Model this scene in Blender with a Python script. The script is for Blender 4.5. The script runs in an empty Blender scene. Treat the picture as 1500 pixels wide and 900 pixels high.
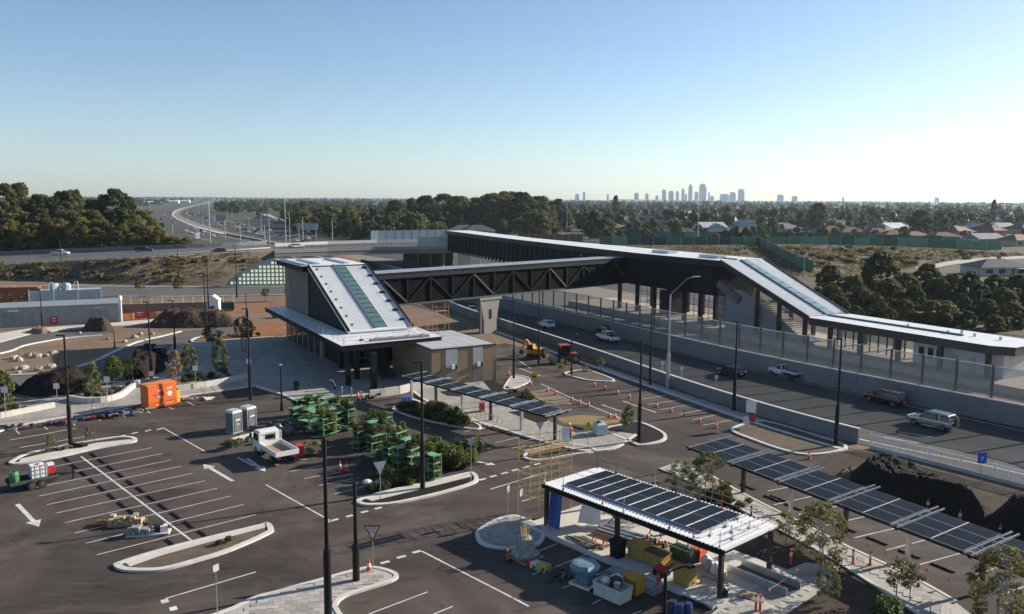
import bpy, math, random
import numpy as np
from mathutils import Vector, Matrix, noise as mnoise
R_ = math.radians
SC = bpy.context.scene
COL = SC.collection
# ------------------------------------------------------------ camera
F_PX, PW, PH, CAM_H = 1240.0, 1500.0, 900.0, 24.0
ROLL, PITCH = R_(0.34), math.atan((450 - 291) / 1240.0)
_f = Vector((0, math.cos(PITCH), -math.sin(PITCH))); _u = Vector((0, math.sin(PITCH), math.cos(PITCH))); _r = Vector((1, 0, 0))
_c, _s = math.cos(ROLL), math.sin(ROLL)
CR, CU = _r * _c + _u * _s, _u * _c - _r * _s
cam = bpy.data.cameras.new('camera'); cam.sensor_width = 36; cam.lens = 36 * F_PX / PW
cam.clip_start = 0.5; cam.clip_end = 60000
camo = bpy.data.objects.new('camera', cam); COL.objects.link(camo)
camo.matrix_world = Matrix(((CR.x, CU.x, -_f.x, 0), (CR.y, CU.y, -_f.y, 0), (CR.z, CU.z, -_f.z, CAM_H), (0, 0, 0, 1)))
SC.camera = camo
# ------------------------------------------------------------ sky, sun, exposure
HAZE = 0.000055
SUN_AZ, SUN_EL = R_(24.8), R_(21.5)        # azimuth counted from +X
W = bpy.data.worlds.new('World'); SC.world = W; W.use_nodes = True
_n = W.node_tree.nodes; _l = W.node_tree.links
sky = _n.new('ShaderNodeTexSky'); sky.sky_type = 'NISHITA'; sky.sun_disc = False
sky.sun_elevation = SUN_EL; sky.sun_rotation = math.pi / 2 - SUN_AZ
sky.air_density = 0.82; sky.dust_density = 0.6; sky.ozone_density = 2.1; sky.altitude = 300
_n['Background'].inputs[1].default_value = 0.069
_l.new(sky.outputs[0], _n['Background'].inputs[0])
sun = bpy.data.lights.new('sun', 'SUN'); sun.energy = 4.2; sun.angle = R_(0.5); sun.color = (1.0, 0.92, 0.80)
suno = bpy.data.objects.new('sun', sun); COL.objects.link(suno)
SUNV = Vector((math.cos(SUN_AZ) * math.cos(SUN_EL), math.sin(SUN_AZ) * math.cos(SUN_EL), math.sin(SUN_EL)))
suno.rotation_euler = SUNV.to_track_quat('Z', 'Y').to_euler(); suno.location = SUNV * 300
SC.view_settings.view_transform = 'Standard'; SC.view_settings.look = 'None'
SC.view_settings.exposure = 1.15; SC.view_settings.gamma = 1.0
SC.cycles.use_denoising = True
SC.cycles.max_bounces = 6; SC.cycles.diffuse_bounces = 3; SC.cycles.glossy_bounces = 3
SC.cycles.transmission_bounces = 4; SC.cycles.transparent_max_bounces = 12; SC.cycles.volume_bounces = 0
# ------------------------------------------------------------ geometry helpers
def G(px, py, z=0.0):
    """the place on the level z that the photograph shows at (px, py)"""
    d = CR * ((px - PW / 2) / F_PX) + CU * ((PH / 2 - py) / F_PX) + _f
    t = (z - CAM_H) / d.z
    return Vector((d.x * t, d.y * t, z))
def PX(x, y, z):
    v = Vector((x, y, z - CAM_H)); a = v.dot(_f)
    return PW / 2 + F_PX * v.dot(CR) / a, PH / 2 - F_PX * v.dot(CU) / a
def tall(base, ty, z0=0.0):
    """height of an upright on base pixel whose top shows at row ty"""
    p = G(base[0], base[1], z0); lo, hi = 0.0, 60.0
    for _ in range(40):
        m = (lo + hi) / 2
        if PX(p.x, p.y, z0 + m)[1] > ty: lo = m
        else: hi = m
    return lo
TH = R_(29.5)                                # station axes: u across the freeway, v along it
UVX, UVY = Vector((math.cos(TH), math.sin(TH), 0)), Vector((-math.sin(TH), math.cos(TH), 0))
def UV(u, v, z=0.0): return UVX * u + UVY * v + Vector((0, 0, z))
def V3(p): return Vector((p[0], p[1], p[2] if len(p) > 2 else 0.0))
def ang(a, b): return math.atan2(b[1] - a[1], b[0] - a[0])
def smooth(poly, n=4, closed=True):
    out = []; k = len(poly); P = [Vector(p) for p in poly]
    rng = range(k) if closed else range(k - 1)
    for i in rng:
        g = (lambda j: P[j % k]) if closed else (lambda j: P[min(max(j, 0), k - 1)])
        p0, p1, p2, p3 = g(i - 1), g(i), g(i + 1), g(i + 2)
        for q in range(n):
            t = q / n
            out.append(0.5 * (2 * p1 + (p2 - p0) * t + (2 * p0 - 5 * p1 + 4 * p2 - p3) * t * t + (3 * p1 - p0 - 3 * p2 + p3) * t ** 3))
    if not closed: out.append(P[-1])
    return out
def area(poly): return 0.5 * sum(poly[i][0] * poly[(i + 1) % len(poly)][1] - poly[(i + 1) % len(poly)][0] * poly[i][1] for i in range(len(poly)))
def ccw(poly): return list(poly) if area(poly) > 0 else list(reversed(list(poly)))
def inset(poly, d):
    poly = ccw(poly); n = len(poly); out = []
    for i in range(n):
        a, b, c = Vector(poly[i - 1][:2]), Vector(poly[i][:2]), Vector(poly[(i + 1) % n][:2])
        e1, e2 = (b - a), (c - b)
        if e1.length < 1e-6 or e2.length < 1e-6: out.append(b.to_3d()); continue
        n1 = Vector((-e1.y, e1.x)).normalized(); n2 = Vector((-e2.y, e2.x)).normalized()
        m = n1 + n2
        m = m / max(m.length_squared, 0.6) * 2 if m.length > .3 else n1
        out.append((b + m * d).to_3d())
    return out
def inpoly(x, y, poly):
    c = False; n = len(poly); j = n - 1
    for i in range(n):
        xi, yi, xj, yj = poly[i][0], poly[i][1], poly[j][0], poly[j][1]
        if (yi > y) != (yj > y) and x < (xj - xi) * (y - yi) / (yj - yi) + xi: c = not c
        j = i
    return c
class MB:
    """collects faces; build() links them as one mesh object"""
    def __init__(s): s.v = []; s.f = []; s.m = []
    def add(s, vs, fs, m=0):
        o = len(s.v); s.v += [tuple(v) for v in vs]
        for f in fs: s.f.append(tuple(i + o for i in f)); s.m.append(m)
        return s
    def bx(s, x0, x1, y0, y1, z0, z1, m=0):
        return s.add([(x0, y0, z0), (x1, y0, z0), (x1, y1, z0), (x0, y1, z0), (x0, y0, z1), (x1, y0, z1), (x1, y1, z1), (x0, y1, z1)],
                     [(3, 2, 1, 0), (4, 5, 6, 7), (0, 1, 5, 4), (1, 2, 6, 5), (2, 3, 7, 6), (3, 0, 4, 7)], m)
    def box(s, c, size, rz=0.0, m=0, ry=0.0, rx=0.0):
        t = MB().bx(-size[0] / 2, size[0] / 2, -size[1] / 2, size[1] / 2, -size[2] / 2, size[2] / 2)
        Q = Matrix.Rotation(rz, 3, 'Z') @ Matrix.Rotation(ry, 3, 'Y') @ Matrix.Rotation(rx, 3, 'X')
        return s.add([Q @ Vector(v) + Vector(c) for v in t.v], t.f, m)
    def beam(s, p, q, w, h, m=0, up=(0, 0, 1)):
        p, q = V3(p), V3(q); d = (q - p)
        if d.length < 1e-6: return s
        d.normalize(); up = Vector(up)
        if abs(d.dot(up)) > .98: up = Vector((1, 0, 0))
        a = d.cross(up).normalized(); b = a.cross(d)
        vs = []
        for e in (p, q):
            for sa, sb in ((-1, -1), (1, -1), (1, 1), (-1, 1)): vs.append(e + a * (sa * w / 2) + b * (sb * h / 2))
        return s.add(vs, [(0, 1, 2, 3), (7, 6, 5, 4), (0, 4, 5, 1), (1, 5, 6, 2), (2, 6, 7, 3), (3, 7, 4, 0)], m)
    def tube(s, p, q, r, r2=None, n=6, m=0, caps=True):
        p, q = V3(p), V3(q); d = q - p
        if d.length < 1e-6: return s
        d.normalize(); a = d.orthogonal().normalized(); b = d.cross(a); r2 = r if r2 is None else r2
        vs = [p + (a * math.cos(t) + b * math.sin(t)) * r for t in [2 * math.pi * i / n for i in range(n)]]
        vs += [q + (a * math.cos(t) + b * math.sin(t)) * r2 for t in [2 * math.pi * i / n for i in range(n)]]
        fs = [(i, (i + 1) % n, n + (i + 1) % n, n + i) for i in range(n)]
        if caps: fs += [tuple(range(n - 1, -1, -1)), tuple(range(n, 2 * n))]
        return s.add(vs, fs, m)
    def path(s, pts, r, n=5, m=0):
        for a, b in zip(pts, pts[1:]): s.tube(a, b, r, n=n, m=m)
        return s
    def prism(s, poly, z0, z1, m=0, ms=None):
        poly = ccw(poly); n = len(poly)
        vs = [(p[0], p[1], z0) for p in poly] + [(p[0], p[1], z1) for p in poly]
        s.add(vs, [tuple(range(n, 2 * n))], m)
        o = len(s.v) - 2 * n
        for i in range(n): s.f.append((o + i, o + (i + 1) % n, o + n + (i + 1) % n, o + n + i)); s.m.append(m if ms is None else ms)
        s.f.append(tuple(o + i for i in range(n - 1, -1, -1))); s.m.append(m if ms is None else ms)
        return s
    def ring(s, outer, inner, z0, z1, m=0):
        n = len(outer)
        vs = [(p[0], p[1], z) for z in (z0, z1) for p in outer] + [(p[0], p[1], z) for z in (z0, z1) for p in inner]
        fs = []
        for i in range(n):
            j = (i + 1) % n
            fs += [(i, j, n + j, n + i), (n + i, n + j, 3 * n + j, 3 * n + i), (3 * n + i, 3 * n + j, 2 * n + j, 2 * n + i)]
        return s.add(vs, fs, m)
    def strip(s, A, B, m=0):
        n = len(A); return s.add(list(A) + list(B), [(i, i + 1, n + i + 1, n + i) for i in range(n - 1)], m)
    def wall(s, pts, t, z0, z1, m=0):
        """upright wall of thickness t along a polyline (z0/z1 added to each point's z)"""
        pts = [V3(p) for p in pts]; n = len(pts); L = []; Rr = []
        for i in range(n):
            d = (pts[min(i + 1, n - 1)] - pts[max(i - 1, 0)]); d.z = 0; d.normalize(); nn = Vector((-d.y, d.x, 0)) * t / 2
            L.append(pts[i] + nn); Rr.append(pts[i] - nn)
        vs = [p + Vector((0, 0, z)) for z in (z0, z1) for p in L] + [p + Vector((0, 0, z)) for z in (z0, z1) for p in Rr]
        fs = []
        for i in range(n - 1):
            fs += [(i + 1, i, n + i, n + i + 1), (n + i + 1, n + i, 3 * n + i, 3 * n + i + 1), (2 * n + i, 2 * n + i + 1, 3 * n + i + 1, 3 * n + i)]
        fs += [(0, 2 * n, 3 * n, n), (3 * n - 1, n - 1, 2 * n - 1, 4 * n - 1)]
        return s.add(vs, fs, m)
    def lathe(s, c, prof, n=8, m=0):
        c = V3(c); k = len(prof); vs = [(c.x + r * math.cos(2 * math.pi * i / n), c.y + r * math.sin(2 * math.pi * i / n), c.z + z) for r, z in prof for i in range(n)]
        fs = [(a * n + i, a * n + (i + 1) % n, (a + 1) * n + (i + 1) % n, (a + 1) * n + i) for a in range(k - 1) for i in range(n)]
        fs += [tuple(range(n - 1, -1, -1)), tuple((k - 1) * n + i for i in range(n))]
        return s.add(vs, fs, m)
    def ball(s, c, r, n=8, k=5, m=0, jit=0.0, rng=None):
        c = V3(c); r = (r, r, r) if not hasattr(r, '__len__') else r
        vs = []; fs = []
        for a in range(k + 1):
            ph = math.pi * a / k - math.pi / 2
            for i in range(n):
                t = 2 * math.pi * i / n; w = 1 + (rng.uniform(-jit, jit) if rng else 0)
                vs.append((c.x + r[0] * math.cos(ph) * math.cos(t) * w, c.y + r[1] * math.cos(ph) * math.sin(t) * w, c.z + r[2] * math.sin(ph) * w))
        fs = [(a * n + i, a * n + (i + 1) % n, (a + 1) * n + (i + 1) % n, (a + 1) * n + i) for a in range(k) for i in range(n)]
        return s.add(vs, fs, m)
    def loft(s, secs, m=0, caps=True):
        n = len(secs[0]); o = []
        for c in secs: o += list(c)
        fs = [(a * n + i, a * n + (i + 1) % n, (a + 1) * n + (i + 1) % n, (a + 1) * n + i) for a in range(len(secs) - 1) for i in range(n)]
        if caps: fs += [tuple(range(n - 1, -1, -1)), tuple((len(secs) - 1) * n + i for i in range(n))]
        return s.add(o, fs, m)
    def build(s, name, mats, parent=None, world=False, smooth=False, kind=None, label=None):
        vs = s.v
        if world and parent is not None:
            I = Matrix.Translation(parent.location) @ Matrix.Rotation(parent.rotation_euler.z, 4, 'Z'); I.invert()
            vs = [tuple(I @ Vector(v)) for v in vs]
        me = bpy.data.meshes.new(name); me.from_pydata(vs, [], s.f)
        mats = mats if isinstance(mats, (list, tuple)) else [mats]
        for m in mats: me.materials.append(m)
        if len(mats) > 1: me.polygons.foreach_set('material_index', s.m)
        if smooth: me.polygons.foreach_set('use_smooth', [True] * len(me.polygons))
        me.update()
        o = bpy.data.objects.new(name, me); COL.objects.link(o)
        if parent is not None: o.parent = parent
        if kind: o['kind'] = kind
        if label: o['label'] = label
        return o
def npmesh(name, verts, faces_n, mats, parent=None, kind=None, midx=None):
    """fast mesh of quads/tris from a flat (n, k, 3) array of faces"""
    n, k, _ = verts.shape
    me = bpy.data.meshes.new(name); me.vertices.add(n * k); me.vertices.foreach_set('co', verts.reshape(-1).astype(np.float32))
    me.loops.add(n * k); me.loops.foreach_set('vertex_index', np.arange(n * k, dtype=np.int32))
    me.polygons.add(n); me.polygons.foreach_set('loop_start', (np.arange(n) * k).astype(np.int32))
    for m in (mats if isinstance(mats, (list, tuple)) else [mats]): me.materials.append(m)
    if midx is not None: me.polygons.foreach_set('material_index', midx.astype(np.int32))
    me.update(calc_edges=True); me.validate()
    o = bpy.data.objects.new(name, me); COL.objects.link(o)
    if parent is not None: o.parent = parent
    if kind: o['kind'] = kind
    return o
USED = set()
ORD = 'second third fourth fifth sixth seventh eighth ninth tenth eleventh twelfth thirteenth fourteenth fifteenth sixteenth seventeenth eighteenth'.split()
def tag(o, label=None, cat=None, group=None):
    if label:
        if label in USED: print('DUP LABEL', label)
        USED.add(label); o['label'] = label
    if cat: o['category'] = cat
    if group: o['group'] = group
    return o
def thing(name, label, cat, loc, rz=0.0, group=None):
    o = bpy.data.objects.new(name, None); COL.objects.link(o); o.empty_display_size = .3
    o.location = V3(loc); o.rotation_euler = (0, 0, rz)
    return tag(o, label, cat, group)
def dup(root, loc, rz=None, label=None, group=None, scale=None):
    r = root.copy(); COL.objects.link(r); r.location = V3(loc)
    if rz is not None: r.rotation_euler = (root.rotation_euler.x, root.rotation_euler.y, rz)
    if scale is not None: r.scale = scale if hasattr(scale, '__len__') else (scale,) * 3
    if label: tag(r, label)
    if group: r['group'] = group
    for ch in root.children:
        c = ch.copy(); COL.objects.link(c); c.parent = r
        for g in ch.children:
            d = g.copy(); COL.objects.link(d); d.parent = c
    return r
def struct(name, mb, mats, smooth=False, parent=None):
    o = mb.build(name, mats, parent, smooth=smooth)
    o['kind'] = 'structure'; return o
# landmarks of the photograph, used only to word the labels of far repeats
LM = [('the tallest city tower', 1025, 282), ('the pointed city tower', 1007, 280), ('the lone tower pair near the city', 852, 286), ('the broad tower at the skyline end', 1082, 284),
      ('the wide brown gum by the tracks', 785, 315), ('the dark cypress spire', 604, 303), ('the grey roof with solar panels', 913, 335), ('the white flat shelter roof', 855, 334),
      ('the rusty fence run', 800, 345), ('the staggered green wall start', 880, 342), ('the light green wall panel', 970, 352), ('the green wall end', 1470, 362), ('the white gabled house', 1050, 328),
      ('the long brown motel roof', 1240, 336), ('the red roofed houses', 1310, 343), ('the green stepped wall', 1150, 365), ('the billboard frame', 450, 331), ('the freeway bend', 240, 315), ('the grey sign gantry', 325, 320),
      ('the tall lamp mast by the bridge', 420, 330), ('the far black footbridge end', 655, 335), ('the orange red shrub row', 640, 325), ('the scrub field corner', 1400, 375), ('the pale house by the field', 1440, 352),
      ('the rounded bush below the field', 1380, 450), ('the tall tree above the field', 1290, 385), ('the silver lamp by the gums', 1436, 440), ('the blank horizon right of the city', 1200, 300),
      ('the hazy woods at the frame edge', 1490, 310), ('the palm pair', 1120, 322), ('the far white buildings', 340, 295), ('the freeway vanishing point', 310, 300), ('the glass bridge screen', 600, 345), ('the stair roof top', 1090, 350), ('the street of grey roofs', 1420, 320), ('the big conifer', 1450, 298), ('the treetops over the station', 720, 292), ('the hedge of cypresses', 950, 300), ('the dome crowned tree', 900, 292)]
def where(desc, x, y, z=0):
    """a label that singles one far repeat out by the landmarks it stands by"""
    px, py = PX(x, y, z)
    c = sorted(LM, key=lambda l: math.hypot(l[1] - px, 3 * (l[2] - py)))[:9]
    opts = []
    for n, lx, ly in c:
        dx, dy = px - lx, py - ly
        rel = ('just ' if math.hypot(dx, 2 * dy) < 28 else 'well ' if math.hypot(dx, 2 * dy) > 75 else '') + (('left of' if dx < 0 else 'right of') if abs(dx) > 2 * abs(dy) else ('above' if dy < 0 else 'below'))
        opts.append(f'{desc} {rel} {n}')
    opts = [o for o in opts if len(o.split()) <= 16] or opts
    for o in opts[:4]:
        if o not in USED: return o
    for k in ORD:
        for o in opts[:6]:
            t = f'{k} {o}'
            if t not in USED and len(t.split()) <= 16: return t
    return opts[-1]
# ------------------------------------------------------------ materials
MATS = {}
def nt(name):
    m = bpy.data.materials.new(name); m.use_nodes = True; N = m.node_tree.nodes; L = m.node_tree.links
    return m, N, L, N['Principled BSDF']
def noisef(N, L, vec, scale, detail=4, rough=.6, dist=0):
    n = N.new('ShaderNodeTexNoise'); n.inputs['Scale'].default_value = scale; n.inputs['Detail'].default_value = detail
    n.inputs['Roughness'].default_value = rough; n.inputs['Distortion'].default_value = dist
    L.new(vec, n.inputs['Vector']); return n.outputs['Fac']
def ramp(N, L, fac, stops):
    r = N.new('ShaderNodeValToRGB'); e = r.color_ramp.elements
    while len(e) < len(stops): e.new(.5)
    for i, (p, c) in enumerate(stops): e[i].position = p; e[i].color = (*c, 1) if len(c) == 3 else c
    L.new(fac, r.inputs[0]); return r.outputs[0]
def mixc(N, L, a, b, fac, mode='MIX'):
    x = N.new('ShaderNodeMix'); x.data_type = 'RGBA'; x.blend_type = mode
    for s, v in ((x.inputs['A'], a), (x.inputs['B'], b), (x.inputs['Factor'], fac)):
        if hasattr(v, 'links') or hasattr(v, 'is_linked'): L.new(v, s)
        elif hasattr(v, '__len__'): s.default_value = (*v, 1)
        else: s.default_value = v
    return x.outputs['Result']
def M(name, c, rough=.6, metal=0.0, var=.12, scale=3.0, bump=0.0, spec=.5, vary_obj=0.0, coat=0):
    if name in MATS: return MATS[name]
    m, N, L, B = nt(name)
    tc = N.new('ShaderNodeTexCoord').outputs['Object']
    f = noisef(N, L, tc, scale, 5)
    lo = tuple(max(0, x * (1 - var * 1.6)) for x in c); hi = tuple(min(1, x * (1 + var)) for x in c)
    col = ramp(N, L, f, [(.3, lo), (.7, hi)])
    if vary_obj:
        oi = N.new('ShaderNodeObjectInfo').outputs['Random']
        r2 = ramp(N, L, oi, [(0, (1 - vary_obj,) * 3), (1, (1 + vary_obj * .6,) * 3)])
        col = mixc(N, L, col, r2, 1.0, 'MULTIPLY')
    L.new(col, B.inputs['Base Color'])
    B.inputs['Roughness'].default_value = rough; B.inputs['Metallic'].default_value = metal
    B.inputs['Specular IOR Level'].default_value = spec
    if coat: B.inputs['Coat Weight'].default_value = coat
    if bump:
        b = N.new('ShaderNodeBump'); b.inputs['Strength'].default_value = bump; b.inputs['Distance'].default_value = .05
        L.new(noisef(N, L, tc, scale * 6, 4), b.inputs['Height']); L.new(b.outputs[0], B.inputs['Normal'])
    MATS[name] = m; return m
def ground_mat(name, stops, s1, s2, bump=.3, rough=.95, extra=None, spec=.2):
    m, N, L, B = nt(name); g = N.new('ShaderNodeNewGeometry').outputs['Position']
    a = noisef(N, L, g, s1, 6, .65, .4); b = noisef(N, L, g, s2, 5, .7)
    f = N.new('ShaderNodeMath'); f.operation = 'MULTIPLY_ADD'; f.inputs[1].default_value = .45; L.new(b, f.inputs[0])
    f2 = N.new('ShaderNodeMath'); f2.operation = 'MULTIPLY'; f2.inputs[1].default_value = .55; L.new(a, f2.inputs[0]); L.new(f2.outputs[0], f.inputs[2])
    col = ramp(N, L, f.outputs[0], stops)
    if extra: col = extra(N, L, g, col)
    L.new(col, B.inputs['Base Color']); B.inputs['Roughness'].default_value = rough; B.inputs['Specular IOR Level'].default_value = spec
    if bump:
        bb = N.new('ShaderNodeBump'); bb.inputs['Strength'].default_value = bump; bb.inputs['Distance'].default_value = .08
        L.new(b, bb.inputs['Height']); L.new(bb.outputs[0], B.inputs['Normal'])
    MATS[name] = m; return m
def dusty(N, L, g, col):
    # sandy dust, tyre scuffs and wet-dark patches that lie on the asphalt
    a = noisef(N, L, g, .09, 7, .62, 1.2); col = mixc(N, L, col, (.165, .133, .108), ramp(N, L, a, [(.46, (0, 0, 0)), (.74, (.8, .8, .8))]))
    w = noisef(N, L, g, .035, 5, .55, 2.5); col = mixc(N, L, col, (.10, .080, .068), ramp(N, L, w, [(.47, (0, 0, 0)), (.62, (.55, .55, .55))]))
    o = noisef(N, L, g, .55, 3, .5, .6); col = mixc(N, L, col, (.019, .017, .016), ramp(N, L, o, [(.64, (0, 0, 0)), (.72, (.5, .5, .5))]))
    mp = N.new('ShaderNodeMapping'); mp.inputs['Rotation'].default_value = (0, 0, R_(48)); mp.inputs['Scale'].default_value = (.12, 1.4, 1); L.new(g, mp.inputs[0])
    t = noisef(N, L, mp.outputs[0], .9, 5, .6, 1.5); col = mixc(N, L, col, (.026, .022, .02), ramp(N, L, t, [(.52, (0, 0, 0)), (.74, (.42, .42, .42))]))
    mp = N.new('ShaderNodeMapping'); mp.inputs['Rotation'].default_value = (0, 0, R_(-40)); mp.inputs['Scale'].default_value = (.1, 1.1, 1); L.new(g, mp.inputs[0])
    t = noisef(N, L, mp.outputs[0], 1.1, 5, .6, 2); col = mixc(N, L, col, (.115, .098, .086), ramp(N, L, t, [(.52, (0, 0, 0)), (.76, (.42, .42, .42))]))
    k = noisef(N, L, g, 1.9, 3, .5); return mixc(N, L, col, (.26, .24, .21), ramp(N, L, k, [(.735, (0, 0, 0)), (.77, (.3, .3, .3))]))
asphalt = ground_mat('asphalt', [(.3, (.034, .0265, .023)), (.52, (.052, .041, .035)), (.72, (.079, .064, .055))], .16, 9, .12, .86, dusty)
road_asph = ground_mat('road_asphalt', [(.3, (.085, .079, .073)), (.7, (.135, .126, .117))], .1, 7, .1, .88)
def lanes(N, L, g, col):
    mp = N.new('ShaderNodeMapping'); mp.inputs['Rotation'].default_value = (0, 0, R_(-119)); mp.inputs['Scale'].default_value = (.02, .8, 1); L.new(g, mp.inputs[0])
    t = noisef(N, L, mp.outputs[0], .9, 4, .6, .4); col = mixc(N, L, col, (.05, .046, .043), ramp(N, L, t, [(.45, (0, 0, 0)), (.68, (.75, .75, .75))]))
    k = noisef(N, L, g, .06, 4, .5); return mixc(N, L, col, (.19, .178, .165), ramp(N, L, k, [(.55, (0, 0, 0)), (.75, (.5, .5, .5))]))
fway_asph = ground_mat('freeway_asphalt', [(.3, (.062, .055, .05)), (.7, (.096, .087, .079))], .12, 6, .1, .85, lanes)
shoulder = ground_mat('shoulder_seal', [(.3, (.07, .058, .05)), (.7, (.11, .092, .08))], .3, 8, .1)
dirt = ground_mat('sandy_dirt', [(.25, (.11, .073, .045)), (.5, (.185, .13, .085)), (.75, (.27, .205, .145))], .09, 2.2, .5)
red_dirt = ground_mat('red_dirt', [(.25, (.13, .06, .032)), (.5, (.24, .11, .055)), (.75, (.36, .19, .10))], .25, 3, .6)
mulch = ground_mat('dark_mulch', [(.3, (.009, .007, .0055)), (.55, (.021, .015, .012)), (.8, (.045, .033, .026))], 1.4, 14, 1.0)
soil = ground_mat('garden_soil', [(.3, (.03, .022, .016)), (.6, (.075, .055, .04)), (.8, (.13, .10, .075))], .7, 9, .9)
straw = ground_mat('straw_mulch', [(.3, (.075, .055, .038)), (.6, (.15, .115, .08)), (.8, (.22, .175, .125))], 1.1, 10, .9)
scrub = ground_mat('scrub_ground', [(.3, (.045, .04, .022)), (.46, (.08, .063, .037)), (.58, (.13, .098, .06)), (.78, (.20, .155, .10))], .075, .5, .8)
bank = ground_mat('bank_soil', [(.28, (.06, .047, .032)), (.46, (.12, .09, .064)), (.58, (.185, .14, .10)), (.74, (.27, .215, .16))], .14, 1.1, .9)
suburb = ground_mat('suburb_ground', [(.3, (.035, .042, .02)), (.5, (.07, .07, .04)), (.72, (.16, .14, .10))], .012, .11, .2)
concrete = ground_mat('concrete', [(.3, (.33, .305, .27)), (.55, (.42, .393, .352)), (.8, (.50, .473, .43))], .35, 5, .1, .85)
pale_slab = ground_mat('pale_slab', [(.3, (.44, .405, .35)), (.55, (.54, .505, .45)), (.8, (.62, .585, .53))], .3, 4, .1, .85)
wallc = ground_mat('wall_concrete', [(.3, (.145, .145, .147)), (.55, (.195, .195, .197)), (.8, (.24, .24, .24))], .25, 3, .1, .85)
line_w = ground_mat('line_paint', [(.34, (.2, .18, .16)), (.44, (.5, .475, .44)), (.58, (.66, .635, .595)), (.8, (.74, .715, .67))], .9, 12, .05, .7)
line_y = ground_mat('yellow_paint', [(.3, (.45, .30, .08)), (.7, (.62, .43, .12))], .8, 9, .05, .7)
def paver_mat():
    m, N, L, B = nt('paver_field'); g = N.new('ShaderNodeNewGeometry').outputs['Position']
    mp = N.new('ShaderNodeMapping'); mp.inputs['Rotation'].default_value = (0, 0, R_(-42)); L.new(g, mp.inputs[0])
    b = N.new('ShaderNodeTexBrick'); b.inputs['Scale'].default_value = 1.6; b.inputs['Mortar Size'].default_value = .012
    b.inputs['Color1'].default_value = (.19, .177, .16, 1); b.inputs['Color2'].default_value = (.37, .348, .315, 1); b.inputs['Mortar'].default_value = (.15, .14, .128, 1); b.inputs['Bias'].default_value = .35
    L.new(mp.outputs[0], b.inputs['Vector'])
    n = noisef(N, L, g, .35, 5); col = mixc(N, L, b.outputs['Color'], ramp(N, L, n, [(.3, (.75, .74, .72)), (.7, (1.12, 1.1, 1.06))]), 1.0, 'MULTIPLY')
    L.new(col, B.inputs['Base Color']); B.inputs['Roughness'].default_value = .85
    bp = N.new('ShaderNodeBump'); bp.inputs['Strength'].default_value = .25; L.new(b.outputs['Fac'], bp.inputs['Height']); bp.invert = True; L.new(bp.outputs[0], B.inputs['Normal'])
    return m
pavers = paver_mat()
paver1 = M('paver_stone', (.38, .352, .312), .85, var=.12, scale=4, vary_obj=.3)
kerbm = M('kerb_concrete', (.56, .53, .48), .8, var=.1, scale=1.2)
black = M('black_steel', (.011, .011, .012), .5, 0, .2, spec=.25)
dark = M('dark_cladding', (.013, .014, .016), .6, 0, .2, 2, spec=.12)
darkp = M('dark_panel', (.026, .026, .028), .6, 0, .15, .8, spec=.25)
brownsteel = M('brown_steel', (.035, .028, .025), .5, 0, .15, spec=.3)
galv = M('galvanised_steel', (.48, .49, .5), .38, .75, .1, 2)
paintgrey = M('grey_paint', (.36, .365, .37), .6, 0, .08)
white = M('white_paint', (.74, .73, .71), .5, 0, .05, 2)
offwhite = M('off_white', (.62, .6, .56), .6, 0, .08)
roofw = M('roof_steel', (.70, .70, .69), .45, 0, .06, .6)
roofb = M('bridge_roof_steel', (.25, .28, .31), .5, 0, .05, .5)
tan = M('tan_wall', (.255, .175, .108), .8, 0, .06, .7)
taupe = M('taupe_cladding', (.155, .135, .118), .7, 0, .08, .6)
greyc = M('grey_cladding', (.36, .37, .37), .6, 0, .06, .6)
rendered = M('station_render', (.44, .44, .44), .75, 0, .06, .5)
subst = M('substation_grey', (.27, .28, .285), .7, 0, .05, .3)
substdoor = M('substation_door', (.20, .235, .27), .6, 0, .06, .5)
red = M('red_paint', (.42, .02, .025), .5, 0, .1)
orange = M('orange_paint', (.66, .13, .012), .5, 0, .1, 1.5)
yellow = M('yellow_paint_steel', (.62, .36, .025), .5, 0, .1, 1.5)
yelply = M('yellow_crate', (.40, .25, .055), .7, 0, .15, 2)
ply = M('plywood', (.33, .215, .11), .8, 0, .18, 3)
timber = M('timber', (.36, .235, .12), .8, 0, .2, 4)
blue = M('blue_sheet', (.022, .075, .3), .5, 0, .12, 1)
signblue = M('sign_blue', (.02, .12, .45), .5, 0, .03)
rubber = M('rubber', (.014, .0135, .013), .8, 0, .2)
hi_or = M('cone_orange', (.62, .075, .025), .5, 0, .08)
fluo = M('fluoro_sign', (.55, .62, .03), .5, 0, .03)
signback = M('sign_back', (.5, .51, .52), .5, .4, .05)
rackg = M('rack_green', (.15, .34, .15), .5, 0, .15)
shelfg = M('shelf_green', (.17, .36, .20), .6, 0, .25, 3)
terrac = M('terracotta_pot', (.08, .07, .06), .8)
skygl = M('skylight_glass', (.125, .22, .20), .12, .2, .12, .3)
pv = M('pv_cell', (.012, .0135, .019), .4, 0, .12, .8, spec=.1, vary_obj=.25)
pvf = M('pv_frame', (.5, .5, .5), .5, 0, .05)
glassd = M('car_glass', (.012, .014, .016), .06, 0, .1)
chrome = M('chrome', (.6, .6, .6), .2, 1)
lampred = M('tail_lamp', (.35, .01, .01), .25)
lampw = M('head_lamp', (.7, .7, .7), .15)
rocks_m = M('rock', (.36, .31, .245), .9, 0, .2, 2, .5)
wrapb = M('blue_wrap', (.15, .235, .31), .35, 0, .3, 4, .6)
fabric = M('bulk_bag_fabric', (.62, .62, .62), .85, 0, .1, 3)
brick_w = M('limestone_rubble', (.42, .21, .09), .9, 0, .3, 1.2, .5, vary_obj=.3)
skin = M('skin', (.45, .27, .19), .6)
navy = M('navy_cloth', (.02, .022, .03), .85)
hivis = M('hi_vis_orange', (.85, .16, .03), .7)
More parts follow.
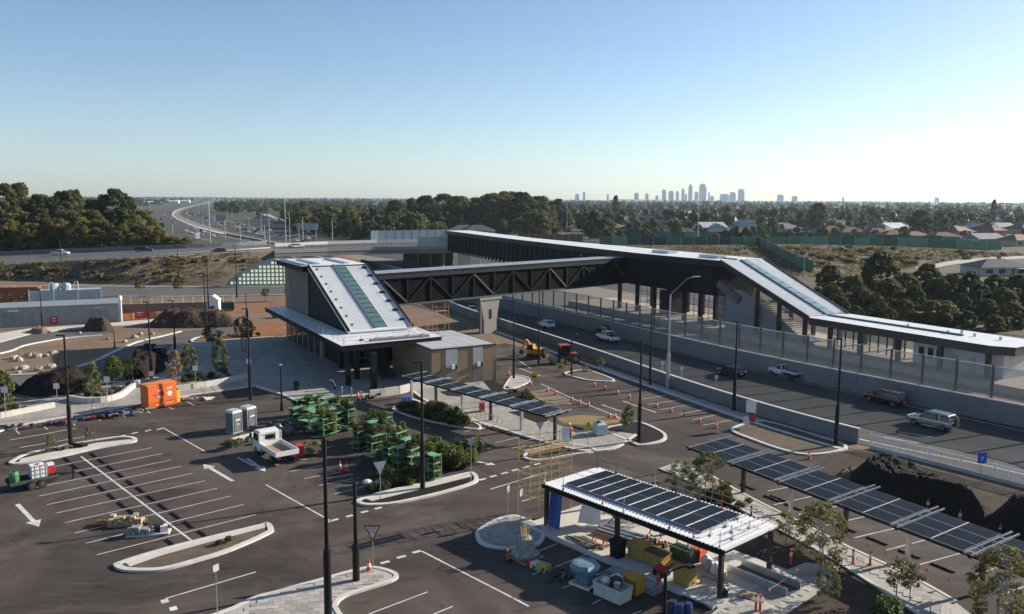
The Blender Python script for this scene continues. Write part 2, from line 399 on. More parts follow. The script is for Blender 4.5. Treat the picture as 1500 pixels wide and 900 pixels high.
meshor = M('orange_mesh', (.58, .2, .07), .8, 0, .2, 3)
bark = M('bark', (.17, .135, .105), .9, 0, .25, 5, .4)
palebark = M('pale_bark', (.36, .32, .27), .85, 0, .25, 4, .3)
def glass(name, c, alpha, rough=.1):
    m, N, L, B = nt(name); B.inputs['Base Color'].default_value = (*c, 1); B.inputs['Roughness'].default_value = rough
    t = N.new('ShaderNodeBsdfTransparent'); t.inputs[0].default_value = (.92, .95, .96, 1); x = N.new('ShaderNodeMixShader'); x.inputs[0].default_value = alpha
    L.new(t.outputs[0], x.inputs[1]); L.new(B.outputs[0], x.inputs[2]); L.new(x.outputs[0], N['Material Output'].inputs[0]); MATS[name] = m; return m
screen = glass('screen_glass', (.34, .36, .36), .24, .3)
bridgeglass = glass('bridge_screen', (.36, .46, .52), .62)
meshfence = glass('fine_mesh', (.30, .29, .28), .22, .6)
def leafmat(name, c1, c2, trans=.25):
    m, N, L, B = nt(name)
    oi = N.new('ShaderNodeObjectInfo').outputs['Random']; tc = N.new('ShaderNodeTexCoord').outputs['Object']
    g = N.new('ShaderNodeNewGeometry').outputs['Random Per Island']
    f = noisef(N, L, tc, .45, 3)
    c = mixc(N, L, c1, c2, ramp(N, L, f, [(.35, (0, 0, 0)), (.68, (1, 1, 1))]))
    c = mixc(N, L, c, ramp(N, L, g, [(0, (.55, .56, .54)), (1, (1.5, 1.46, 1.3))]), 1.0, 'MULTIPLY')
    c = mixc(N, L, c, ramp(N, L, oi, [(0, (.72, .78, .7)), (.5, (1, 1, 1)), (1, (1.25, 1.12, .9))]), 1.0, 'MULTIPLY')
    L.new(c, B.inputs['Base Color']); B.inputs['Roughness'].default_value = .6; B.inputs['Specular IOR Level'].default_value = .25
    t = N.new('ShaderNodeBsdfTranslucent'); L.new(c, t.inputs[0]); x = N.new('ShaderNodeMixShader'); x.inputs[0].default_value = trans
    L.new(B.outputs[0], x.inputs[1]); L.new(t.outputs[0], x.inputs[2]); L.new(x.outputs[0], N['Material Output'].inputs[0]); MATS[name] = m; return m
leaf_gum = leafmat('gum_leaf', (.055, .064, .022), (.19, .18, .062), .45)
leaf_dark = leafmat('dark_leaf', (.036, .05, .019), (.13, .135, .05), .42)
leaf_olive = leafmat('olive_leaf', (.075, .075, .025), (.235, .195, .07), .45)
leaf_bright = leafmat('bright_leaf', (.07, .10, .025), (.15, .18, .05))
leaf_young = leafmat('young_leaf', (.10, .12, .04), (.22, .22, .085))
leaf_dry = leafmat('dry_leaf', (.30, .19, .12), (.46, .33, .22))
leaf_red = leafmat('red_leaf', (.12, .055, .03), (.2, .1, .05))
leaf_grey = leafmat('silver_leaf', (.16, .17, .12), (.30, .29, .21))
leaf_straw = leafmat('straw_leaf', (.20, .17, .10), (.36, .32, .2))
leaf_sap = leafmat('sapling_leaf', (.075, .085, .035), (.2, .19, .085), .45)
leaf_dry2 = leafmat('dry_growth_leaf', (.10, .08, .04), (.21, .16, .085), .3)
leaf_far = leafmat('far_leaf', (.05, .06, .028), (.145, .135, .066), .4)
# ------------------------------------------------------------ the setting: ground, roads, kerbs, markings
def gp(pts, z=0.0, sm=0, closed=True):
    P = [G(x, y, z) for x, y in pts]
    return smooth(P, sm, closed) if sm else P
def sheet(name, poly, z, mat, n=0):
    mb = MB(); P = ccw(poly); mb.add([(p[0], p[1], z) for p in P], [tuple(range(len(P)))]); return struct(name, mb, mat)
def slab(name, poly, z0, z1, mat):
    return struct(name, MB().prism(poly, z0, z1), mat)
def disc_ground():
    mb = MB(); rs = [0, 60, 150, 400, 1000, 3000, 9000]; n = 40; vs = [(0, 0, -.06)]; fs = []
    for a, r in enumerate(rs[1:]):
        for i in range(n): vs.append((r * math.cos(2 * math.pi * i / n), r * math.sin(2 * math.pi * i / n), -.06))
        for i in range(n):
            j = (i + 1) % n
            if a == 0: fs.append((0, 1 + i, 1 + j))
            else: fs.append((1 + (a - 1) * n + i, 1 + a * n + i, 1 + a * n + j, 1 + (a - 1) * n + j))
    return struct('ground', mb.add([(x, y + 3500 if False else y, z) for x, y, z in vs], fs), suburb)
disc_ground()
sheet('site_ground', gp([(-700, 1200), (-700, 416), (0, 400), (340, 400), (640, 396), (700, 440), (900, 470), (1130, 540), (1650, 640), (2600, 900), (2600, 1200)]), -.03, dirt)
asph_poly = gp([(-500, 1150), (-330, 660), (-150, 636), (0, 622), (200, 590), (300, 556), (430, 520), (560, 520), (740, 503), (870, 531), (1000, 577), (1125, 624), (1275, 664), (1500, 722), (1900, 850), (2000, 1150)])
sheet('car_park', asph_poly, 0, asphalt)
# freeway, both carriageways, and the rail corridor between them
near_e = [(2100, 980), (1650, 768), (1500, 708), (1275, 655), (1125, 613), (1000, 573), (870, 526), (750, 485), (680, 461), (620, 434), (560, 410), (480, 389), (400, 372), (340, 361), (300, 352), (262, 340), (236, 328), (222, 318), (224, 311), (245, 304), (275, 299), (302, 295.6)]
far_e = [(2100, 830), (1650, 660), (1500, 627), (1125, 547), (980, 512), (870, 484), (750, 456), (690, 442), (640, 425), (590, 406), (540, 393), (470, 377), (420, 366), (360, 353), (310, 342), (276, 331), (254, 320), (250, 313), (260, 306.5), (285, 300.5), (306, 296)]
rail_e = [(2100, 690), (1650, 590), (1500, 553), (1125, 470), (980, 440), (870, 420), (780, 405), (720, 398), (660, 391), (610, 385), (560, 378), (500, 370), (440, 360), (380, 350), (330, 339), (294, 328), (268, 318), (264, 312), (274, 306), (296, 300), (313, 296)]
right_e = [(2100, 640), (1650, 548), (1500, 520), (1125, 446), (980, 420), (870, 404), (800, 394), (760, 388), (710, 382), (670, 377), (620, 370), (560, 361), (480, 350), (410, 339), (360, 329), (325, 321), (296, 313), (293, 309), (304, 305), (322, 300), (336, 296.6)]
def ribbon(name, A, B, z, mat, sub=5):
    a = smooth([G(x, y, z) for x, y in A], sub, False); b = smooth([G(x, y, z) for x, y in B], sub, False)
    return struct(name, MB().strip(a, b), mat)
ribbon('freeway_road', near_e, far_e, .006, fway_asph)
ribbon('rail_corridor', far_e, rail_e, .002, ground_mat('ballast', [(.3, (.14, .125, .11)), (.7, (.27, .245, .21))], .2, 5, .6))
ribbon('freeway_road', rail_e, right_e, .006, fway_asph)
def lerp(A, B, t): return [(a[0] + (b[0] - a[0]) * t, a[1] + (b[1] - a[1]) * t) for a, b in zip(A, B)]
def offs(A, B, d, z=0):
    """a line d metres from edge A towards edge B"""
    a = smooth([G(x, y) for x, y in A], 5, False); b = smooth([G(x, y) for x, y in B], 5, False); out = []
    for p, q in zip(a, b):
        e = (q - p); L = e.length; out.append(p + e / L * min(d, L * .9) + Vector((0, 0, z)))
    return out
def linestrip(name, pts, w, z, mat):
    L = []; Rr = []; n = len(pts)
    for i in range(n):
        d = pts[min(i + 1, n - 1)] - pts[max(i - 1, 0)]; d.z = 0; d.normalize(); k = Vector((-d.y, d.x, 0)) * w / 2
        L.append(pts[i] + k + Vector((0, 0, z))); Rr.append(pts[i] - k + Vector((0, 0, z)))
    return struct(name, MB().strip(L, Rr), mat)
sh = [Vector((p.x, p.y, .012)) for p in offs(near_e, far_e, .3)]; sh2 = [Vector((p.x, p.y, .012)) for p in offs(near_e, far_e, 2.4)]
struct('freeway_shoulder', MB().strip(sh[:60], sh2[:60]), shoulder)
linestrip('edge_line', offs(near_e, far_e, 2.7)[:75], .28, .017, line_w)
linestrip('edge_line', offs(far_e, near_e, 1.6)[:75], .2, .017, line_w)
for d in (6.3, 9.9):                                                    # dashed lanes
    P = offs(near_e, far_e, d); acc = 0; cur = []
    dense = []
    for a, b in zip(P[:50], P[1:51]):
        k = max(1, int((b - a).length / .75))
        dense += [a.lerp(b, i / k) for i in range(k)]
    for i in range(0, len(dense) - 6, 16): linestrip('lane_line', dense[i:i + 5], .16, .017, line_w)
rl = offs(far_e, rail_e, 6.0); dk = offs(far_e, rail_e, 3.0)
for d in (4.2, 5.3, 8.6, 9.7):
    struct('rail', MB().wall(offs(far_e, rail_e, d)[:100], .14, .02, .2), M('rail_steel', (.25, .2, .17), .4, .8))
cs, cs2 = offs(far_e, rail_e, 9.0, .02), offs(far_e, rail_e, 21, .02)
struct('rail_slab', MB().strip(cs[62:], cs2[62:]), pale_slab)
struct('platform_ground', MB().strip(offs(far_e, rail_e, 11.0, .02)[:70], offs(far_e, rail_e, 19.5, .02)[:70]), red_dirt)
# kerbs and islands
def kerb(px, w=.3, h=.14, sm=4, mat=None, z=0.0): return struct('kerb', MB().wall(gp(px, 0, sm, False), w, -.02 + z, h + z), mat or kerbm)
def island(px, fill, kw=.32, h=.15, sm=4, fh=.09):
    P = gp(px, 0, sm); P = ccw(P); I = inset(P, kw)
    s = struct('traffic_island', MB().prism(I, 0.0, fh), fill)
    k = MB().ring(P, I, 0.0, h).build('kerb', kerbm, s)
    return s
i1 = island([(167.6, 832), (173, 826), (230, 808), (300, 790), (375, 772), (393, 768), (401, 776), (394, 784), (340, 808), (290, 824), (245, 836), (217, 839), (182, 838)], straw, .42)
i2 = island([(14, 678), (38, 666), (80, 656), (125, 648), (175, 641), (196, 642), (201, 646), (192, 650), (144, 658), (78, 673), (28, 681), (17, 681)], soil, .4)
i3 = island([(521, 735.5), (537, 729), (577, 718), (635, 705.5), (685, 694), (696, 695), (701, 702), (694, 710), (649, 724), (583, 739), (548, 742), (530, 741)], mulch, .38)
for nm, pts in (('path_strip', [(533, 731.5), (577, 719.5), (635, 707), (688, 696), (692, 699.5), (640, 712.5), (585, 726), (545, 736)]), ('path_strip', [(182, 825), (230, 809.5), (300, 791.5), (375, 773.5), (391, 770.5), (388, 775), (300, 798), (235, 816), (190, 832)]), ('path_strip', [(28, 678.5), (78, 671), (144, 656.5), (192, 648.5), (194, 645), (144, 650), (80, 663), (30, 674)])):
    slab(nm, gp(pts), .05, .115, pale_slab)
i5p = [(696, 784), (702, 776), (720, 765), (744, 757), (762, 758), (790, 770), (800, 778), (790, 800), (745, 806), (712, 802), (700, 795)]
island(i5p, pavers, .3, .14, 3, .13)
i4p = [(300, 912), (340, 892), (375, 875.5), (420, 863), (462, 852), (519.5, 836), (548, 832), (574, 838), (584, 845), (574, 854), (530, 868), (505, 877), (494, 890), (500, 915), (400, 930)]
i4 = island(i4p, concrete, .3, .14, 3, .1)
i4.name = 'paved_island'
# the stones of the near island, each its own piece
def pave(parent, px, step=(.6, .3), rot=None, z=.1, limit=300, mat=None, rnd=5, focus=None):
    P = inset(ccw(gp(px, 0, 3)), .33); rng = random.Random(rnd)
    ax = Vector((math.cos(rot), math.sin(rot), 0)); ay = Vector((-ax.y, ax.x, 0)); c = sum(P, Vector()) / len(P)
    me = MB().bx(-step[0] / 2 + .008, step[0] / 2 - .008, -step[1] / 2 + .008, step[1] / 2 - .008, 0, .035)
    base = None; cells = []
    for j in range(-60, 61):
        for i in range(-60, 61):
            q = c + ax * ((i + (.5 if j % 2 else 0)) * step[0]) + ay * (j * step[1])
            if all(inpoly(*(q + ax * (sx * step[0] * .5) + ay * (sy * step[1] * .5)).to_2d(), P) for sx in (-1, 1) for sy in (-1, 1)): cells.append(q)
    cells = [q for q in cells if -5 < PX(*q)[0] < 1505 and PX(*q)[1] < 905]
    cells.sort(key=lambda q: q.length)
    for q in cells[:limit]:
        if base is None: o = base = me.build('paver', mat or paver1, parent)
        else: o = base.copy(); COL.objects.link(o)
        o.location = (q.x, q.y, z + rng.uniform(-.004, .004)); o.rotation_euler = (rng.uniform(-.006, .006), rng.uniform(-.006, .006), rot)
    rest = MB()
    for q in cells[limit:]: rest.box((q.x, q.y, z + .017), (step[0] - .016, step[1] - .016, .035), rot)
    if rest.v: rest.build('paver_field', mat or paver1, parent, kind='stuff')
pave(i4, i4p, (.66, .42), R_(12), .1, 300)
# plaza, paths, paved bays (kerb height)
plaza_px = [(-60, 660), (0, 633), (60, 619), (130, 607), (215, 592), (290, 579), (375, 567), (417, 580), (440, 589), (478, 584), (540, 580), (604, 573), (640, 596), (719, 624), (809, 651), (853, 661), (880, 661), (905, 655), (932, 638), (885, 631), (844, 636), (825, 627), (780, 608), (745, 592), (740, 566), (700, 552), (620, 540), (560, 520), (440, 490), (402, 495), (300, 501), (253, 506), (235, 530), (205, 556), (130, 572), (0, 596), (-60, 610)]
plaza = slab('plaza', gp(plaza_px), -.02, .11, pavers)
for k in ([(-60, 659), (0, 632.5), (60, 618.5), (130, 606.5), (215, 591.5), (290, 578.5), (375, 566.5)], [(375, 567), (417, 580), (440, 589), (478, 584), (540, 580)], [(604, 573.5), (640, 596.5), (719, 624.5), (809, 651.5), (853, 661.5), (880, 661.5), (905, 655.5), (932, 638)]):
    kerb(k, .35, .15, 3)
path_px = [(985, 678), (1010, 690), (1060, 717), (1140, 755), (1200, 790), (1270, 830), (1360, 880), (1420, 915), (1470, 960), (1300, 1010), (1330, 905), (1270, 856), (1215, 826), (1165, 797), (1110, 768), (1040, 728), (965, 690)]
path_px = [(965, 688), (995, 677), (1030, 694), (1100, 733), (1175, 770), (1245, 806), (1330, 846), (1400, 885), (1470, 940), (1400, 985), (1352, 905), (1265, 848), (1200, 808), (1120, 765), (1040, 722), (990, 698)]
path_r = slab('footpath', gp(path_px), -.02, .11, concrete); 
pave(path_r, path_px[:], (.8, .52), R_(62), .11, 300, rnd=8)
kerb([(1030, 692), (1100, 731), (1175, 768.5), (1245, 804.5), (1330, 844), (1400, 883)], .25, .14, 3)
kerb([(1040, 723), (1120, 766), (1200, 809), (1265, 849), (1352, 906)], .25, .15, 3)
cpath_px = [(1060, 886), (1100, 862), (1150, 838), (1180, 826), (1230, 832), (1200, 868), (1140, 910), (1080, 950), (1010, 930)]
cpath = slab('footpath', gp(cpath_px), -.02, .10, concrete); pave(cpath, cpath_px, (.7, .46), R_(-42), .10, 260, rnd=9)
cp2 = [(1000, 910), (890, 960), (860, 905), (960, 862), (1055, 887), (1070, 900)]
# garden beds
slab('garden_bed', gp([(1130, 768), (1200, 808), (1265, 850), (1350, 908), (1400, 990), (1150, 1000), (1090, 940), (1150, 903), (1205, 866), (1232, 833), (1185, 822), (1150, 835), (1108, 800)]), -.02, .06, soil)
slab('garden_bed', gp([(1180, 690), (1225, 662), (1275, 664), (1500, 727), (1800, 815), (1700, 860), (1500, 790), (1330, 735), (1255, 712)]), -.02, .03, soil)
kb = island([(1070, 630), (1108, 618), (1140, 622), (1200, 640), (1240, 654), (1232, 662), (1190, 668), (1150, 662), (1100, 645)], straw, .35)
b875 = island([(884, 631), (905, 624), (935, 619), (966, 631), (977, 640), (970, 648), (940, 654), (925, 650)], mulch, .35)
island([(826, 548), (850, 543), (868, 545), (898, 556), (896, 560), (868, 559), (850, 556)], straw, .3)
island([(738, 567), (752, 551), (778, 556), (765, 566), (742, 572)], concrete, .25)
ib = island([(766, 671), (775, 662), (800, 656), (838, 652), (870, 658), (868, 664), (840, 668), (800, 675), (780, 676)], soil, .3)
for b in ([(700, 549), (717, 556), (765, 575), (800, 590), (775, 594), (722, 575)], [(745, 604), (770, 601), (803, 615), (800, 618), (788, 620)], [(644, 574), (665, 571), (690, 577), (676, 581), (655, 580)]):
    slab('planting_pit', gp(b, .11), .1, .13, mulch)
bush_bed_px = [(574, 600), (598, 592), (625, 597), (660, 608), (700, 622), (704, 629), (690, 630), (655, 624), (610, 614)]
island(bush_bed_px, soil, .25)
kerb([(600, 585), (650, 602), (719, 626)], .4, .16, 2)
# plain ground patches
sheet('access_road', gp([(-160, 545), (0, 518), (33, 507), (67, 500), (100, 495), (150, 491), (162, 486.5), (80, 486), (42, 490), (0, 502), (-160, 520)]), .004, road_asph)
sheet('bus_road', gp([(265, 486), (242, 492), (200, 502), (165, 517), (130, 533), (70, 547), (0, 551), (-160, 557), (-160, 600), (0, 590), (60, 577), (130, 570), (200, 552), (235, 528), (253, 506), (290, 498), (400, 492), (445, 488), (445, 474), (343, 478)]), .006, road_asph)
kerb([(-160, 546), (0, 518.5), (33, 507.5), (67, 500.5), (100, 495.5), (150, 491.5)], .4, .14)
kerb([(265, 486), (242, 492), (200, 502), (165, 517), (130, 533), (70, 547), (0, 551), (-160, 557)], .5, .14)
kerb([(300, 492), (284, 497), (281, 500), (290, 503), (330, 499), (402, 494)], .4, .15)
sheet('garden_bed', gp([(286, 499), (302, 492), (400, 486), (432, 488), (402, 493), (330, 498)]), .02, red_dirt)
sheet('bus_road', gp([(-300, 438), (0, 433), (150, 434), (250, 434.5), (345, 433), (428, 432), (428, 421), (345, 422.5), (200, 422), (0, 421), (-300, 425)]), .004, road_asph)
kerb([(-300, 439), (0, 434), (150, 435), (250, 435.3), (345, 434), (428, 432.5)], .6, .2, 2)
kerb([(-300, 424), (0, 420), (200, 421), (345, 421.5), (428, 420)], .6, .2, 2)
slab('footpath', gp([(-60, 500), (0, 489), (42, 482), (110, 478), (176, 472.5), (240, 467), (300, 462), (300, 465), (240, 472), (176, 477.5), (100, 483), (45, 490), (0, 502), (-60, 517)]), -.02, .08, pale_slab)
sheet('red_ground', gp([(176, 470), (430, 455), (430, 440), (176, 446)]), .0, red_dirt)
sheet('red_ground', gp([(402, 492), (440, 486), (440, 470), (380, 474), (340, 482)]), .012, red_dirt)
# embankment with the road on its crest, and the hill behind it
CZ = [(-420, 2.2), (-150, 3.0), (0, 3.8), (100, 5.0), (200, 6.2), (332, 6.9), (405, 7.03), (2000, 7.03)]
def cz(x):
    for (x0, z0), (x1, z1) in zip(CZ, CZ[1:]):
        if x <= x1: return z0 + (z1 - z0) * max(0, (x - x0)) / (x1 - x0)
def CG(x, y, up=0.0): p = G(x, y, cz(x)); p.z += up; return p
crest_n = [(-420, 402), (-150, 393), (0, 388), (100, 383), (200, 378.5), (332, 371), (405, 366.5)]
def embankment():
    toe = [(-420, 412), (-150, 411), (0, 411), (100, 414), (200, 417.5), (332, 418.5), (425, 418)]
    a = smooth([G(x, y, 0) for x, y in toe], 8, False); b = smooth([CG(x, y) for x, y in crest_n], 8, False); rows = 9; n = len(a); vs = []; fs = []
    for r in range(rows):
        t = r / (rows - 1)
        for i in range(n):
            p = a[i].lerp(b[i], t); k = mnoise.noise(p * .12) * 1.0 + mnoise.noise(p * .4) * .5
            p.z += k * .7 * math.sin(math.pi * t); vs.append(p)
    for r in range(rows - 1):
        for i in range(n - 1): fs.append((r * n + i, r * n + i + 1, (r + 1) * n + i + 1, (r + 1) * n + i))
    struct('embankment', MB().add(vs, fs), bank, smooth=True)
embankment()
crest_f = [(-420, 392), (-150, 381), (0, 375), (100, 370.5), (200, 367), (332, 361.5), (405, 357.5)]
struct('overpass_road', MB().strip(smooth([CG(x, y, .04) for x, y in crest_n], 6, False), smooth([CG(x, y, .04) for x, y in crest_f], 6, False)), road_asph)
cf = smooth([CG(x, y) for x, y in crest_f], 6, False)
struct('verge', MB().strip(cf, [Vector((p.x - 14, p.y + 26, 0)) for p in cf]), bank)
for t in (.35, .68): linestrip('lane_line', smooth([CG(*p) for p in lerp(crest_n, crest_f, t)], 6, False), .5 if t < .5 else .25, .05, line_w)
linestrip('gravel_verge', smooth([CG(x, y - .3) for x, y in crest_n], 6, False), 1.2, .047, pale_slab)
# paint: every line and arrow lies as its own sheet
def line(a, b, w=.1, z=.005, mat=None, name='parking_line'):
    p, q = G(*a), G(*b); d = (q - p).normalized(); k = Vector((-d.y, d.x, 0)) * w / 2
    return struct(name, MB().add([(v.x, v.y, z) for v in (p - k, q - k, q + k, p + k)], [(0, 1, 2, 3)]), mat or line_w)
def c(ox, oy, s, *pts): return [(ox + pts[i] / s, oy + pts[i + 1] / s) for i in range(0, len(pts), 2)]
S3 = 1298 / 375.0
for a, b in zip([(72, 685), (97, 693.5), (46, 716), (57, 727), (68.5, 739.7), (82, 752), (95, 766), (110, 781), (126, 796), (141.6, 813)], [(222.5, 656), (237.5, 664.6), (251, 674), (266, 683), (282, 693.5), (300.5, 704.4), (318, 715.7), (337.5, 727), (357.7, 739), (375, 754)]): line(a, b)
line((118.5, 668.9), (287.5, 797.5), .16, .009)
for q in ((105, 142, 260, 112), (172, 177, 335, 145), (243, 213, 430, 178), (318, 248, 490, 213), (400, 290, 560, 250), (30, 60, 110, 45), (570, 900, 870, 787), (900, 900, 998, 860)): line(*c(375, 640, S3, *q))
line(*c(375, 640, S3, 50, 243, 380, 428), .14); line(*c(375, 640, S3, 840, 580, 1298, 815), .14); line((774.6, 888.5), (752, 876.5), .14)
line((240, 627.5), (301, 662), .14); line((718, 717), (797, 693), .14); line((764.7, 734.7), (784, 728.7), .14); line((13.8, 645), (112, 627.5), .14); line((28.8, 656), (130, 639), .14); line((242.7, 877), (375, 838), .12)
line((348, 670), (372, 683), .22)
for x, y, L in [(487.7, 762.5, 16), (512, 756, 10), (534, 750, 10), (554, 744.6, 10), (706.7, 702.4, 10), (722.7, 697.7, 10), (739, 693.3, 10), (755, 688.7, 10), (770.7, 684.4, 10), (787, 680, 9), (564, 824, 13), (588, 816, 13), (610.5, 808.5, 12), (178.8, 638.8, 9), (197.5, 634.5, 9), (217, 631, 9), (235, 628.5, 10)]:
    line((x - L / 2, y + L * .13), (x + L / 2, y - L * .13), .3, name='give_way_dash')
for x, y in ((241, 881), (253.4, 892)): line((x - 5, y + 1), (x + 6, y - 1.5), .5, name='give_way_dash')
for q in ((550, 680, 590, 705), (420, 712, 440, 735), (90, 760, 115, 785), (255, 740, 280, 757), (860, 645, 880, 662), (715, 670, 735, 685), (985, 625, 1018, 640), (1085, 588, 1140, 618)): line(*c(0, 440, 4, *q))
for q in ((0, 275, 105, 255), (30, 345, 230, 300), (155, 395, 360, 350), (290, 450, 500, 403), (440, 512, 660, 460), (600, 575, 810, 520), (770, 648, 985, 588), (1030, 703, 1175, 660), (1215, 790, 1298, 760), (300, 150, 440, 120)): line(*c(1125, 640, S3, *q))
for q in ((650, 592, 845, 658), (525, 612, 640, 652)): line(*c(750, 440, 4, *q), .18)
for q in ((760, 580, 905, 558), (795, 612, 985, 583), (865, 642, 1065, 608), (975, 668, 1145, 637), (1060, 700, 1230, 665), (1120, 733, 1330, 693)): line(*c(750, 440, 4, *q))
line(*c(750, 440, 4, 20, 340, 110, 400), .15); line(*c(750, 440, 4, 170, 490, 340, 570), .15); line(*c(750, 440, 4, 340, 570, 660, 700), .15); line(*c(750, 440, 4, 20, 390, 170, 445), .15)
for q in ((0, 450, 130, 410), (10, 530, 270, 470), (200, 590, 500, 520), (380, 650, 660, 590), (520, 125, 720, 110), (200, 35, 330, 20), (370, 85, 500, 75), (720, 185, 880, 170)): line(*c(700, 570, 7.5, *q))
for q in ((360, 210, 570, 125), (550, 380, 930, 230), (300, 465, 400, 425), (620, 615, 750, 570), (960, 785, 1050, 740), (1000, 470, 1270, 370), (1400, 900, 1500, 860)): line(*c(740, 780, 7.5, *q))
line((1000, 690), (1045, 700), .1); line(*c(540, 600, 7.5, 1050, 245, 1320, 190)); line(*c(540, 600, 7.5, 1210, 305, 1470, 245)); line(*c(540, 600, 7.5, 1390, 365, 1500, 340)); line(*c(540, 600, 7.5, 870, 190, 970, 178))
def arrow(tail, tip):
    p, q = G(*tail), G(*tip); d = (q - p); L = d.length; d.normalize(); k = Vector((-d.y, d.x, 0)); h = min(1.5, L * .38)
    pts = [p - k * .16, q - d * h - k * .16, q - d * h - k * .52, q, q - d * h + k * .52, q - d * h + k * .16, p + k * .16]
    struct('road_arrow', MB().add([(v.x, v.y, .006) for v in pts], [tuple(range(7))]), line_w)
arrow((25.4, 738.8), (57, 772)); arrow((341, 705), (297.6, 680)); arrow((362, 672), (389, 691)); arrow((697, 676), (726, 681.5))
# faded yellow hatching by the bus bays
sheet('hatched_bay', gp(c(750, 440, 4, 260, 690, 400, 672, 640, 690, 655, 712, 470, 735, 300, 722)), .004, ground_mat('yellow_bay', [(.3, (.13, .1, .05)), (.55, (.27, .19, .075)), (.8, (.38, .27, .1))], .8, 5, .05))
sheet('dusty_bay', gp(c(750, 440, 4, 60, 540, 200, 520, 340, 580, 350, 610, 160, 600)), .004, ground_mat('dusty_bay', [(.3, (.12, .095, .06)), (.6, (.22, .175, .12)), (.8, (.27, .22, .16))], .5, 6, .05))
# far wooded ridges on the horizon
rng = random.Random(3)
def ridge(y0, h, x0, x1, seed):
    mb = MB(); n = 90; top = []
    for i in range(n + 1):
        x = x0 + (x1 - x0) * i / n; top.append((x, y0, h * (.55 + .45 * mnoise.noise(Vector((x * .0006, seed, 0)))) + 3 * mnoise.noise(Vector((x * .01, seed, 1)))))
    mb.strip([(x, y - 700, -1) for x, y, z in top], top); mb.strip(top, [(x, y + 900, -1) for x, y, z in top])
    struct('hills', mb, M('ridge_woods', (.05, .06, .035), .95, var=.3, scale=.01), smooth=True)
ridge(6800, 31, -6500, 1600, 2.0); ridge(7600, 30, 900, 7000, 5.0)
# ------------------------------------------------------------ stations, footbridge, walls
def quad_slab(mb, P, t, m=0):
    """plate of thickness t under four top corners"""
    P = [V3(p) for p in P]; n = (P[1] - P[0]).cross(P[3] - P[0]).normalized()
    if n.z < 0: P = [P[0], P[3], P[2], P[1]]; n = -n
    Q = [p - n * t for p in P]
    return mb.add(P + Q, [(0, 1, 2, 3), (7, 6, 5, 4), (0, 4, 5, 1), (1, 5, 6, 2), (2, 6, 7, 3), (3, 7, 4, 0)], m)
def LU(u0, v0): return lambda u, v, z=0.0: Vector((u - u0, v - v0, z))
# --- station building with the stair roof
A = thing('station_building', 'station entry building with steep ribbed white stair roof and wrap-around low canopy', 'station', UV(41, 118), TH)
a = LU(41, 118)
def pg(f, pts): return [f(u, v) for u, v in pts]
low = pg(a, [(33, 101.7), (47.3, 102.7), (47.6, 112.5), (36.9, 112.5), (36.9, 144), (33.6, 144.5)])
MB().prism(low, 5.32, 5.5, 0, 1).build('canopy_roof', [roofw, dark], A)
MB().prism(inset(low, .06), 4.75, 5.318, 0).build('fascia', [dark], A)
z0, z1, v0, v1 = 5.85, 13.45, 110.0, 129.0
def sl(u, v, up=0.0):
    t = (v - v0) / (v1 - v0); return a(u, v, z0 + (z1 - z0) * t + up)
mb = MB(); quad_slab(mb, [sl(36.6, v0), sl(46.2, v0), sl(46.2, v1), sl(36.6, v1)], .25); mb.build('stair_roof', roofw, A)
mb = MB()
for i in range(23):
    u = 37.4 + i * .38
    if 40.75 < u < 42.6 or u > 45.6: continue
    mb.beam(sl(u, v0 + .3, .02), sl(u, v1, .02), .09, .055)
mb.build('roof_rib', roofw, A, kind='stuff')
mb = MB(); mb.beam(sl(36.75, v0, .1), sl(36.75, v1, .1), .28, .42); mb.beam(sl(46.15, v0, .1), sl(46.15, v1, .1), .25, .42); mb.build('edge_beam', dark, A)
mb = MB(); mb.beam(sl(45.9, v0, .12), sl(45.9, v1, .12), .22, .14); mb.beam(sl(37.05, v0, .12), sl(37.05, v1, .12), .2, .12); mb.build('gutter', roofw, A)
for i in range(7):
    v = v0 + 2 + i * 2.6; MB().box(sl(45.3, v, .18), (.7, .35, .3)).build('roof_bracket', black, A)
for i in range(8):
    v = v0 + 1.5 + i * 2.3; MB().box(sl(37.7, v, .16), (.25, .25, .22)).build('roof_anchor', black, A)
mb = MB(); mb.beam(sl(40.72, v0 + .4, .08), sl(40.72, v1, .08), .3, .2); mb.build('skylight_gutter', M('gutter_blue', (.16, .22, .27), .4, .4), A)
for i in range(14):
    va = v0 + .5 + i * 1.31; mb = MB(); quad_slab(mb, [sl(40.95, va, .12), sl(42.5, va, .12), sl(42.5, va + 1.2, .12), sl(40.95, va + 1.2, .12)], .08); mb.build('skylight_pane', skygl, A)
    mb = MB(); quad_slab(mb, [sl(40.95, va + 1.2, .15), sl(42.5, va + 1.2, .15), sl(42.5, va + 1.31, .15), sl(40.95, va + 1.31, .15)], .12); mb.build('skylight_bar', black, A)
top = pg(a, [(35.6, 128.6), (46.4, 128.6), (46.4, 144.5), (35.6, 145.5)])
MB().prism(top, 13.2, 13.5, 0, 1).build('top_roof', [roofw, dark], A); MB().prism(inset(top, .3), 12.6, 13.198).build('top_fascia', dark, A)
for (ua, ub, va, vb) in ((38.5, 39.2, 131, 142), (43.2, 43.9, 131, 142), (36.2, 36.6, 129.3, 144)): MB().bx(ua - 41, ub - 41, va - 118, vb - 118, 13.502, 13.72).build('roof_upstand', galv, A)
for i in range(5): MB().bx(-3.9, -3.72, 12.6 + i * 2.75, 15.3 + i * 2.75, 0.12, 12.6).build('wall_panel', [taupe, tan][i == 4], A)
MB().bx(-3.7, 4.6, 12.6, 26.4, 0.1, 12.58).build('upper_hall', darkp, A)
mb = MB(); pts = [(a(37.3, 112, .1)), a(37.3, 130.5, .1), a(37.3, 130.5, 12.6), a(37.3, 112, 6)]
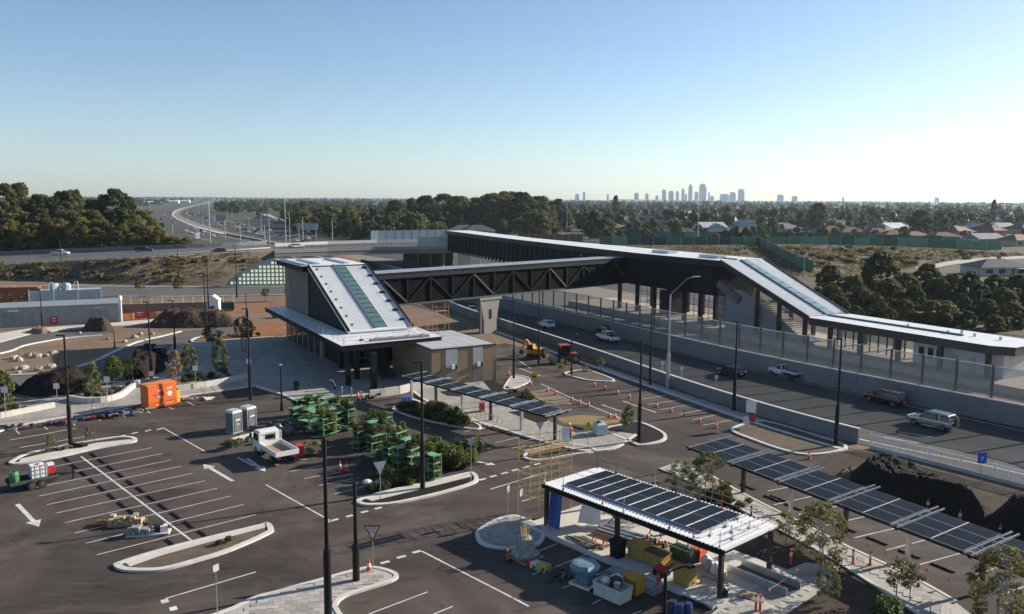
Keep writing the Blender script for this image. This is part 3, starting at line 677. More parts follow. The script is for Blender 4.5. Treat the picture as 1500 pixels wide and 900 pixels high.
q = [p + Vector((.2, 0, 0)) for p in pts]; mb.add(pts + q, [(3, 2, 1, 0), (4, 5, 6, 7), (0, 1, 5, 4), (1, 2, 6, 5), (2, 3, 7, 6), (3, 0, 4, 7)]); mb.build('side_wall', dark, A)
mb = MB(); pts = [(a(45.6, 112, .1)), a(45.6, 130.5, .1), a(45.6, 130.5, 12.6), a(45.6, 112, 6)]
q = [p + Vector((.2, 0, 0)) for p in pts]; mb.add(pts + q, [(3, 2, 1, 0), (4, 5, 6, 7), (0, 1, 5, 4), (1, 2, 6, 5), (2, 3, 7, 6), (3, 0, 4, 7)]); mb.build('side_wall', dark, A)
MB().bx(-3.6, 4.7, -2.0, 12.5, .1, 4.7).build('entry_hall', darkp, A)
for i in range(4): MB().bx(-3.2 + i * 2, -1.5 + i * 2, -2.14, -2.02, .2, 3.2).build('entry_door', glassd, A)
MB().bx(-4.2, -3.75, 4.5, 24.5, .1, 4.7).build('ground_floor_wall', tan, A)
for i in range(6): MB().bx(-4.3, -4.22, 6 + i * 3.2, 8.2 + i * 3.2, .2, 3.4).build('shop_window', glassd, A)
mb = MB(); quad_slab(mb, [a(39.2, 104.5, .4), a(41.4, 104.5, .4), a(41.4, 116, 4.6), a(39.2, 116, 4.6)], .35); mb.build('escalator', M('escalator', (.10, .10, .105), .4, .5), A)
for bx_, by_ in [(547.5, 571), (523, 556), (500, 541), (485, 523), (462, 506), (445, 494)]:
    p = G(bx_, by_); I = Matrix.Rotation(-TH, 3, 'Z') @ (p - A.location)
    MB().bx(I.x - .33, I.x + .33, I.y - .33, I.y + .33, .1, 4.76).build('column', black, A)
for u, v in ((46.5, 103.6), (46.6, 108), (34.2, 103)): MB().bx(u - 41 - .3, u - 41 + .3, v - 118 - .3, v - 118 + .3, .1, 4.76).build('column', black, A)
mb = MB()
for (p, q) in ((a(33.5, 102.2), a(47, 103.1)), (a(33.4, 102.3), a(34, 142))):
    for h in (6.0, 6.5): mb.tube(p + Vector((0, 0, h)), q + Vector((0, 0, h)), .022, n=4)
    n = int((q - p).length / 2.2)
    for i in range(n + 1): s_ = p.lerp(q, i / n); mb.tube(s_ + Vector((0, 0, 5.5)), s_ + Vector((0, 0, 6.5)), .028, n=4)
mb.build('guard_rail', galv, A)
MB().bx(-3.7, 4.6, -15.0, -14.4, 5.502, 5.8).build('roof_upstand', M('upstand_grey', (.2, .2, .2), .6), A)
for i in range(5): MB().box(a(36.5 + i * 2.1, 104.3, 5.62), (.5, .35, .22)).build('roof_bracket', black, A)
# --- annex
X = thing('plant_annex', 'tan flat-roofed annex with grey door bays beside the station front columns', 'building', UV(47.9, 102.5), TH)
x = LU(47.9, 102.5)
MB().bx(-4.7, 4.6, -5.5, 8, 0, 4.8).build('wall', tan, X); MB().bx(-4.78, 4.68, -5.58, 8.08, 4.8, 4.92).build('roof_edge', brownsteel, X)
MB().bx(-4.5, 4.4, -5.3, 7.8, 4.921, 4.95).build('roof', M('annex_roof', (.42, .42, .41), .6, 0, .1, 1), X)
for ua, ub in ((-2.75, -1.1), (1.15, 2.6)):
    MB().bx(ua, ub, -5.56, -5.5, 2.35, 4.78).build('louvre_panel', greyc, X); MB().bx(ua, ub, -5.55, -5.5, 0, 2.33).build('service_door', M('bronze_door', (.17, .15, .13), .5, .2), X)
    MB().bx(ub - .85, ub - .42, -5.75, -5.56, 2.2, 2.75).build('wall_unit', white, X); MB().bx(ub - .36, ub - .1, -5.72, -5.56, 2.15, 2.7).build('wall_fan', black, X)
mb = MB()
for i in range(3): mb.bx(-.5 + i * 1.9, -.44 + i * 1.9, -5, 7.5, 4.95, 4.97)
mb.build('roof_rib', roofw, X, kind='stuff')
mb = MB().beam((-4.4, -5.58, 1.2), (-3.3, -5.58, 2.3), .05, .06); mb.build('conduit', black, X)
# --- scaffold on the station roof
def scaffold(name, label, loc, rz, nx, ny, nz, dx, dy, dz, mat, board=None, r=.035):
    t = thing(name, label, 'scaffold', loc, rz)
    for i in range(nx + 1):
        for j in range(ny + 1): MB().tube((i * dx, j * dy, 0), (i * dx, j * dy, nz * dz + .9), r, n=5).build('upright', mat, t)
    mb = MB()
    for k in range(1, nz + 1):
        for h in (0, .5, 1.0):
            z = k * dz + h - (0 if h == 0 else 0)
            if z > nz * dz + .95: continue
            for j in range(ny + 1): mb.tube((0, j * dy, z), (nx * dx, j * dy, z), r * .8, n=4)
            for i in range(nx + 1): mb.tube((i * dx, 0, z), (i * dx, ny * dy, z), r * .8, n=4)
    mb.build('ledger', mat, t)
    mb = MB()
    for k in range(nz): MB().tube((0, 0, k * dz), (nx * dx, 0, (k + 1) * dz), r * .8, n=4).build('brace', mat, t); MB().tube((0, ny * dy, (k + 1) * dz), (nx * dx, ny * dy, k * dz), r * .8, n=4).build('brace', mat, t)
    if board:
        for k in range(nz, nz + 1):
            for j in range(2): MB().bx(0, nx * dx, .06 + j * dy / 3, -.03 + (j + 1) * dy / 3, k * dz - .04, k * dz).build('plank', board, t)
    return t
scaffold('scaffold', 'small orange scaffold bay on the station canopy corner', UV(47.2, 104.2, 5.5), TH, 1, 1, 2, 1.8, 1.3, 1.6, M('scaffold_rust', (.42, .2, .07), .6), timber, .025)
scaffold('edge_scaffold', 'low run of orange guard rails beside the stair roof foot', UV(45.6, 106, 5.5), TH, 2, 1, 1, 1.2, 3.5, .6, M('rail_orange', (.5, .2, .09), .6), None, .025)
# --- footbridge
BR = thing('footbridge', 'dark steel truss footbridge with pale roof crossing over the freeway', 'footbridge', UV(47.6, 127.6), TH + math.atan2(15, 62.4))
Lb = math.hypot(62.4, 15)
mb = MB(); mb.prism([(-1, -.3, 0), (Lb, -.3, 0), (Lb, 4.6, 0), (-1, 4.6, 0)], 11.75, 12.0, 0, 1); mb.build('roof', [roofb, dark], BR)
MB().bx(-.8, Lb, -.2, 4.5, 11.0, 11.748).build('roof_fascia', black, BR)
MB().bx(-.5, Lb, .25, 4.2, 6.75, 10.99).build('cladding', M('mesh_cladding', (.005, .006, .0075), .8, 0, .25, .5, spec=.04), BR)
MB().bx(-.8, Lb - 8, -.1, .2, 6.45, 6.74).build('bottom_chord', M('chord_steel', (.07, .07, .068), .5, .3), BR); MB().bx(-.8, Lb, .2, 4.4, 6.5, 6.745).build('deck', dark, BR)
nb = 13; dxb = 62.0 / nb
for i in range(nb + 1):
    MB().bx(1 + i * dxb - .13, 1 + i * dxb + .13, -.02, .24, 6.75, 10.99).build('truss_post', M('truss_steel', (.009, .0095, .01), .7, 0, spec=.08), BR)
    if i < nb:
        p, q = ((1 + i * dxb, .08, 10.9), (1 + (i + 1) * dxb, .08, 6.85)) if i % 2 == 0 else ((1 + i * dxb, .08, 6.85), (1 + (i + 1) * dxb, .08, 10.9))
        MB().beam(p, q, .2, .26).build('truss_brace', MATS['truss_steel'] if i % 4 else M('painted_lit_brace', (.05, .046, .043), .6, 0), BR)  # some braces coloured paler to stand for sun catching them
# pier
P_ = thing('bridge_pier', 'flared concrete pier holding up the dark footbridge', 'pier', UV(70.6, 133.6), BR.rotation_euler.z)
mb = MB(); mb.loft([[(-w, -.7, z), (w, -.7, z), (w, .7, z), (-w, .7, z)] for w, z in ((1.5, 0), (1.5, 2.2), (2.15, 5.5), (2.2, 6.0))]); mb.build('shaft', M('pier_concrete', (.24, .225, .205), .85, 0, .08, .4), P_)
MB().bx(-2.6, 2.6, -.9, .9, 6.0, 6.42).build('cap', MATS['pier_concrete'], P_); MB().tube((-2.35, -.8, .1), (-2.35, -.8, 6), .09).build('drain_pipe', offwhite, P_)
MB().bx(-.25, .25, -.76, -.7, 2.6, 4.3).build('sign_plate', black, P_)
# --- platform station
B = thing('platform_station', 'long platform station with stepped white roof descending toward the platform end', 'station', UV(111.5, 90), TH)
b = LU(111.5, 90); un, uf = 106.8, 116.4
Pz = 1.05
plat = pg(b, [(105.2, 30), (118, 30), (118, 160), (105.2, 160)])
MB().prism(plat, 0, Pz).build('platform', ground_mat('platform_slab', [(.3, (.33, .22, .15)), (.55, (.46, .37, .29)), (.8, (.52, .46, .4))], .25, 3, .1), B)
lowr = pg(b, [(un, 93), (un, 63.5), (un + 1.6, 61), (uf - .6, 61.6), (uf, 63), (uf, 94)])
MB().prism(lowr, 5.25, 5.5, 0, 1).build('low_roof', [roofw, brownsteel], B); MB().prism(inset(lowr, .06), 4.35, 5.248).build('low_fascia', M('fascia_brown', (.035, .026, .023), .5, .1), B)
def sb(u, v, up=0.0):
    t = (v - 93) / (113.5 - 93); return b(u, v, 5.5 + (13.2 - 5.5) * t + up)
mb = MB(); quad_slab(mb, [sb(un, 93), sb(uf, 94), sb(uf + 1.4, 113.5), sb(un, 113.5)], .28); mb.build('stair_roof', roofw, B)
mb = MB()
for i in range(26):
    u = un + .5 + i * .36
    if 111.0 < u < 113.6: continue
    mb.beam(sb(u, 93.2, .02), sb(u + .05, 113.4, .01), .06, .035)
mb.build('roof_rib', roofw, B, kind='stuff')
for uu, du in ((un + .12, 0), (uf - .1, 1.4)):
    mb = MB(); mb.beam(sb(uu, 93, -.25), sb(uu + du, 113.5, -.25), .25, .9); mb.build('edge_beam', brownsteel, B)
mb = MB(); mb.beam(sb(111.2, 93.3, .1), sb(111.6, 113.2, .1), .25, .24); mb.build('skylight_gutter', M('gutter_teal', (.05, .09, .095), .4, .3), B)
for i in range(11):
    va = 93.4 + i * 1.8; mb = MB(); quad_slab(mb, [sb(111.5, va, .1), sb(113.4, va, .1), sb(113.4, va + 1.68, .1), sb(111.5, va + 1.68, .1)], .07); mb.build('skylight_pane', M('skylight_pale', (.30, .42, .42), .15, .2, .1, .4), B)
    mb = MB(); quad_slab(mb, [sb(111.5, va + 1.68, .14), sb(113.1, va + 1.68, .14), sb(113.1, va + 1.8, .14), sb(111.5, va + 1.8, .14)], .1); mb.build('skylight_bar', MATS['gutter_teal'], B)
upr = pg(b, [(un, 113.4), (un - .6, 135), (un + 2.2, 165), (un + 5.6, 200), (un + 14, 259), (un + 22, 257), (un + 13.5, 200), (uf + 2.6, 165), (uf + 2, 135), (uf + 1.4, 113.4)])
MB().prism(upr, 12.95, 13.2, 0, 1).build('upper_roof', [roofw, black], B); MB().prism(inset(upr, .06), 12.0, 12.948).build('upper_fascia', black, B)
upi = inset(upr, .9)
wl = pg(b, [(un + .9, 114.5), (un + .3, 135), (un + .9, 147), (uf + .8, 147), (uf + .4, 114.5)])
MB().prism(wl, 6.6, 11.99).build('concourse', M('concourse_cladding', (.014, .013, .013), .7, 0, .15, .4, spec=.08), B)
wl2 = pg(b, [(un + 1.0, 147.01), (un + 2.8, 165), (un + 6.2, 200), (un + 14.2, 258), (un + 21.4, 256.5), (un + 12.8, 200), (uf + 1.6, 165), (uf + .8, 147.01)])
MB().prism(wl2, 6.9, 11.99).build('skywalk', M('skywalk_cladding', (.015, .014, .015), .7, 0, .1, .4, spec=.08), B)
for i in range(28):                                               # slatted far half of the skywalk
    t = i / 27; v = 176 + 80 * t; uo = (un + 3.95 + (v - 176) * .0938) if v < 200 else un + 6.2 + (v - 200) * .1379
    MB().bx(uo - 111.5 - .35, uo - 111.5 - .05, v - 90 - .5, v - 90 + .5, 6.3, 12.0).build('wall_slat', M('slat_black', (.010, .010, .011), .6, 0, spec=.2), B)
for i in range(9):
    v = 116 + i * 2.2; MB().bx(un + .75 - 111.5 - .02 * i, un + .88 - 111.5, v - 90, v - 90 + 2.1, 7.0, 11.6).build('wall_panel', M('concourse_panel', (.022, .02, .02), .7, 0, .1, .6, vary_obj=.3, spec=.08), B)
for v0_, w in ((150, 1.0), (154, 1), (158.5, 1), (162, 1)): MB().bx(un + 1.0 - 111.5, un + 1.2 - 111.5, v0_ - 90, v0_ - 90 + w, 11.0, 11.7).build('clerestory_window', glassd, B)
for (va, vb, ua, ub) in ((117, 122, 109.6, 111.8), (132, 137, 110.4, 112.8)): MB().bx(ua - 111.5, ub - 111.5, va - 90, vb - 90, 13.2, 13.75).build('roof_plant', galv, B)
MB().bx(111.0 - 111.5, 111.3 - 111.5, 23.6, 32, 13.2, 13.4).build('roof_upstand', MATS['gutter_teal'], B)
MB().bx(111.2 - 111.5, 111.6 - 111.5, -20, 3, 5.5, 5.72).build('roof_upstand', MATS['gutter_teal'], B)
for i in range(8): MB().bx(.05, .95, -19 + i * 2.7, -18.7 + i * 2.7, 5.5, 5.62).build('skylight_bar', galv, B)
for u, v in ((112.4, 69), (112.6, 65.5), (113.4, 71.5), (111.4, 72.3), (112, 79)): MB().tube(b(u, v, 5.5), b(u, v, 5.95), .18, .2).build('roof_vent', galv, B)
for i, v in enumerate((63.8, 70.5, 77, 83.5, 89, 94, 99.5, 104.5)):
    ztop = 4.4 if v < 93 else 5.2 + (v - 93) * .37
    for u in (un + .55, uf - .7): MB().bx(u - 111.5 - .28, u - 111.5 + .28, v - 90 - .28, v - 90 + .28, Pz, ztop).build('column', brownsteel if v > 63 else red, B)
for v in (115, 119, 123.5, 128, 132.5, 138, 144):
    for u in (un + .9, uf): MB().bx(u - 111.5 - .32, u - 111.5 + .32, v - 90 - .32, v - 90 + .32, Pz, 6.6).build('column', black, B)
MB().bx(un + 1.8 - 111.5, uf - 2.2 - 111.5, 62.5 - 90, 75.5 - 90, Pz, 4.3).build('platform_office', rendered, B)
for v, w in ((73.8, .8), (72.4, .8), (71.4, .5)): MB().bx(un + 1.74 - 111.5, un + 1.8 - 111.5, v - 90, v - 90 + w, 2.2, 3.6).build('window', glassd, B)
for v, w in ((68.6, .9), (66.2, 1.0)): MB().bx(un + 1.74 - 111.5, un + 1.8 - 111.5, v - 90, v - 90 + w, Pz, 3.3).build('door', M('office_door', (.3, .3, .3), .5), B)
for i in range(9): MB().bx(un + 3.6 - 111.5, un + 3.68 - 111.5, 78.2 - 90 + i * 1.5, 79.5 - 90 + i * 1.5, Pz + .9, 3.8).build('waiting_room_pane', screen, B); MB().bx(un + 3.55 - 111.5, un + 3.72 - 111.5, 78.05 - 90 + i * 1.5, 78.2 - 90 + i * 1.5, Pz, 3.9).build('waiting_room_mullion', black, B)
# stair and grey stair wall below the sloping roof
mb = MB(); pts = [b(un + 1.4, 92.5, Pz), b(un + 1.4, 113, Pz), b(un + 1.4, 113, 8.2), b(un + 1.4, 109, 8.2), b(un + 1.4, 96, 2.2)]
q = [p + Vector((.3, 0, 0)) for p in pts]; n = 5; mb.add(pts + q, [tuple(range(4, -1, -1)), tuple(range(5, 10))] + [(i, (i + 1) % 5, 5 + (i + 1) % 5, 5 + i) for i in range(5)])
mb.build('stair_wall', M('stair_wall', (.23, .23, .24), .8), B)
for i in range(24): MB().bx(un + 1.75 - 111.5, un + 4.4 - 111.5, 94 - 90 + i * .62, 94.6 - 90 + i * .62, 1.2 + i * .285, 1.36 + i * .285).build('stair_tread', M('tread', (.26, .24, .21), .8), B)
mb = MB(); quad_slab(mb, [b(un + .8, 109, 7.0), b(un + 2.4, 109, 7.0), b(un + 2.4, 114.4, 9.6), b(un + .8, 114.4, 9.6)], 1.3); mb.build('escalator', M('escalator_side', (.15, .13, .12), .6), B)
mb = MB()
for u in (un + 6.0,):
    for i in range(14): mb.bx(u - 111.5, u + .06 - 111.5, 116 - 90 + i * 2.1, 116.08 - 90 + i * 2.1, Pz, 5.6)
    for z in (2.2, 3.4, 4.6): mb.bx(u - 111.5, u + .06 - 111.5, 116 - 90, 145 - 90, z, z + .08)
mb.build('lift_lobby_frame', black, B)
MB().bx(uf - 3 - 111.5, uf - 1 - 111.5, 116 - 90, 121 - 90, Pz, 5.8).build('lift_shaft', rendered, B); MB().bx(un + 3.5 - 111.5, un + 6 - 111.5, 130 - 90, 134 - 90, Pz, 5.8).build('lift_shaft', darkp, B)
MB().bx(un + 4 - 111.5, un + 4.4 - 111.5, 111.5 - 90, 113 - 90, Pz, 5.6).build('pale_partition', M('hoarding', (.5, .43, .33), .8), B)  # plain panel in a pale tan hoarding colour
# --- walls and fences along the freeway
fe = smooth([G(x_, y_) for x_, y_ in far_e], 5, False); nee = smooth([G(x_, y_) for x_, y_ in near_e], 5, False)
Wf = thing('retaining_wall', 'grey concrete wall between the freeway lanes and the railway', 'wall', fe[10])
fin = [p for p in fe[:52]]
def resample(pts, step):
    out = [pts[0].copy()]; rem = step
    for p, q in zip(pts, pts[1:]):
        L = (q - p).length; pos = 0.0
        while L - pos >= rem: pos += rem; out.append(p.lerp(q, pos / L)); rem = step
        rem -= L - pos
    return out
rs = resample(fin, 4.0)
rs = [p for p in rs if p.y < 330]
for p, q in zip(rs, rs[1:]):
    d = (q - p).normalized(); MB().wall([p + d * .015, q - d * .015], .3, 0, 2.35).build('wall_panel', wallc, Wf, world=True)
mb = MB().wall(rs, .36, 2.35, 2.47); mb.build('coping', M('coping', (.52, .52, .52), .7), Wf, world=True)
FN = thing('screen_fence', 'tall clear screen fence on dark posts along the railway wall', 'fence', rs[12])
off = [p + Vector((.87, .49, 0)) * .55 for p in rs]
for p, q in zip(off[:44], off[1:45]):
    MB().beam(p + Vector((0, 0, 1.0)), p + Vector((0, 0, 6.15)), .2, .26).build('post', M('fence_post', (.13, .125, .125), .5, .3), FN, world=True)
    d = (q - p).normalized(); MB().wall([p + d * .12, q - d * .12], .04, 2.45, 5.95).build('screen_panel', screen, FN, world=True)
    MB().beam(p + Vector((0, 0, 6.0)), q + Vector((0, 0, 6.0)), .06, .09).build('top_rail', offwhite, FN, world=True)
Wn = thing('barrier_wall', 'long pale-topped concrete barrier between the car park and the freeway', 'wall', nee[20])
ne2 = resample(nee[10:52], 3.0); cut = [p for p in ne2 if PX(*p)[0] < 1274 and p.y < 330]
for p, q in zip(cut, cut[1:]):
    d = (q - p).normalized(); MB().wall([p + d * .012, q - d * .012], .28, 0, 1.5).build('wall_panel', wallc, Wn, world=True)
MB().wall(cut, .36, 1.5, 1.6).build('coping', kerbm, Wn, world=True)
kerb([(726, 487), (750, 495), (870, 538), (1000, 584), (1125, 627), (1235, 660)], .5, .14, 3)
slab('footpath', gp([(880, 536), (1000, 577), (1125, 617), (1230, 646), (1228, 652), (1125, 623), (1000, 583), (872, 540)]), -.02, .06, M('side_path', (.33, .34, .35), .8))
BL = thing('balustrade', 'white vertical-bar balustrade at the end of the freeway barrier', 'fence', G(1290, 655))
bp = resample([G(1275, 657), G(1350, 676), G(1500, 715), G(1700, 770)], .16)
for i, p in enumerate(bp[:-1]):
    if i < 260: 
        if i == 0: bar = MB().bx(-.02, .02, -.02, .02, .35, 1.35).build('baluster', white, BL); base_l = bar
        else: bar = base_l.copy(); COL.objects.link(bar)
        bar.location = p - BL.location
for i in range(0, len(bp), 18): MB().beam(bp[i] + Vector((0, 0, 0)), bp[i] + Vector((0, 0, 1.5)), .1, .1).build('post', white, BL, world=True)
for z in (.33, 1.4): MB().path([p + Vector((0, 0, z)) for p in bp[::18] + [bp[-1]]], .035, 4).build('rail', white, BL, world=True)
MB().wall(bp[::18] + [bp[-1]], .3, 0, .3).build('plinth', kerbm, BL, world=True)
# --- overpass bridge over the freeway
OV = thing('road_bridge', 'grey concrete road bridge with glass screens behind the station', 'bridge', G(520, 372, 0))
pn = [G(x_, y_, 8.0) for x_, y_ in ((402, 366.5), (480, 364), (552, 362), (655, 361), (700, 360.5))]; pf = [G(x_, y_, 8.0) for x_, y_ in ((402, 357.5), (480, 354), (552, 352), (655, 350), (700, 349.5))]
mb = MB(); P = [Vector((p.x, p.y, 0)) for p in pn] + [Vector((p.x, p.y, 0)) for p in reversed(pf)]
mb.prism(P, 5.7, 7.0); mb.build('deck', M('deck_concrete', (.19, .185, .18), .85, 0, .08, .2), OV, world=True)
MB().prism(inset(P, 1.2), 7.0, 7.06).build('road_surface', road_asph, OV, world=True)
z_ = lambda L: [Vector((p.x, p.y, 0)) for p in L]
MB().wall(z_(pn), .3, 7.0, 8.1).build('parapet', M('parapet', (.27, .27, .27), .8), OV, world=True); MB().wall(z_(pf), .3, 7.0, 8.1).build('parapet', M('parapet_pale', (.4, .4, .4), .8), OV, world=True)
mb = MB()
for q in (.6, 1.1):
    for p, r in zip(z_(pn), z_(pn)[1:]): mb.tube(p + Vector((0, 0, 8.1 + q)), r + Vector((0, 0, 8.1 + q)), .05, n=4)
for p in resample(z_(pn), 3.0): mb.tube(p + Vector((0, 0, 8.1)), p + Vector((0, 0, 9.2)), .05, n=4)
mb.build('hand_rail', brownsteel, OV, world=True)
for L, x0, x1, h in ((pn, 600, 660, 11.2), (pf, 543, 700, 11.6)):
    R2 = [p for p in resample(z_(L), 3.4) if x0 < PX(p.x, p.y, 8)[0] < x1]
    for p, r in zip(R2, R2[1:]): d = (r - p).normalized(); MB().wall([p + d * .08, r - d * .08], .08, 8.12, h).build('glass_screen', bridgeglass, OV, world=True); MB().beam(p + Vector((0, 0, 8.1)), p + Vector((0, 0, h)), .14, .14).build('screen_post', galv, OV, world=True)
g0 = G(598, 396); g1 = G(655, 391)
for i in range(4):
    p = g0.lerp(g1, i / 3.0); MB().box(p + Vector((0, 8, 2.85)), (5.0 if i < 3 else 3, 1.6, 5.68), -.1).build('bridge_pier', M('pier_dark', (.10, .095, .09), .85), OV, world=True)
p = G(680, 389); MB().box(p + Vector((0, 2, 2.85)), (4.2, 1.5, 5.69), .2).build('bridge_pier', offwhite, OV, world=True)
# --- glowing block wall arch in the embankment
AR = thing('portal_arch', 'curved portal wall of greenish glowing glass blocks in the bank', 'arch', G(380, 419))
pa, pb_ = G(331, 419.5), G(428, 418.5); dv = (pb_ - pa); Ls = dv.length; dv.normalize(); nv = Vector((dv.y, -dv.x, 0))
def arch_h(t): return .3 + 7.4 * math.sin(min(1, t * 1.02) * math.pi / 2) ** .8 if t > 0 else .3
n = 16; poly = [pa + dv * (Ls * i / n) + Vector((0, 0, arch_h(i / n))) for i in range(n + 1)]; bot = [Vector((p.x, p.y, .1)) for p in poly]
MB().strip(bot, poly).build('frame_panel', M('arch_frame', (.36, .42, .38), .6), AR, world=True)
MB().strip([p + nv * .02 for p in poly], [p + nv * .02 + Vector((0, 0, .35)) for p in poly]).build('arch_rim', concrete, AR, world=True)
MB().strip([p + Vector((0, 0, .35)) - nv * 2.5 for p in poly], [p + nv * .1 + Vector((0, 0, .36)) for p in poly]).build('arch_top', bank, AR, world=True)
mb = MB(); st = 1.08
for i in range(int(Ls / st)):
    for k in range(9):
        h = .5 + k * st
        if h + .85 < arch_h((i * st) / Ls) - .1:
            p = pa + dv * (i * st + .5) + nv * .06
            mb.box(p + Vector((0, 0, h + .36)), (.62, .08, .66), ang(pa, pb_))
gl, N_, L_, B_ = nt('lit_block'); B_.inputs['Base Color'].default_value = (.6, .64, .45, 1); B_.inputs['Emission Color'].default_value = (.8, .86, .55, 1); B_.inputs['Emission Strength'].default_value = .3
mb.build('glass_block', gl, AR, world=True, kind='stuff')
# --- substation
SBp, SBq = G(-40, 482.5), G(175, 471.5); SBr = ang(SBp, SBq); SBL = (SBq - SBp).length
SB = thing('substation', 'grey flat-walled substation with blue-grey double doors and red sign', 'building', SBp, SBr)
MB().bx(0, SBL, 0, 9, 0, 3.45).build('wall', subst, SB); MB().bx(-.06, SBL + .06, -.06, 9.06, 3.45, 3.6).build('roof_edge', M('parapet_cap', (.24, .25, .255), .6), SB)
def sbx(px): return (G(px, 479 - px * .05) - SBp).dot((SBq - SBp).normalized())
for x0, x1, h in ((7, 21, 2.5), (22, 36, 2.5), (47, 54, 2.5), (133, 146, 2.35), (147, 160, 2.35)):
    MB().bx(sbx(x0), sbx(x1), -.08, 0, .05, h).build('door', substdoor, SB)
for x0, x1 in ((14, 28), (139, 152)): MB().bx(sbx(x0), sbx(x1), -.22, 0, 2.85, 3.05).build('wall_light', offwhite, SB)
o = MB().bx(sbx(74), sbx(86), -.1, 0, .35, 1.6).build('notice_board', red, SB)
MB().bx(sbx(78), sbx(82), -.12, -.1, 1.2, 1.35).build('sign_strip', white, o); MB().bx(sbx(77), sbx(83), -.12, -.1, .7, .8).build('sign_strip', white, o)
MB().tube((SBL + .4, -.2, 0), (SBL + .4, -.2, 3.9), .16).build('corner_post', white, SB); MB().ball((SBL + .3, -.2, 4.5), (.4, .4, .65), 8, 6).build('post_cap', white, SB)
TK = thing('screened_plant', 'pale translucent screens round roof plant behind the grey substation', 'plant', G(92, 452), SBr)
tq = M('translucent_panel', (.36, .44, .48), .3, 0, .08, .5)
for i in range(3):
    MB().bx(-6.2 + i * 4.6, -1.75 + i * 4.6, 0, .1, 1.2, 3.9).build('screen_panel', tq, TK); MB().bx(-6.3 + i * 4.6, -6.12 + i * 4.6, -.05, .15, 0, 4.3).build('screen_post', white, TK)
MB().bx(7.55, 7.7, -.05, .15, 0, 4.3).build('screen_post', white, TK); MB().bx(-6, 7.4, .4, 5, 0, 3.8).build('plant_box', tq, TK)
for q in (-1.4, .8): MB().lathe((q, 2, 3.8), [(.9, 0), (1.0, .9), (.6, 1.5)], 8).build('cooling_tank', tq, TK)
for q in (-2.6, 2.2): MB().path([(q, 1, 3.8), (q + .3, 1, 5.6), (q + .9, 1, 5.6), (q + 1, 1, 3.8)], .06).build('pipe', white, TK)
rub = thing('rubble_wall', 'orange limestone rubble bank behind the grey substation', 'wall', G(20, 452))
rp, rq = G(-60, 455), G(53, 452.5); rng = random.Random(5)
for i in range(34):
    for k in range(5):
        p = rp.lerp(rq, (i + rng.uniform(-.3, .3)) / 33); s = rng.uniform(.3, .48); MB().ball(p + Vector((0, k * .35, 3.0 + k * .62 + rng.uniform(-.1, .1) - 1.2)), (s, s * .8, s * .75), 6, 4, 0, .25, rng).build('stone', brick_w, rub, world=True)
MB().wall([rp + Vector((0, 1.8, 0)), rq + Vector((0, 1.8, 0))], 2.4, 0, 4.6).build('core', red_dirt, rub, world=True)
fr = thing('site_fence', 'white rail fence along the low road behind the red earth', 'fence', G(240, 450))
fp = resample([G(176, 446.5, 2.0), G(240, 444.5, 2.0), G(300, 443, 2.0), G(345, 442, 2.0)], 2.0)
for p in fp: MB().beam(p, p + Vector((0, 0, 1.4)), .08, .08).build('post', offwhite, fr, world=True)
for z in (.6, 1.3): MB().path([p + Vector((0, 0, z)) for p in fp], .04, 4).build('rail', offwhite, fr, world=True)
MB().wall(fp, .5, -2, .05).build('low_wall', M('low_wall', (.2, .16, .13), .85), fr, world=True)
om = thing('orange_barrier', 'long orange mesh barrier on stakes before the low fence', 'fence', G(240, 468))
op = resample([G(177, 470), G(240, 466), G(265, 464.5)], 2.2)
for p in op: MB().tube(p, p + Vector((0, 0, 1.5)), .05).build('stake', offwhite, om, world=True)
for p, q in zip(op, op[1:]): MB().wall([p, q], .03, .1, 1.35).build('mesh_panel', meshor, om, world=True)
rs_ = thing('red_sign_board', 'red notice board fixed on the orange mesh barrier', 'sign', G(209, 469.5), ang(G(199, 470), G(219, 469)))
MB().bx(-1.3, 1.3, -.1, -.02, .4, 2.0).build('board', red, rs_); MB().bx(-1.0, .2, -.12, -.1, 1.5, 1.62).build('text_strip', white, rs_); MB().bx(-1.0, -.2, -.12, -.1, 1.1, 1.2).build('text_strip', white, rs_)
for q in (-1.1, 1.1): MB().tube((q, 0, 0), (q, 0, 2), .05).build('post', galv, rs_)
hut = thing('site_hut', 'small white gabled hut near the red earth mound', 'hut', G(312, 463), R_(10))
mb = MB(); mb.loft([[(-1.1, y, 0), (1.1, y, 0), (1.1, y, 3.2), (0, y, 4.0), (-1.1, y, 3.2)] for y in (0, 3)]); mb.build('wall', white, hut); MB().beam((-1.25, 1.5, 3.1), (0, 1.5, 4.05), 3.2, .1, up=(0, 0, 1)).beam((1.25, 1.5, 3.1), (0, 1.5, 4.05), 3.2, .1).build('roof', offwhite, hut); MB().bx(-.5, .3, -.06, 0, 0, 2).build('door', navy, hut)
gsb = thing('green_site_board', 'dark green board on posts beside the white hut', 'sign', G(335, 462), R_(5))
MB().bx(-1.2, 1.2, -.05, .05, 1.2, 2.6).build('board', M('dark_green', (.02, .06, .04), .6), gsb)
for q in (-1, 1): MB().tube((q, .1, 0), (q, .1, 2.6), .05).build('post', galv, gsb)
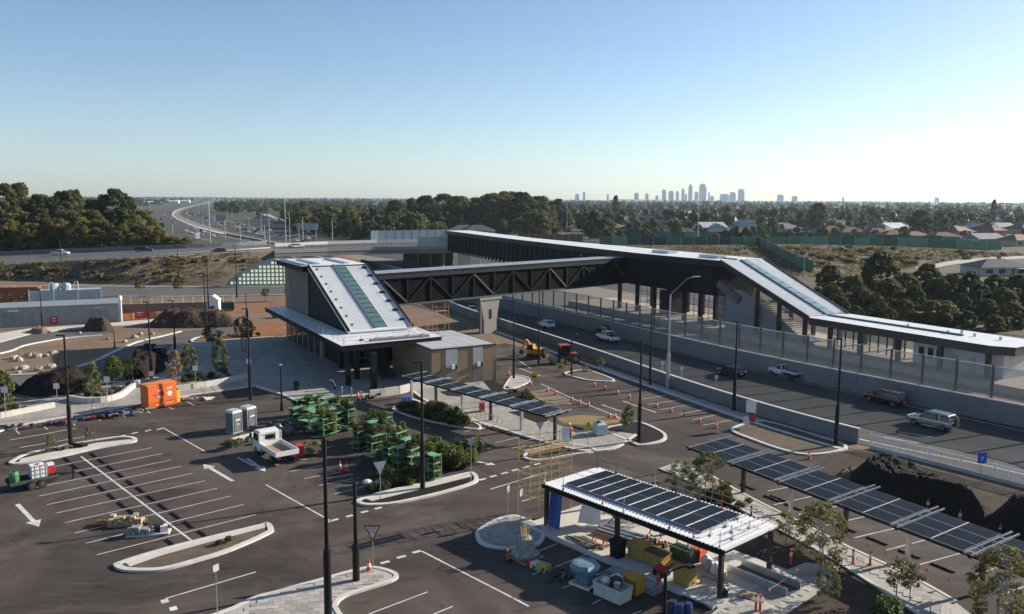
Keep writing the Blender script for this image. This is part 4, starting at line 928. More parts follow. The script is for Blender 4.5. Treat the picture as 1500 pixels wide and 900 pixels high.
# fence along the crest and guard rail
gr = thing('guard_rail', 'steel guard rail on short posts along the overpass road', 'barrier', G(200, 378, 7))
gl_ = resample(smooth([CG(x_, y_ - 1.2) for x_, y_ in crest_n], 6, False), 4.0)
for p in gl_: MB().beam(p, p + Vector((0, 0, .8)), .12, .12).build('post', galv, gr, world=True)
MB().wall(gl_, .12, .45, .8).build('rail', galv, gr, world=True)
br2 = thing('road_barrier', 'dark concrete barrier on the far side of the overpass road', 'barrier', G(150, 368, 7))
for p, q in zip(resample(cf, 6), resample(cf, 6)[1:]): MB().wall([p, q], .4, 0, 1.4).build('barrier_block', M('barrier_grey', (.15, .155, .165), .85), br2, world=True)
# ------------------------------------------------------------ solar canopies
def pv_canopy(name, label, base, q, n, bay, h0, h1, wf, wb, cols=2, rows=3, extra=0):
    """row of bays along base->q; columns stand on the line, panels reach wf before and wb behind it"""
    rz = ang(base, q); t = thing(name, label, 'solar canopy', base, rz); L = n * bay
    zz = lambda y: h0 + (h1 - h0) * (y + wf) / (wf + wb)
    for i in range(n + 1):
        MB().bx(i * bay - .14, i * bay + .14, -.12, .12, 0, zz(0) - .2).build('column', [galv, brownsteel][i % 2], t)
        mb = MB(); mb.beam((i * bay, -wf, zz(-wf) - .14), (i * bay, wb + .5, zz(wb + .5) - .14), .16, .24); mb.build('beam', black, t)
        for s in ((-.22, .22) if 0 < i < n else (.15,)): MB().beam((i * bay + s, -wf - .15, zz(-wf) + .05), (i * bay + s, wb + .9, zz(wb + .9) + .05), .09, .1).build('bay_rail', galv, t)
    for y in (-wf + .35, -wf / 2 + .3, wb * .5, wb - .3): MB().beam((-.3, y, zz(y) - .02), (L + .3, y, zz(y) - .02), .08, .12).build('purlin', galv, t)
    MB().beam((-.3, -wf, zz(-wf) - .05), (L + .3, -wf, zz(-wf) - .05), .1, .16).build('front_gutter', black, t)
    pw, pd = (bay - .7) / cols, (wf + wb) / rows
    first = None
    for i in range(n):
        for k in range(cols):
            for r in range(rows):
                x0 = i * bay + .35 + k * pw; y0 = -wf + r * pd
                if first is None:
                    mb = MB(); mb.bx(.03, pw - .03, .02, pd - .02, 0, .04, 0); mb.bx(.045, pw - .045, .035, pd - .035, .04, .044, 1)
                    first = o = mb.build('solar_panel', [pvf, pv], t)
                else: o = first.copy(); COL.objects.link(o)
                o.location = (x0, y0, zz(y0) + .07); o.rotation_euler = (math.atan2(h1 - h0, wf + wb), 0, 0)
    for i in range(n):
        for k in range(1, cols): x0 = i * bay + .35 + k * pw; MB().beam((x0, -wf, zz(-wf) + .1), (x0, wb, zz(wb) + .1), .07, .05).build('panel_rail', offwhite, t)
    for r in range(1, rows): y0 = -wf + r * (wf + wb) / rows; MB().beam((.3, y0, zz(y0) + .1), (L - .3, y0, zz(y0) + .1), .035, .04).build('panel_rail', galv, t)
    return t
b0, b1 = G(1161, 754), G(1338, 827.8); d = (b1 - b0).normalized()
pv_canopy('solar_canopy', 'long solar panel carport over the bays beside the dark mulch heap', b0 - d * 10.3, b1, 9, 5.04, 2.8, 3.1, 1.5, 2.4)
b0, b1 = G(605, 582.5), G(776, 635); d = (b1 - b0).normalized()
pv_canopy('solar_canopy', 'narrow solar panel carport over the paved strip at the station', b0 - d * .3, b1, 5, 4.95, 2.75, 2.85, 1.35, 1.3, 2, 2)
# ------------------------------------------------------------ bicycle shelter with everything under and before it
CP, CQ = G(801, 771), G(1055, 878); CRZ = ang(CP, CQ); cx = (CQ - CP).normalized(); cy = Vector((-cx.y, cx.x, 0)); CLn = (CQ - CP).length
def CW(x, y, z=0.0): return CP + cx * x + cy * y + Vector((0, 0, z))
SH = thing('bicycle_shelter', 'open steel shelter with solar panels on its white ribbed roof', 'shelter', CP, CRZ)
W_, H_ = 5.6, 3.15
mb = MB().bx(-.25, CLn + .3, -.2, W_, H_, H_ + .1); mb.build('roof_sheet', roofw, SH)
mb = MB()
for i in range(52): mb.bx(-.2 + i * .305, -.09 + i * .305, -.3, W_ + .08, H_ + .1, H_ + .145)
mb.build('roof_rib', roofw, SH, kind='stuff')
MB().bx(-.3, CLn + .35, -.28, -.2, H_ - .22, H_ + .12).build('roof_edge', dark, SH)
for y in (-.05, W_ - .25): MB().bx(-.1, CLn + .12, y - .1, y + .1, H_ - .34, H_ - .005).build('beam', brownsteel, SH)
for x_ in (0, CLn / 2, CLn): MB().bx(x_ - .1, x_ + .1, .05, W_ - .36, H_ - .3, H_ - .006).build('cross_beam', brownsteel, SH)
for x_ in (0, CLn * .455, CLn):
    for y in (-.05, W_ - .25): MB().bx(x_ - .13, x_ + .13, y - .13, y + .13, .12, H_ - .345).build('column', brownsteel, SH)
first = None
for i in range(10):
    for r in range(2):
        x0 = 1.15 + i * 1.205; y0 = .75 + r * 2.2
        if first is None:
            mb = MB(); mb.bx(0, 1.13, 0, 2.15, 0, .05, 0); mb.bx(.012, 1.118, .012, 2.138, .05, .054, 1); first = o = mb.build('solar_panel', [pvf, pv], SH)
        else: o = first.copy(); COL.objects.link(o)
        o.location = (x0, y0, H_ + .24 + .02 * r)
for i in range(1, 10): MB().bx(1.15 + i * 1.205 - .075, 1.15 + i * 1.205, .75, 5.1, H_ + .24, H_ + .31).build('panel_rail', white, SH)
for k in range(9):
    xx = -.1 + k * 1.9
    for y in ((-.15, W_ - .1) if k < 8 else (-.15,)):
        if y < 0 and k in (2, 5): continue
        pm = MB().tube((xx, y, H_ + .1), (xx, y, H_ + 1.15), .022).box((xx, y, H_ + .2), (.1, .1, .16))
        pm.build('edge_post', [galv, brownsteel, brownsteel, red][(k + (y > 0)) % 4], SH)
mb = MB()
for h in (.6, 1.05): mb.tube((-.2, W_ - .1, H_ + h), (CLn + .2, W_ - .1, H_ + h), .022, n=4).tube((CLn + .1, -.1, H_ + h), (CLn + .1, W_ - .1, H_ + h), .022, n=4)
mb.build('edge_rail', M('tube_steel', (.3, .27, .24), .5, .6), SH)
for k, (x_, y) in enumerate(((13.6, 1.0), (14.2, 2.4), (14.5, 3.9), (13.2, 4.6), (13.4, 3.0), (14.8, 1.6))): MB().tube((x_, y, H_ + .1), (x_, y, H_ + .6), .04).box((x_, y, H_ + .16), (.22, .22, .1)).build('roof_anchor', galv, SH)
# slab under it
def cpoly(*pts): return [CW(x_, y) for x_, y in pts]
slab('shelter_slab', cpoly((-1.2, -1.15), (CLn + .6, -1.15), (CLn + .9, 6.6), (-1.2, 6.6)), -.02, .12, pale_slab)
struct('kerb', MB().wall(cpoly((-1.2, -1.3), (CLn + .5, -1.3)), .34, -.02, .2), kerbm)
sheet('garden_bed', cpoly((-1.4, 6.62), (CLn + .6, 6.62), (CLn + .4, 8.4), (-1.2, 8.0)), .05, soil)
def item(name, label, cat, x_, y, z=.12, rz=0.0, group=None): return thing(name, label, cat, CW(x_, y, z), CRZ + rz, group)
t = item('leaning_sheet', 'tall blue sheet leaning by the shelter end column', 'panel', .75, .1); MB().box((0, 0, 1.25), (1.15, .05, 2.5), 0, 0, 0, -.1).build('sheet', blue, t); MB().box((-.2, -.1, 1.4), (.05, .05, 2.2), 0, 0, 0, -.1).build('batten', signblue, t)
t = item('white_board', 'large white board propped upright behind the blue sheet', 'board', 1.6, 1.9); mb = MB(); mb.add([(-.2, -.1, .1), (1.5, .5, .3), (1.5, .6, 1.9), (.1, .2, 2.1), (-.2, -.04, .1), (1.5, .56, .3), (1.5, .66, 1.9), (.1, .26, 2.1)], [(0, 1, 2, 3), (7, 6, 5, 4), (0, 4, 5, 1), (1, 5, 6, 2), (2, 6, 7, 3), (3, 7, 4, 0)]); mb.build('board_face', white, t); MB().beam((1.2, .7, 0), (1.2, .6, 1.4), .06, .06).build('prop', timber, t)
t = item('beam_stack', 'stack of long grey steel channels on the shelter slab', 'steel stack', 5.3, 2.3, rz=.15)
for k in range(6): MB().bx(-2.0 + .1 * (k % 2), 1.9 - .2 * (k % 3), -.7 + k * .27, -.5 + k * .27, .05 + .1 * (k % 2), .24 + .1 * (k % 2)).build('channel', [M('channel_grey', (.2, .21, .22), .5, .4), galv][k % 2], t)
t = item('timber_pile', 'loose pile of dark planks behind the shelter kerb', 'timber pile', 3.9, -.2, rz=-.12)
for k in range(8): MB().box((-.1 + .12 * k, -.5 + k * .14, .06 + .05 * (k % 3)), (2.6 - .2 * (k % 3), .12, .05), .1 * (k % 3 - 1)).build('plank', [M('dark_plank', (.09, .07, .055), .8), timber, galv][k % 3], t)
t = item('trestle', 'orange folding sawhorse beside the loose dark planks', 'sawhorse', 5.2, .05); MB().beam((-.6, 0, .75), (.6, 0, .75), .1, .14).build('top_bar', orange, t)
for sx in (-.5, .5):
    for sy in (-.3, .3): MB().beam((sx, 0, .72), (sx * 1.1, sy, 0), .06, .06).build('leg', orange, t)
t = item('hand_rail', 'bent yellow tube rail standing on the slab beside the black bin', 'rail', 6.2, .35); MB().path([(-.9, 0, .75), (.5, 0, .75), (.8, 0, .6), (.85, 0, 0)], .035, 6).path([(-.9, 0, .75), (-.95, 0, 0)], .035, 6).build('bent_tube', yellow, t)
t = item('waste_bin', 'black box litter bin near the middle shelter column', 'bin', 7.15, -.25); MB().loft([[(-w, -w, z), (w, -w, z), (w, w, z), (-w, w, z)] for w, z in ((.36, 0), (.4, 1.05), (.46, 1.06), (.46, 1.15), (.3, 1.3))]).build('body', black, t); MB().bx(-.3, .3, -.42, -.4, .7, .95).build('slot', rubber, t)
def crate(label, x_, y, sx, sy, sz, mat, rz=0, z=.12, lid=None):
    t = item('site_box', label, 'crate', x_, y, z, rz); MB().loft([[(-sx * k, -sy * k, zz), (sx * k, -sy * k, zz), (sx * k, sy * k, zz), (-sx * k, sy * k, zz)] for k, zz in ((.47, .05), (.5, .1), (.5, sz))]).build('body', mat, t)
    MB().bx(-sx / 2 - .03, sx / 2 + .03, -sy / 2 - .03, sy / 2 + .03, sz, sz + .08).build('lid', lid or mat, t)
    for s in (-1, 1): MB().bx(s * sx * .3 - .05, s * sx * .3 + .05, -sy / 2 + .05, sy / 2 - .05, 0, .06).build('skid', timber, t)
    MB().bx(-.12, .12, -sy / 2 - .05, -sy / 2 - .01, sz * .7, sz * .8).build('latch', galv, t)
    return t
crate('tall yellow plywood crate behind the middle shelter column', 8.3, .65, 1.3, .9, 1.05, yelply, .1)
crate('low olive yellow crate with dark lid on the slab', 9.6, .8, 1.7, 1.0, .85, yelply, 0, .12, M('dark_lid', (.07, .055, .045), .7))
crate('small yellow cube crate near the kerb at the shelter end', 12.6, -.1, 1.15, .9, .85, yelply, .05)
crate('ochre crate parked in the shaded bay below the kerb', 11.1, -3.3, 1.2, 1.0, 1.0, M('ochre', (.42, .21, .025), .7), .1, 0)
crate('upright lime yellow drum crate beside the ochre crate', 10.5, -4.1, .55, .55, 1.0, M('lime', (.5, .47, .1), .6), 0, 0, offwhite)
t = item('work_table', 'cluttered timber work table with tins and tools', 'table', 8.6, 2.0); MB().bx(-1.2, 1.2, -.5, .5, .78, .84).build('table_top', timber, t)
for sx in (-1.05, 1.05):
    for sy in (-.4, .4): MB().bx(sx - .04, sx + .04, sy - .04, sy + .04, 0, .78).build('leg', timber, t)
rng = random.Random(11)
for k in range(12):
    o = MB().lathe((0, 0, 0), [(.09, 0), (.1, .2), (.06, .26)], 7).build('paint_tin', [offwhite, red, black, galv][k % 4]); o.location = CW(7.6 + .18 * k, 2.0 + rng.uniform(-.35, .35), .96); tag(o, where('small ' + ['cream', 'red', 'black', 'steel'][k % 4] + ' tin on the cluttered work table', *o.location), 'tin', 'tins on the work table')
t = item('generator', 'black and green engine set behind the tool table', 'generator', 10.4, 2.6); MB().bx(-.8, .8, -.45, .45, .1, .9).build('engine', M('machine_green', (.02, .05, .03), .6), t); MB().path([(-.9, -.5, 0), (-.9, -.5, 1.1), (.9, -.5, 1.1), (.9, -.5, 0)], .04).path([(-.9, .5, 0), (-.9, .5, 1.1), (.9, .5, 1.1), (.9, .5, 0)], .04).build('frame', black, t); MB().tube((.4, 0, .9), (.4, 0, 1.3), .08).build('exhaust', galv, t)
t = item('tool_chest', 'bright red orange tool chest behind the engine set', 'tool chest', 10.9, 3.5); MB().bx(-.5, .5, -.4, .4, 0, .75).build('body', hi_or, t); MB().bx(-.53, .53, -.43, .43, .75, .85).build('lid', orange, t)
t = item('red_mower', 'red wheeled compactor beside the low olive crate', 'machine', 10.9, -.3); MB().bx(-.4, .4, -.3, .3, .15, .55).build('body', red, t); MB().path([(.4, .2, .4), (.9, .2, 1.0), (.9, -.2, 1.0), (.4, -.2, .4)], .03).build('handle', black, t)
for s in (-.3, .3): MB().tube((s, -.36, .18), (s, .36, .18), .18, n=10).build('wheel', rubber, t)
t = item('red_mixer', 'red motor stand with black wheels near the white board', 'machine', 3.3, 3.9); MB().ball((0, 0, .9), (.4, .4, .45), 8, 6).build('drum', red, t); MB().path([(-.5, -.4, 0), (0, 0, .7), (.5, -.4, 0)], .04).path([(0, .5, 0), (0, 0, .7)], .04).build('stand', black, t)
for k, (x_, y, m_, w) in enumerate(((11.9, 3.1, offwhite, 'cream'), (12.5, 2.7, M('grey_bag', (.3, .33, .35), .8), 'grey'), (13.1, 2.5, fabric, 'white'), (13.7, 2.2, M('pink_litter', (.62, .42, .36), .8), 'pinkish'))):
    o = MB().lathe((0, 0, 0), [(.3, 0), (.38, .2), (.33, .5), (.12, .62), (.16, .72)], 9, 0).build('sack', m_, None, smooth=True); o.location = CW(x_, y, .12); tag(o, f'{w} tied sack in the row of sacks at the slab edge', 'sack', 'sacks at the slab edge')
t = item('steel_trough', 'long dark steel trough lying past the shelter end', 'trough', 15.6, 4.0, rz=-.05); mb = MB(); mb.bx(-2.2, 2.2, -.7, .7, 0, .06); mb.build('base', M('trough_steel', (.10, .105, .115), .5, .4), t)
for s in (-.72, .72): MB().beam((-2.2, s, .25), (2.2, s, .25), .08, .5).build('side', galv, t)
t = item('site_bucket', 'small black bucket at the near corner of the slab', 'bucket', 15.3, .3); MB().lathe((0, 0, 0), [(.16, 0), (.2, .45), (.22, .46)], 9).build('body', black, t); MB().path([(-.2, 0, .45), (0, 0, .62), (.2, 0, .45)], .015).build('handle', galv, t)
t = item('board_sheet', 'brown plywood sheet lying flat beyond the near column', 'board', 16.4, 1.6, .14, .3); MB().bx(-.8, .8, -.5, .5, 0, .03).build('sheet', M('brown_ply', (.3, .22, .15), .8), t)
t = item('hand_rail', 'low grey bicycle hoop on the bright slab near the last column', 'bicycle hoop', 13.9, .55); MB().path([(-.6, 0, 0), (-.55, 0, .5), (-.3, 0, .62), (.7, 0, .62), (.85, 0, .5), (.9, 0, 0)], .035, 6).build('bent_tube', M('hoop_steel', (.12, .12, .12), .4, .6), t)
t = item('flat_stand', 'dark flat panel on a stand above the small yellow crate', 'stand', 12.0, .9); MB().box((0, 0, 1.0), (.9, .7, .05), 0, 0, .15).build('panel', black, t); MB().tube((0, 0, 0), (0, 0, 1), .04).build('post', galv, t)
t = item('saw_bench', 'dark motor on legs near the back of the slab', 'machine', 6.6, 4.4); MB().ball((0, 0, .7), (.5, .35, .35), 8, 5).build('body', M('brown_machine', (.08, .05, .035), .6), t); 
for s in (-.4, .4): MB().beam((s, 0, .6), (s * 1.3, 0, 0), .06, .06).build('leg', black, t)
# the shaded bays in front of the shelter
t = thing('bulk_bag', 'wrapped white bulk bag slumped on a pallet near the scaffold foot', 'bulk bag', G(769, 817), CRZ); MB().lathe((0, 0, .14), [(.9, 0), (1.0, .22), (.72, .4), (.62, .9), (.55, 1.3), (.3, 1.4)], 9).build('bag', M('film_wrap', (.30, .29, .265), .5, 0, .3, 3, .8), t)
for k in range(6): MB().tube((-.2 + .08 * k, -.1 + .05 * (k % 3), 1.3), (-.35 + .13 * k, -.1 + .08 * (k % 3), 2.1 + .1 * (k % 3)), .035).build('bundle_pole', [yellow, timber][k % 2], t)
for k in range(5): MB().bx(-1 + k * .45, -.75 + k * .45, -.9, .9, .1, .14).build('slat', timber, t)
for s in (-.8, 0, .8): MB().bx(-1, 1, s - .06, s + .06, 0, .1).build('bearer', timber, t)
t = thing('wrapped_pallet', 'pallet of pale blue film-wrapped goods in the shaded bay', 'pallet', G(857, 856), CRZ + .1)
rng = random.Random(2)
for k in range(5): MB().bx(-.8 + k * .35, -.58 + k * .35, -.65, .65, .12, .16).build('slat', offwhite, t)
for s in (-.6, 0, .6): MB().bx(-.8, .8, s - .05, s + .05, 0, .12).build('bearer', offwhite, t)
MB().lathe((0, 0, .16), [(.55, 0), (.62, .2), (.55, .55), (.6, .7)], 10).build('lower_bundle', wrapb, t, smooth=True); MB().lathe((0, -.05, .84), [(.6, 0), (.9, .12), (.98, .4), (.8, .62), (.5, .66)], 9).build('upper_bundle', wrapb, t)
t = thing('metal_skip', 'white open metal skip full of tins in the shaded bay', 'skip', G(897, 876), CRZ + .05); mb = MB(); mb.loft([[(-1.1 * k, -.6 * k, z), (1.1 * k, -.6 * k, z), (1.1 * k, .6 * k, z), (-1.1 * k, .6 * k, z)] for k, z in ((.92, .06), (1, .95), (1.02, .95))], caps=False); mb.bx(-1, 1, -.55, .55, .55, .6); mb.build('body', M('skip_white', (.52, .51, .47), .6, 0, .15, 2), t)
MB().lathe((.5, -.2, .6), [(.2, 0), (.22, .6), (.1, .66)], 9).build('steel_pot', galv, t); MB().bx(-.2, .3, 0, .5, .6, 1.25).build('dark_box', navy, t); MB().ball((-.6, .1, .85), (.35, .3, .25), 8, 5).build('rubble_bag', offwhite, t)
for k, (m_, w) in enumerate(((red, 'red'), (offwhite, 'cream'), (M('olive_box', (.36, .36, .08), .7), 'olive'))):
    t = thing('flat_carton', f'{w} flat carton in the low carton stack on the asphalt', 'carton', G(780 + k * 8, 829 + k * 3.5), CRZ + .1 * k, 'flat cartons in the shaded bay'); MB().bx(-.42, .42, -.3, .3, 0, .3 + .08 * k).build('box', m_, t); MB().bx(-.43, .43, -.04, .04, .3 + .08 * k, .305 + .08 * k).build('tape', timber, t)
t = thing('scrap_pile', 'low dark heap of clamps and fittings in the shaded bay', 'scrap', G(814, 842), CRZ)
for k in range(34): MB().box((rng.uniform(-1.5, 1.5), rng.uniform(-.6, .6), rng.uniform(.06, .3)), (rng.uniform(.15, .5), .12, .12), rng.uniform(0, 3)).build('fitting', [M('fitting', (.05, .055, .06), .6, .4), galv][k % 6 == 0], t)
t = thing('panel_stack', 'stack of grey boards at the kerb in the shaded bay', 'boards', G(925, 853), CRZ)
for k in range(5): MB().bx(-2.2 + .1 * k, 2.1, -.5 + .03 * k, .5, k * .07, k * .07 + .06).build('board', M('board_grey', (.26, .29, .31), .6), t)
t = thing('tripod', 'red survey tripod with spread legs near the kerb tip', 'tripod', G(964, 873), 0)
for k in range(3): MB().tube((0, 0, 1.0), (.5 * math.cos(k * 2.1), .5 * math.sin(k * 2.1), 0), .03).build('leg', red, t)
MB().bx(-.15, .15, -.15, .15, 1.0, 1.12).build('head', red, t)
t = thing('wheel_stop_stack', 'dark rubber wheel stops left crosswise on the paved corner', 'wheel stops', G(1016, 882), CRZ + .1)
MB().bx(-.85, .85, -.09, .09, 0, .11).build('bar', rubber, t); MB().bx(-.3, 1.1, -.3, -.14, 0, .1).build('bar', rubber, t)
t = thing('blue_barrels', 'cluster of blue plastic drums at the bottom edge', 'drum', G(996, 905), 0); t.name = 'blue_drum'
for k, (x_, y) in enumerate(((0, 0), (.5, .12), (-.35, .4))): MB().lathe((x_, y, 0), [(.22, 0), (.25, .3), (.25, .6), (.2, .85)], 10).build('drum', M('drum_blue', (.02, .045, .14), .4), t)
t = scaffold('scaffold_tower', 'tall yellow scaffold tower standing at the shelter end', G(776, 764, 0), CRZ + math.pi / 2 - .1, 2, 1, 3, 2.0, 1.5, 1.75, M('scaffold_yellow', (.40, .27, .085), .6), timber, .026)
# ------------------------------------------------------------ lamp columns
def lamp_pole(label, base, ty=None, h=None, r=.09, arm=None, mat=None, head='flat', cat='lamp post'):
    p = G(*base) if len(base) == 2 else V3(base); h = h or tall(base, ty); m_ = mat or black
    t = thing('lamp_post', label, cat, p, 0)
    MB().tube((0, 0, 0), (0, 0, 1.0 if h < 6 else h * .38), r * 1.75, r * 1.65, 10).build('lower_pole', m_, t); MB().tube((0, 0, 1.0 if h < 6 else h * .38), (0, 0, h), r, r * .75, 8).build('upper_pole', m_, t)
    MB().bx(-.22, .22, -.22, .22, 0, .04).build('base_plate', m_, t)
    if arm:
        dx, dy, dz = arm
        MB().path([(0, 0, h), (dx * .7, dy * .7, h + dz * .9), (dx, dy, h + dz)], .05, 6).build('arm', m_, t); L = MB(); L.beam((dx * .92, dy * .92, h + dz - .02), (dx * 1.25, dy * 1.25, h + dz), .3, .12); L.build('lamp_head', M('lamp_head', (.55, .55, .55), .35, .5) if m_ is galv else black, t)
    elif head == 'cap': MB().lathe((0, 0, h), [(.1, 0), (.17, .05), (.17, .16), (.05, .22)], 10).build('lamp_head', M('lamp_cap', (.7, .7, .7), .15, .6), t)
    else: MB().box((-.35, 0, h - .05), (.75, .3, .1)).build('lamp_head', m_, t)
    return t
lamp_pole('tallest black lamp post, rising from the paved near island', (481, 905), h=10.7, r=.13)
lamp_pole('shorter black lamp post behind the give way sign', (522, 853), 706, r=.13)
lamp_pole('black lamp post on the planted island by the parked trailer', (104, 656), 491, r=.12)
lamp_pole('black lamp post on the mulched island before the plant racks', (619, 717), 529, r=.12)
lamp_pole('black lamp post behind the two portable toilets', (367, 586), 452, r=.12)
lamp_pole('black lamp post behind the orange cabinet', (222, 557), 442, r=.11)
lamp_pole('black lamp post beside the dead pinkish sapling', (257, 525), 440, r=.11)
lamp_pole('black lamp post at the kerb of the bus road', (302, 494), 400, r=.11)
lamp_pole('thin black lamp post by the white site hut', (306, 463), 375, r=.11)
lamp_pole('black lamp post in front of the glowing arch', (347, 436), 360, r=.12)
lamp_pole('black lamp post on the low road below the bank', (262, 419), 362, r=.12)
lamp_pole('short lamp post with pale cap near the bus stop planting', (361, 464), 429, r=.1, head='cap')
lamp_pole('black lamp post before the grey substation wall', (62, 480), 425, r=.1)
lamp_pole('black lamp post behind the screened roof plant', (92, 424), 352, r=.12)
lamp_pole('short thin black post on the bare sand', (168, 509), 486, r=.07)
lamp_pole('plaza lamp post with shining cap near the litter bin', (413, 602), 536, r=.11, head='cap')
lamp_pole('black lamp post beside the annex corner', (752.5, 555), 440, r=.1)
lamp_pole('black lamp post beside the orange excavator', (789, 532), 424, r=.1)
lamp_pole('black lamp post at the small kerbed island with a floodlight', (837, 550), 490, r=.1, arm=(.5, -.3, .1))
lamp_pole('black lamp post against the freeway barrier beside the silver street light', (952, 565), 440, r=.1)
lamp_pole('black lamp post in the dark mulch island', (936, 648), 497, r=.12)
lamp_pole('black lamp post at the barrier behind the white sign board', (1075, 602), 470, r=.12)
lamp_pole('black lamp post at the barrier end near the balustrade', (1224, 654), 495, r=.12)
q = G(975, 840, 6.5); lamp_pole('short lamp post with angled arm at the near shelter corner', (q.x, q.y, 0), h=6.5, r=.11, arm=(1.1, .15, .3))
lamp_pole('tall silver street light with long arm over the freeway', (978, 569), 432, r=.14, arm=(3.2, 1.2, 2.2), mat=galv)
lamp_pole('silver street light arching beyond the bridge pier', (704, 397), 382, r=.16, arm=(7.5, -2, 3.0), mat=galv)
lamp_pole('silver street light on the overpass before the gum trees', (113, 372), 299, r=.16, mat=galv)
lamp_pole('leaning silver mast beside the overpass end', (419, 368), 289, r=.15, mat=galv); lamp_pole('second silver mast beside the overpass end', (425, 367), 312, r=.13, mat=galv)
lamp_pole('silver freeway mast standing before the grey gantry', (308, 361), 295, r=.2, mat=galv); lamp_pole('silver mast before the scrub hill', (1022, 357), 296, r=.16, mat=galv); lamp_pole('silver mast behind the skywalk roof', (830, 345), 296, r=.16, mat=galv)
lamp_pole('silver post standing among the gums by the tracks', (1436, 460), 427, r=.12, mat=galv, head='cap'); lamp_pole('thin silver post at the green stepped wall', (1177, 412), 372, r=.1, mat=galv)
for i, (x_, y, ty) in enumerate(((330, 350, 322), (352, 352, 326), (388, 354, 330), (395, 359, 320), (253, 342, 328), (275, 332, 310), (298, 345, 318), (365, 338, 318), (487, 352, 320), (547, 350, 318), (444, 352, 318), (383, 344, 312), (208, 318, 300), (220, 312, 297), (340, 318, 305))):
    p = G(x_, y); tag(lamp_pole(None, (p.x, p.y, 0), h=tall((x_, y), ty), r=.16, mat=galv, arm=(1.5, 0, .4)), where('far silver freeway light', p.x, p.y, 8), 'lamp post', 'far freeway lights')
# ------------------------------------------------------------ signs
def text_mesh(f, t):
    m_ = f.materials[0]; q = bpy.data.objects.new('lettering', f); COL.objects.link(q); dg = bpy.context.evaluated_depsgraph_get()
    me = bpy.data.meshes.new_from_object(q.evaluated_get(dg)); bpy.data.objects.remove(q); me.materials.clear(); me.materials.append(m_)
    o = bpy.data.objects.new('lettering', me); COL.objects.link(o); o.parent = t; return o
def sign_post(label, base, h, kind, rz=0.0, size=.7, text=None):
    p = G(*base); t = thing('road_sign', label, 'sign', p, rz)
    MB().tube((0, .03, 0), (0, .03, h), .032).build('post', galv, t); s = size
    if kind == 'give_way':
        for k, (m_, y) in enumerate(((red, -.02), (white, -.035))):
            q = s * (1, .72)[k]; z = h - s * .42 - (.0 if k == 0 else .0)
            v = [(-q / 1.155, y, z + q * .5), (0, y, z - q), (q / 1.155, y, z + q * .5)]; v = [(a_ * .87, b_, c_ + .12) for a_, b_, c_ in v]
            MB().add(v + [(a_, y + .012, c_) for a_, b_, c_ in v], [(0, 1, 2), (5, 4, 3), (0, 3, 4, 1), (1, 4, 5, 2), (2, 5, 3, 0)]).build(('border', 'face')[k], m_, t)
        for k, w in enumerate(('GIVE', 'WAY')):
            f = bpy.data.curves.new('lettering', 'FONT'); f.body = w; f.size = .26; f.align_x = 'CENTER'; f.extrude = .003; f.materials.append(red); o = text_mesh(f, t); o.location = (0, -.055, h - s * .42 + .19 - k * .24); o.rotation_euler = (math.pi / 2, 0, 0)
    elif kind == 'give_way_back':
        z = h - s * .42; v = [(-s / 1.155 * .87, 0, z + s * .5 + .12), (0, 0, z - s + .12), (s / 1.155 * .87, 0, z + s * .5 + .12)]; MB().add(v + [(a_, .02, c_) for a_, b_, c_ in v], [(0, 1, 2), (5, 4, 3), (0, 3, 4, 1), (1, 4, 5, 2), (2, 5, 3, 0)]).build('back_plate', signback, t)
    elif kind == 'square': MB().bx(-s / 2, s / 2, -.02, .0, h - s, h).build('plate', [signback, white][text == 'w'], t)
    elif kind == 'p':
        MB().bx(-s / 2, s / 2, -.03, 0, h - s * 1.2, h).build('plate', signblue, t); f = bpy.data.curves.new('lettering', 'FONT'); f.body = 'P'; f.size = .55; f.align_x = 'CENTER'; f.extrude = .004; f.materials.append(white); o = text_mesh(f, t); o.location = (0, -.045, h - .75); o.rotation_euler = (math.pi / 2, 0, 0)
    elif kind == 'diamond':
        z = h - s * .6; v = [(-s * .6, -.02, z), (0, -.02, z - s * .6), (s * .6, -.02, z), (0, -.02, z + s * .6)]; MB().add(v + [(a_, 0, c_) for a_, b_, c_ in v], [(0, 1, 2, 3), (7, 6, 5, 4), (0, 4, 5, 1), (1, 5, 6, 2), (2, 6, 7, 3), (3, 7, 4, 0)]).build('plate', fluo, t)
        MB().ball((0, -.04, z + .22), (.07, .02, .07), 6, 4).beam((0, -.035, z + .14), (0, -.035, z - .06), .1, .02).beam((0, -.035, z - .05), (-.1, -.035, z - .27), .05, .02).beam((0, -.035, z - .05), (.1, -.035, z - .27), .05, .02).build('walker_symbol', black, t)
    return t
sign_post('red and white give way sign on the near paved island', (546.5, 841), 3.1, 'give_way', 0, .72)
sign_post('grey back of a triangle sign on the mulched island', (557.5, 733), 3.0, 'give_way_back', .5, .72)
sign_post('small grey sign back at the bottom edge of the asphalt', (319, 905), 3.2, 'square', 1.0, .4)
sign_post('blue parking sign before the freeway balustrade', (1435.5, 713), 3.0, 'p', .1, .8)
sign_post('lime walking figure diamond sign at the crossing', (861, 658), 2.7, 'diamond', 0, .62)
sign_post('small triangle sign back beside the yellow scaffold', (790.7, 669), 3.1, 'give_way_back', .3, .5)
for x_, y, ty, w in ((9, 615, 567, 'first white plaza sign, before the pale end shrub'), (84, 592, 562, 'white plaza sign standing before the near dark heap'), (158, 590, 552, 'white plaza sign behind the low planter wall'), (222.5, 561, 544, 'white plaza sign right behind the orange cabinet'), (287, 571, 536, 'white plaza sign beside the orange cabinet end wall'), (365, 556, 526, 'white plaza sign in the station shade')):
    sign_post(w, (x_, y), tall((x_, y), ty), 'square', .2, .62, 'w')
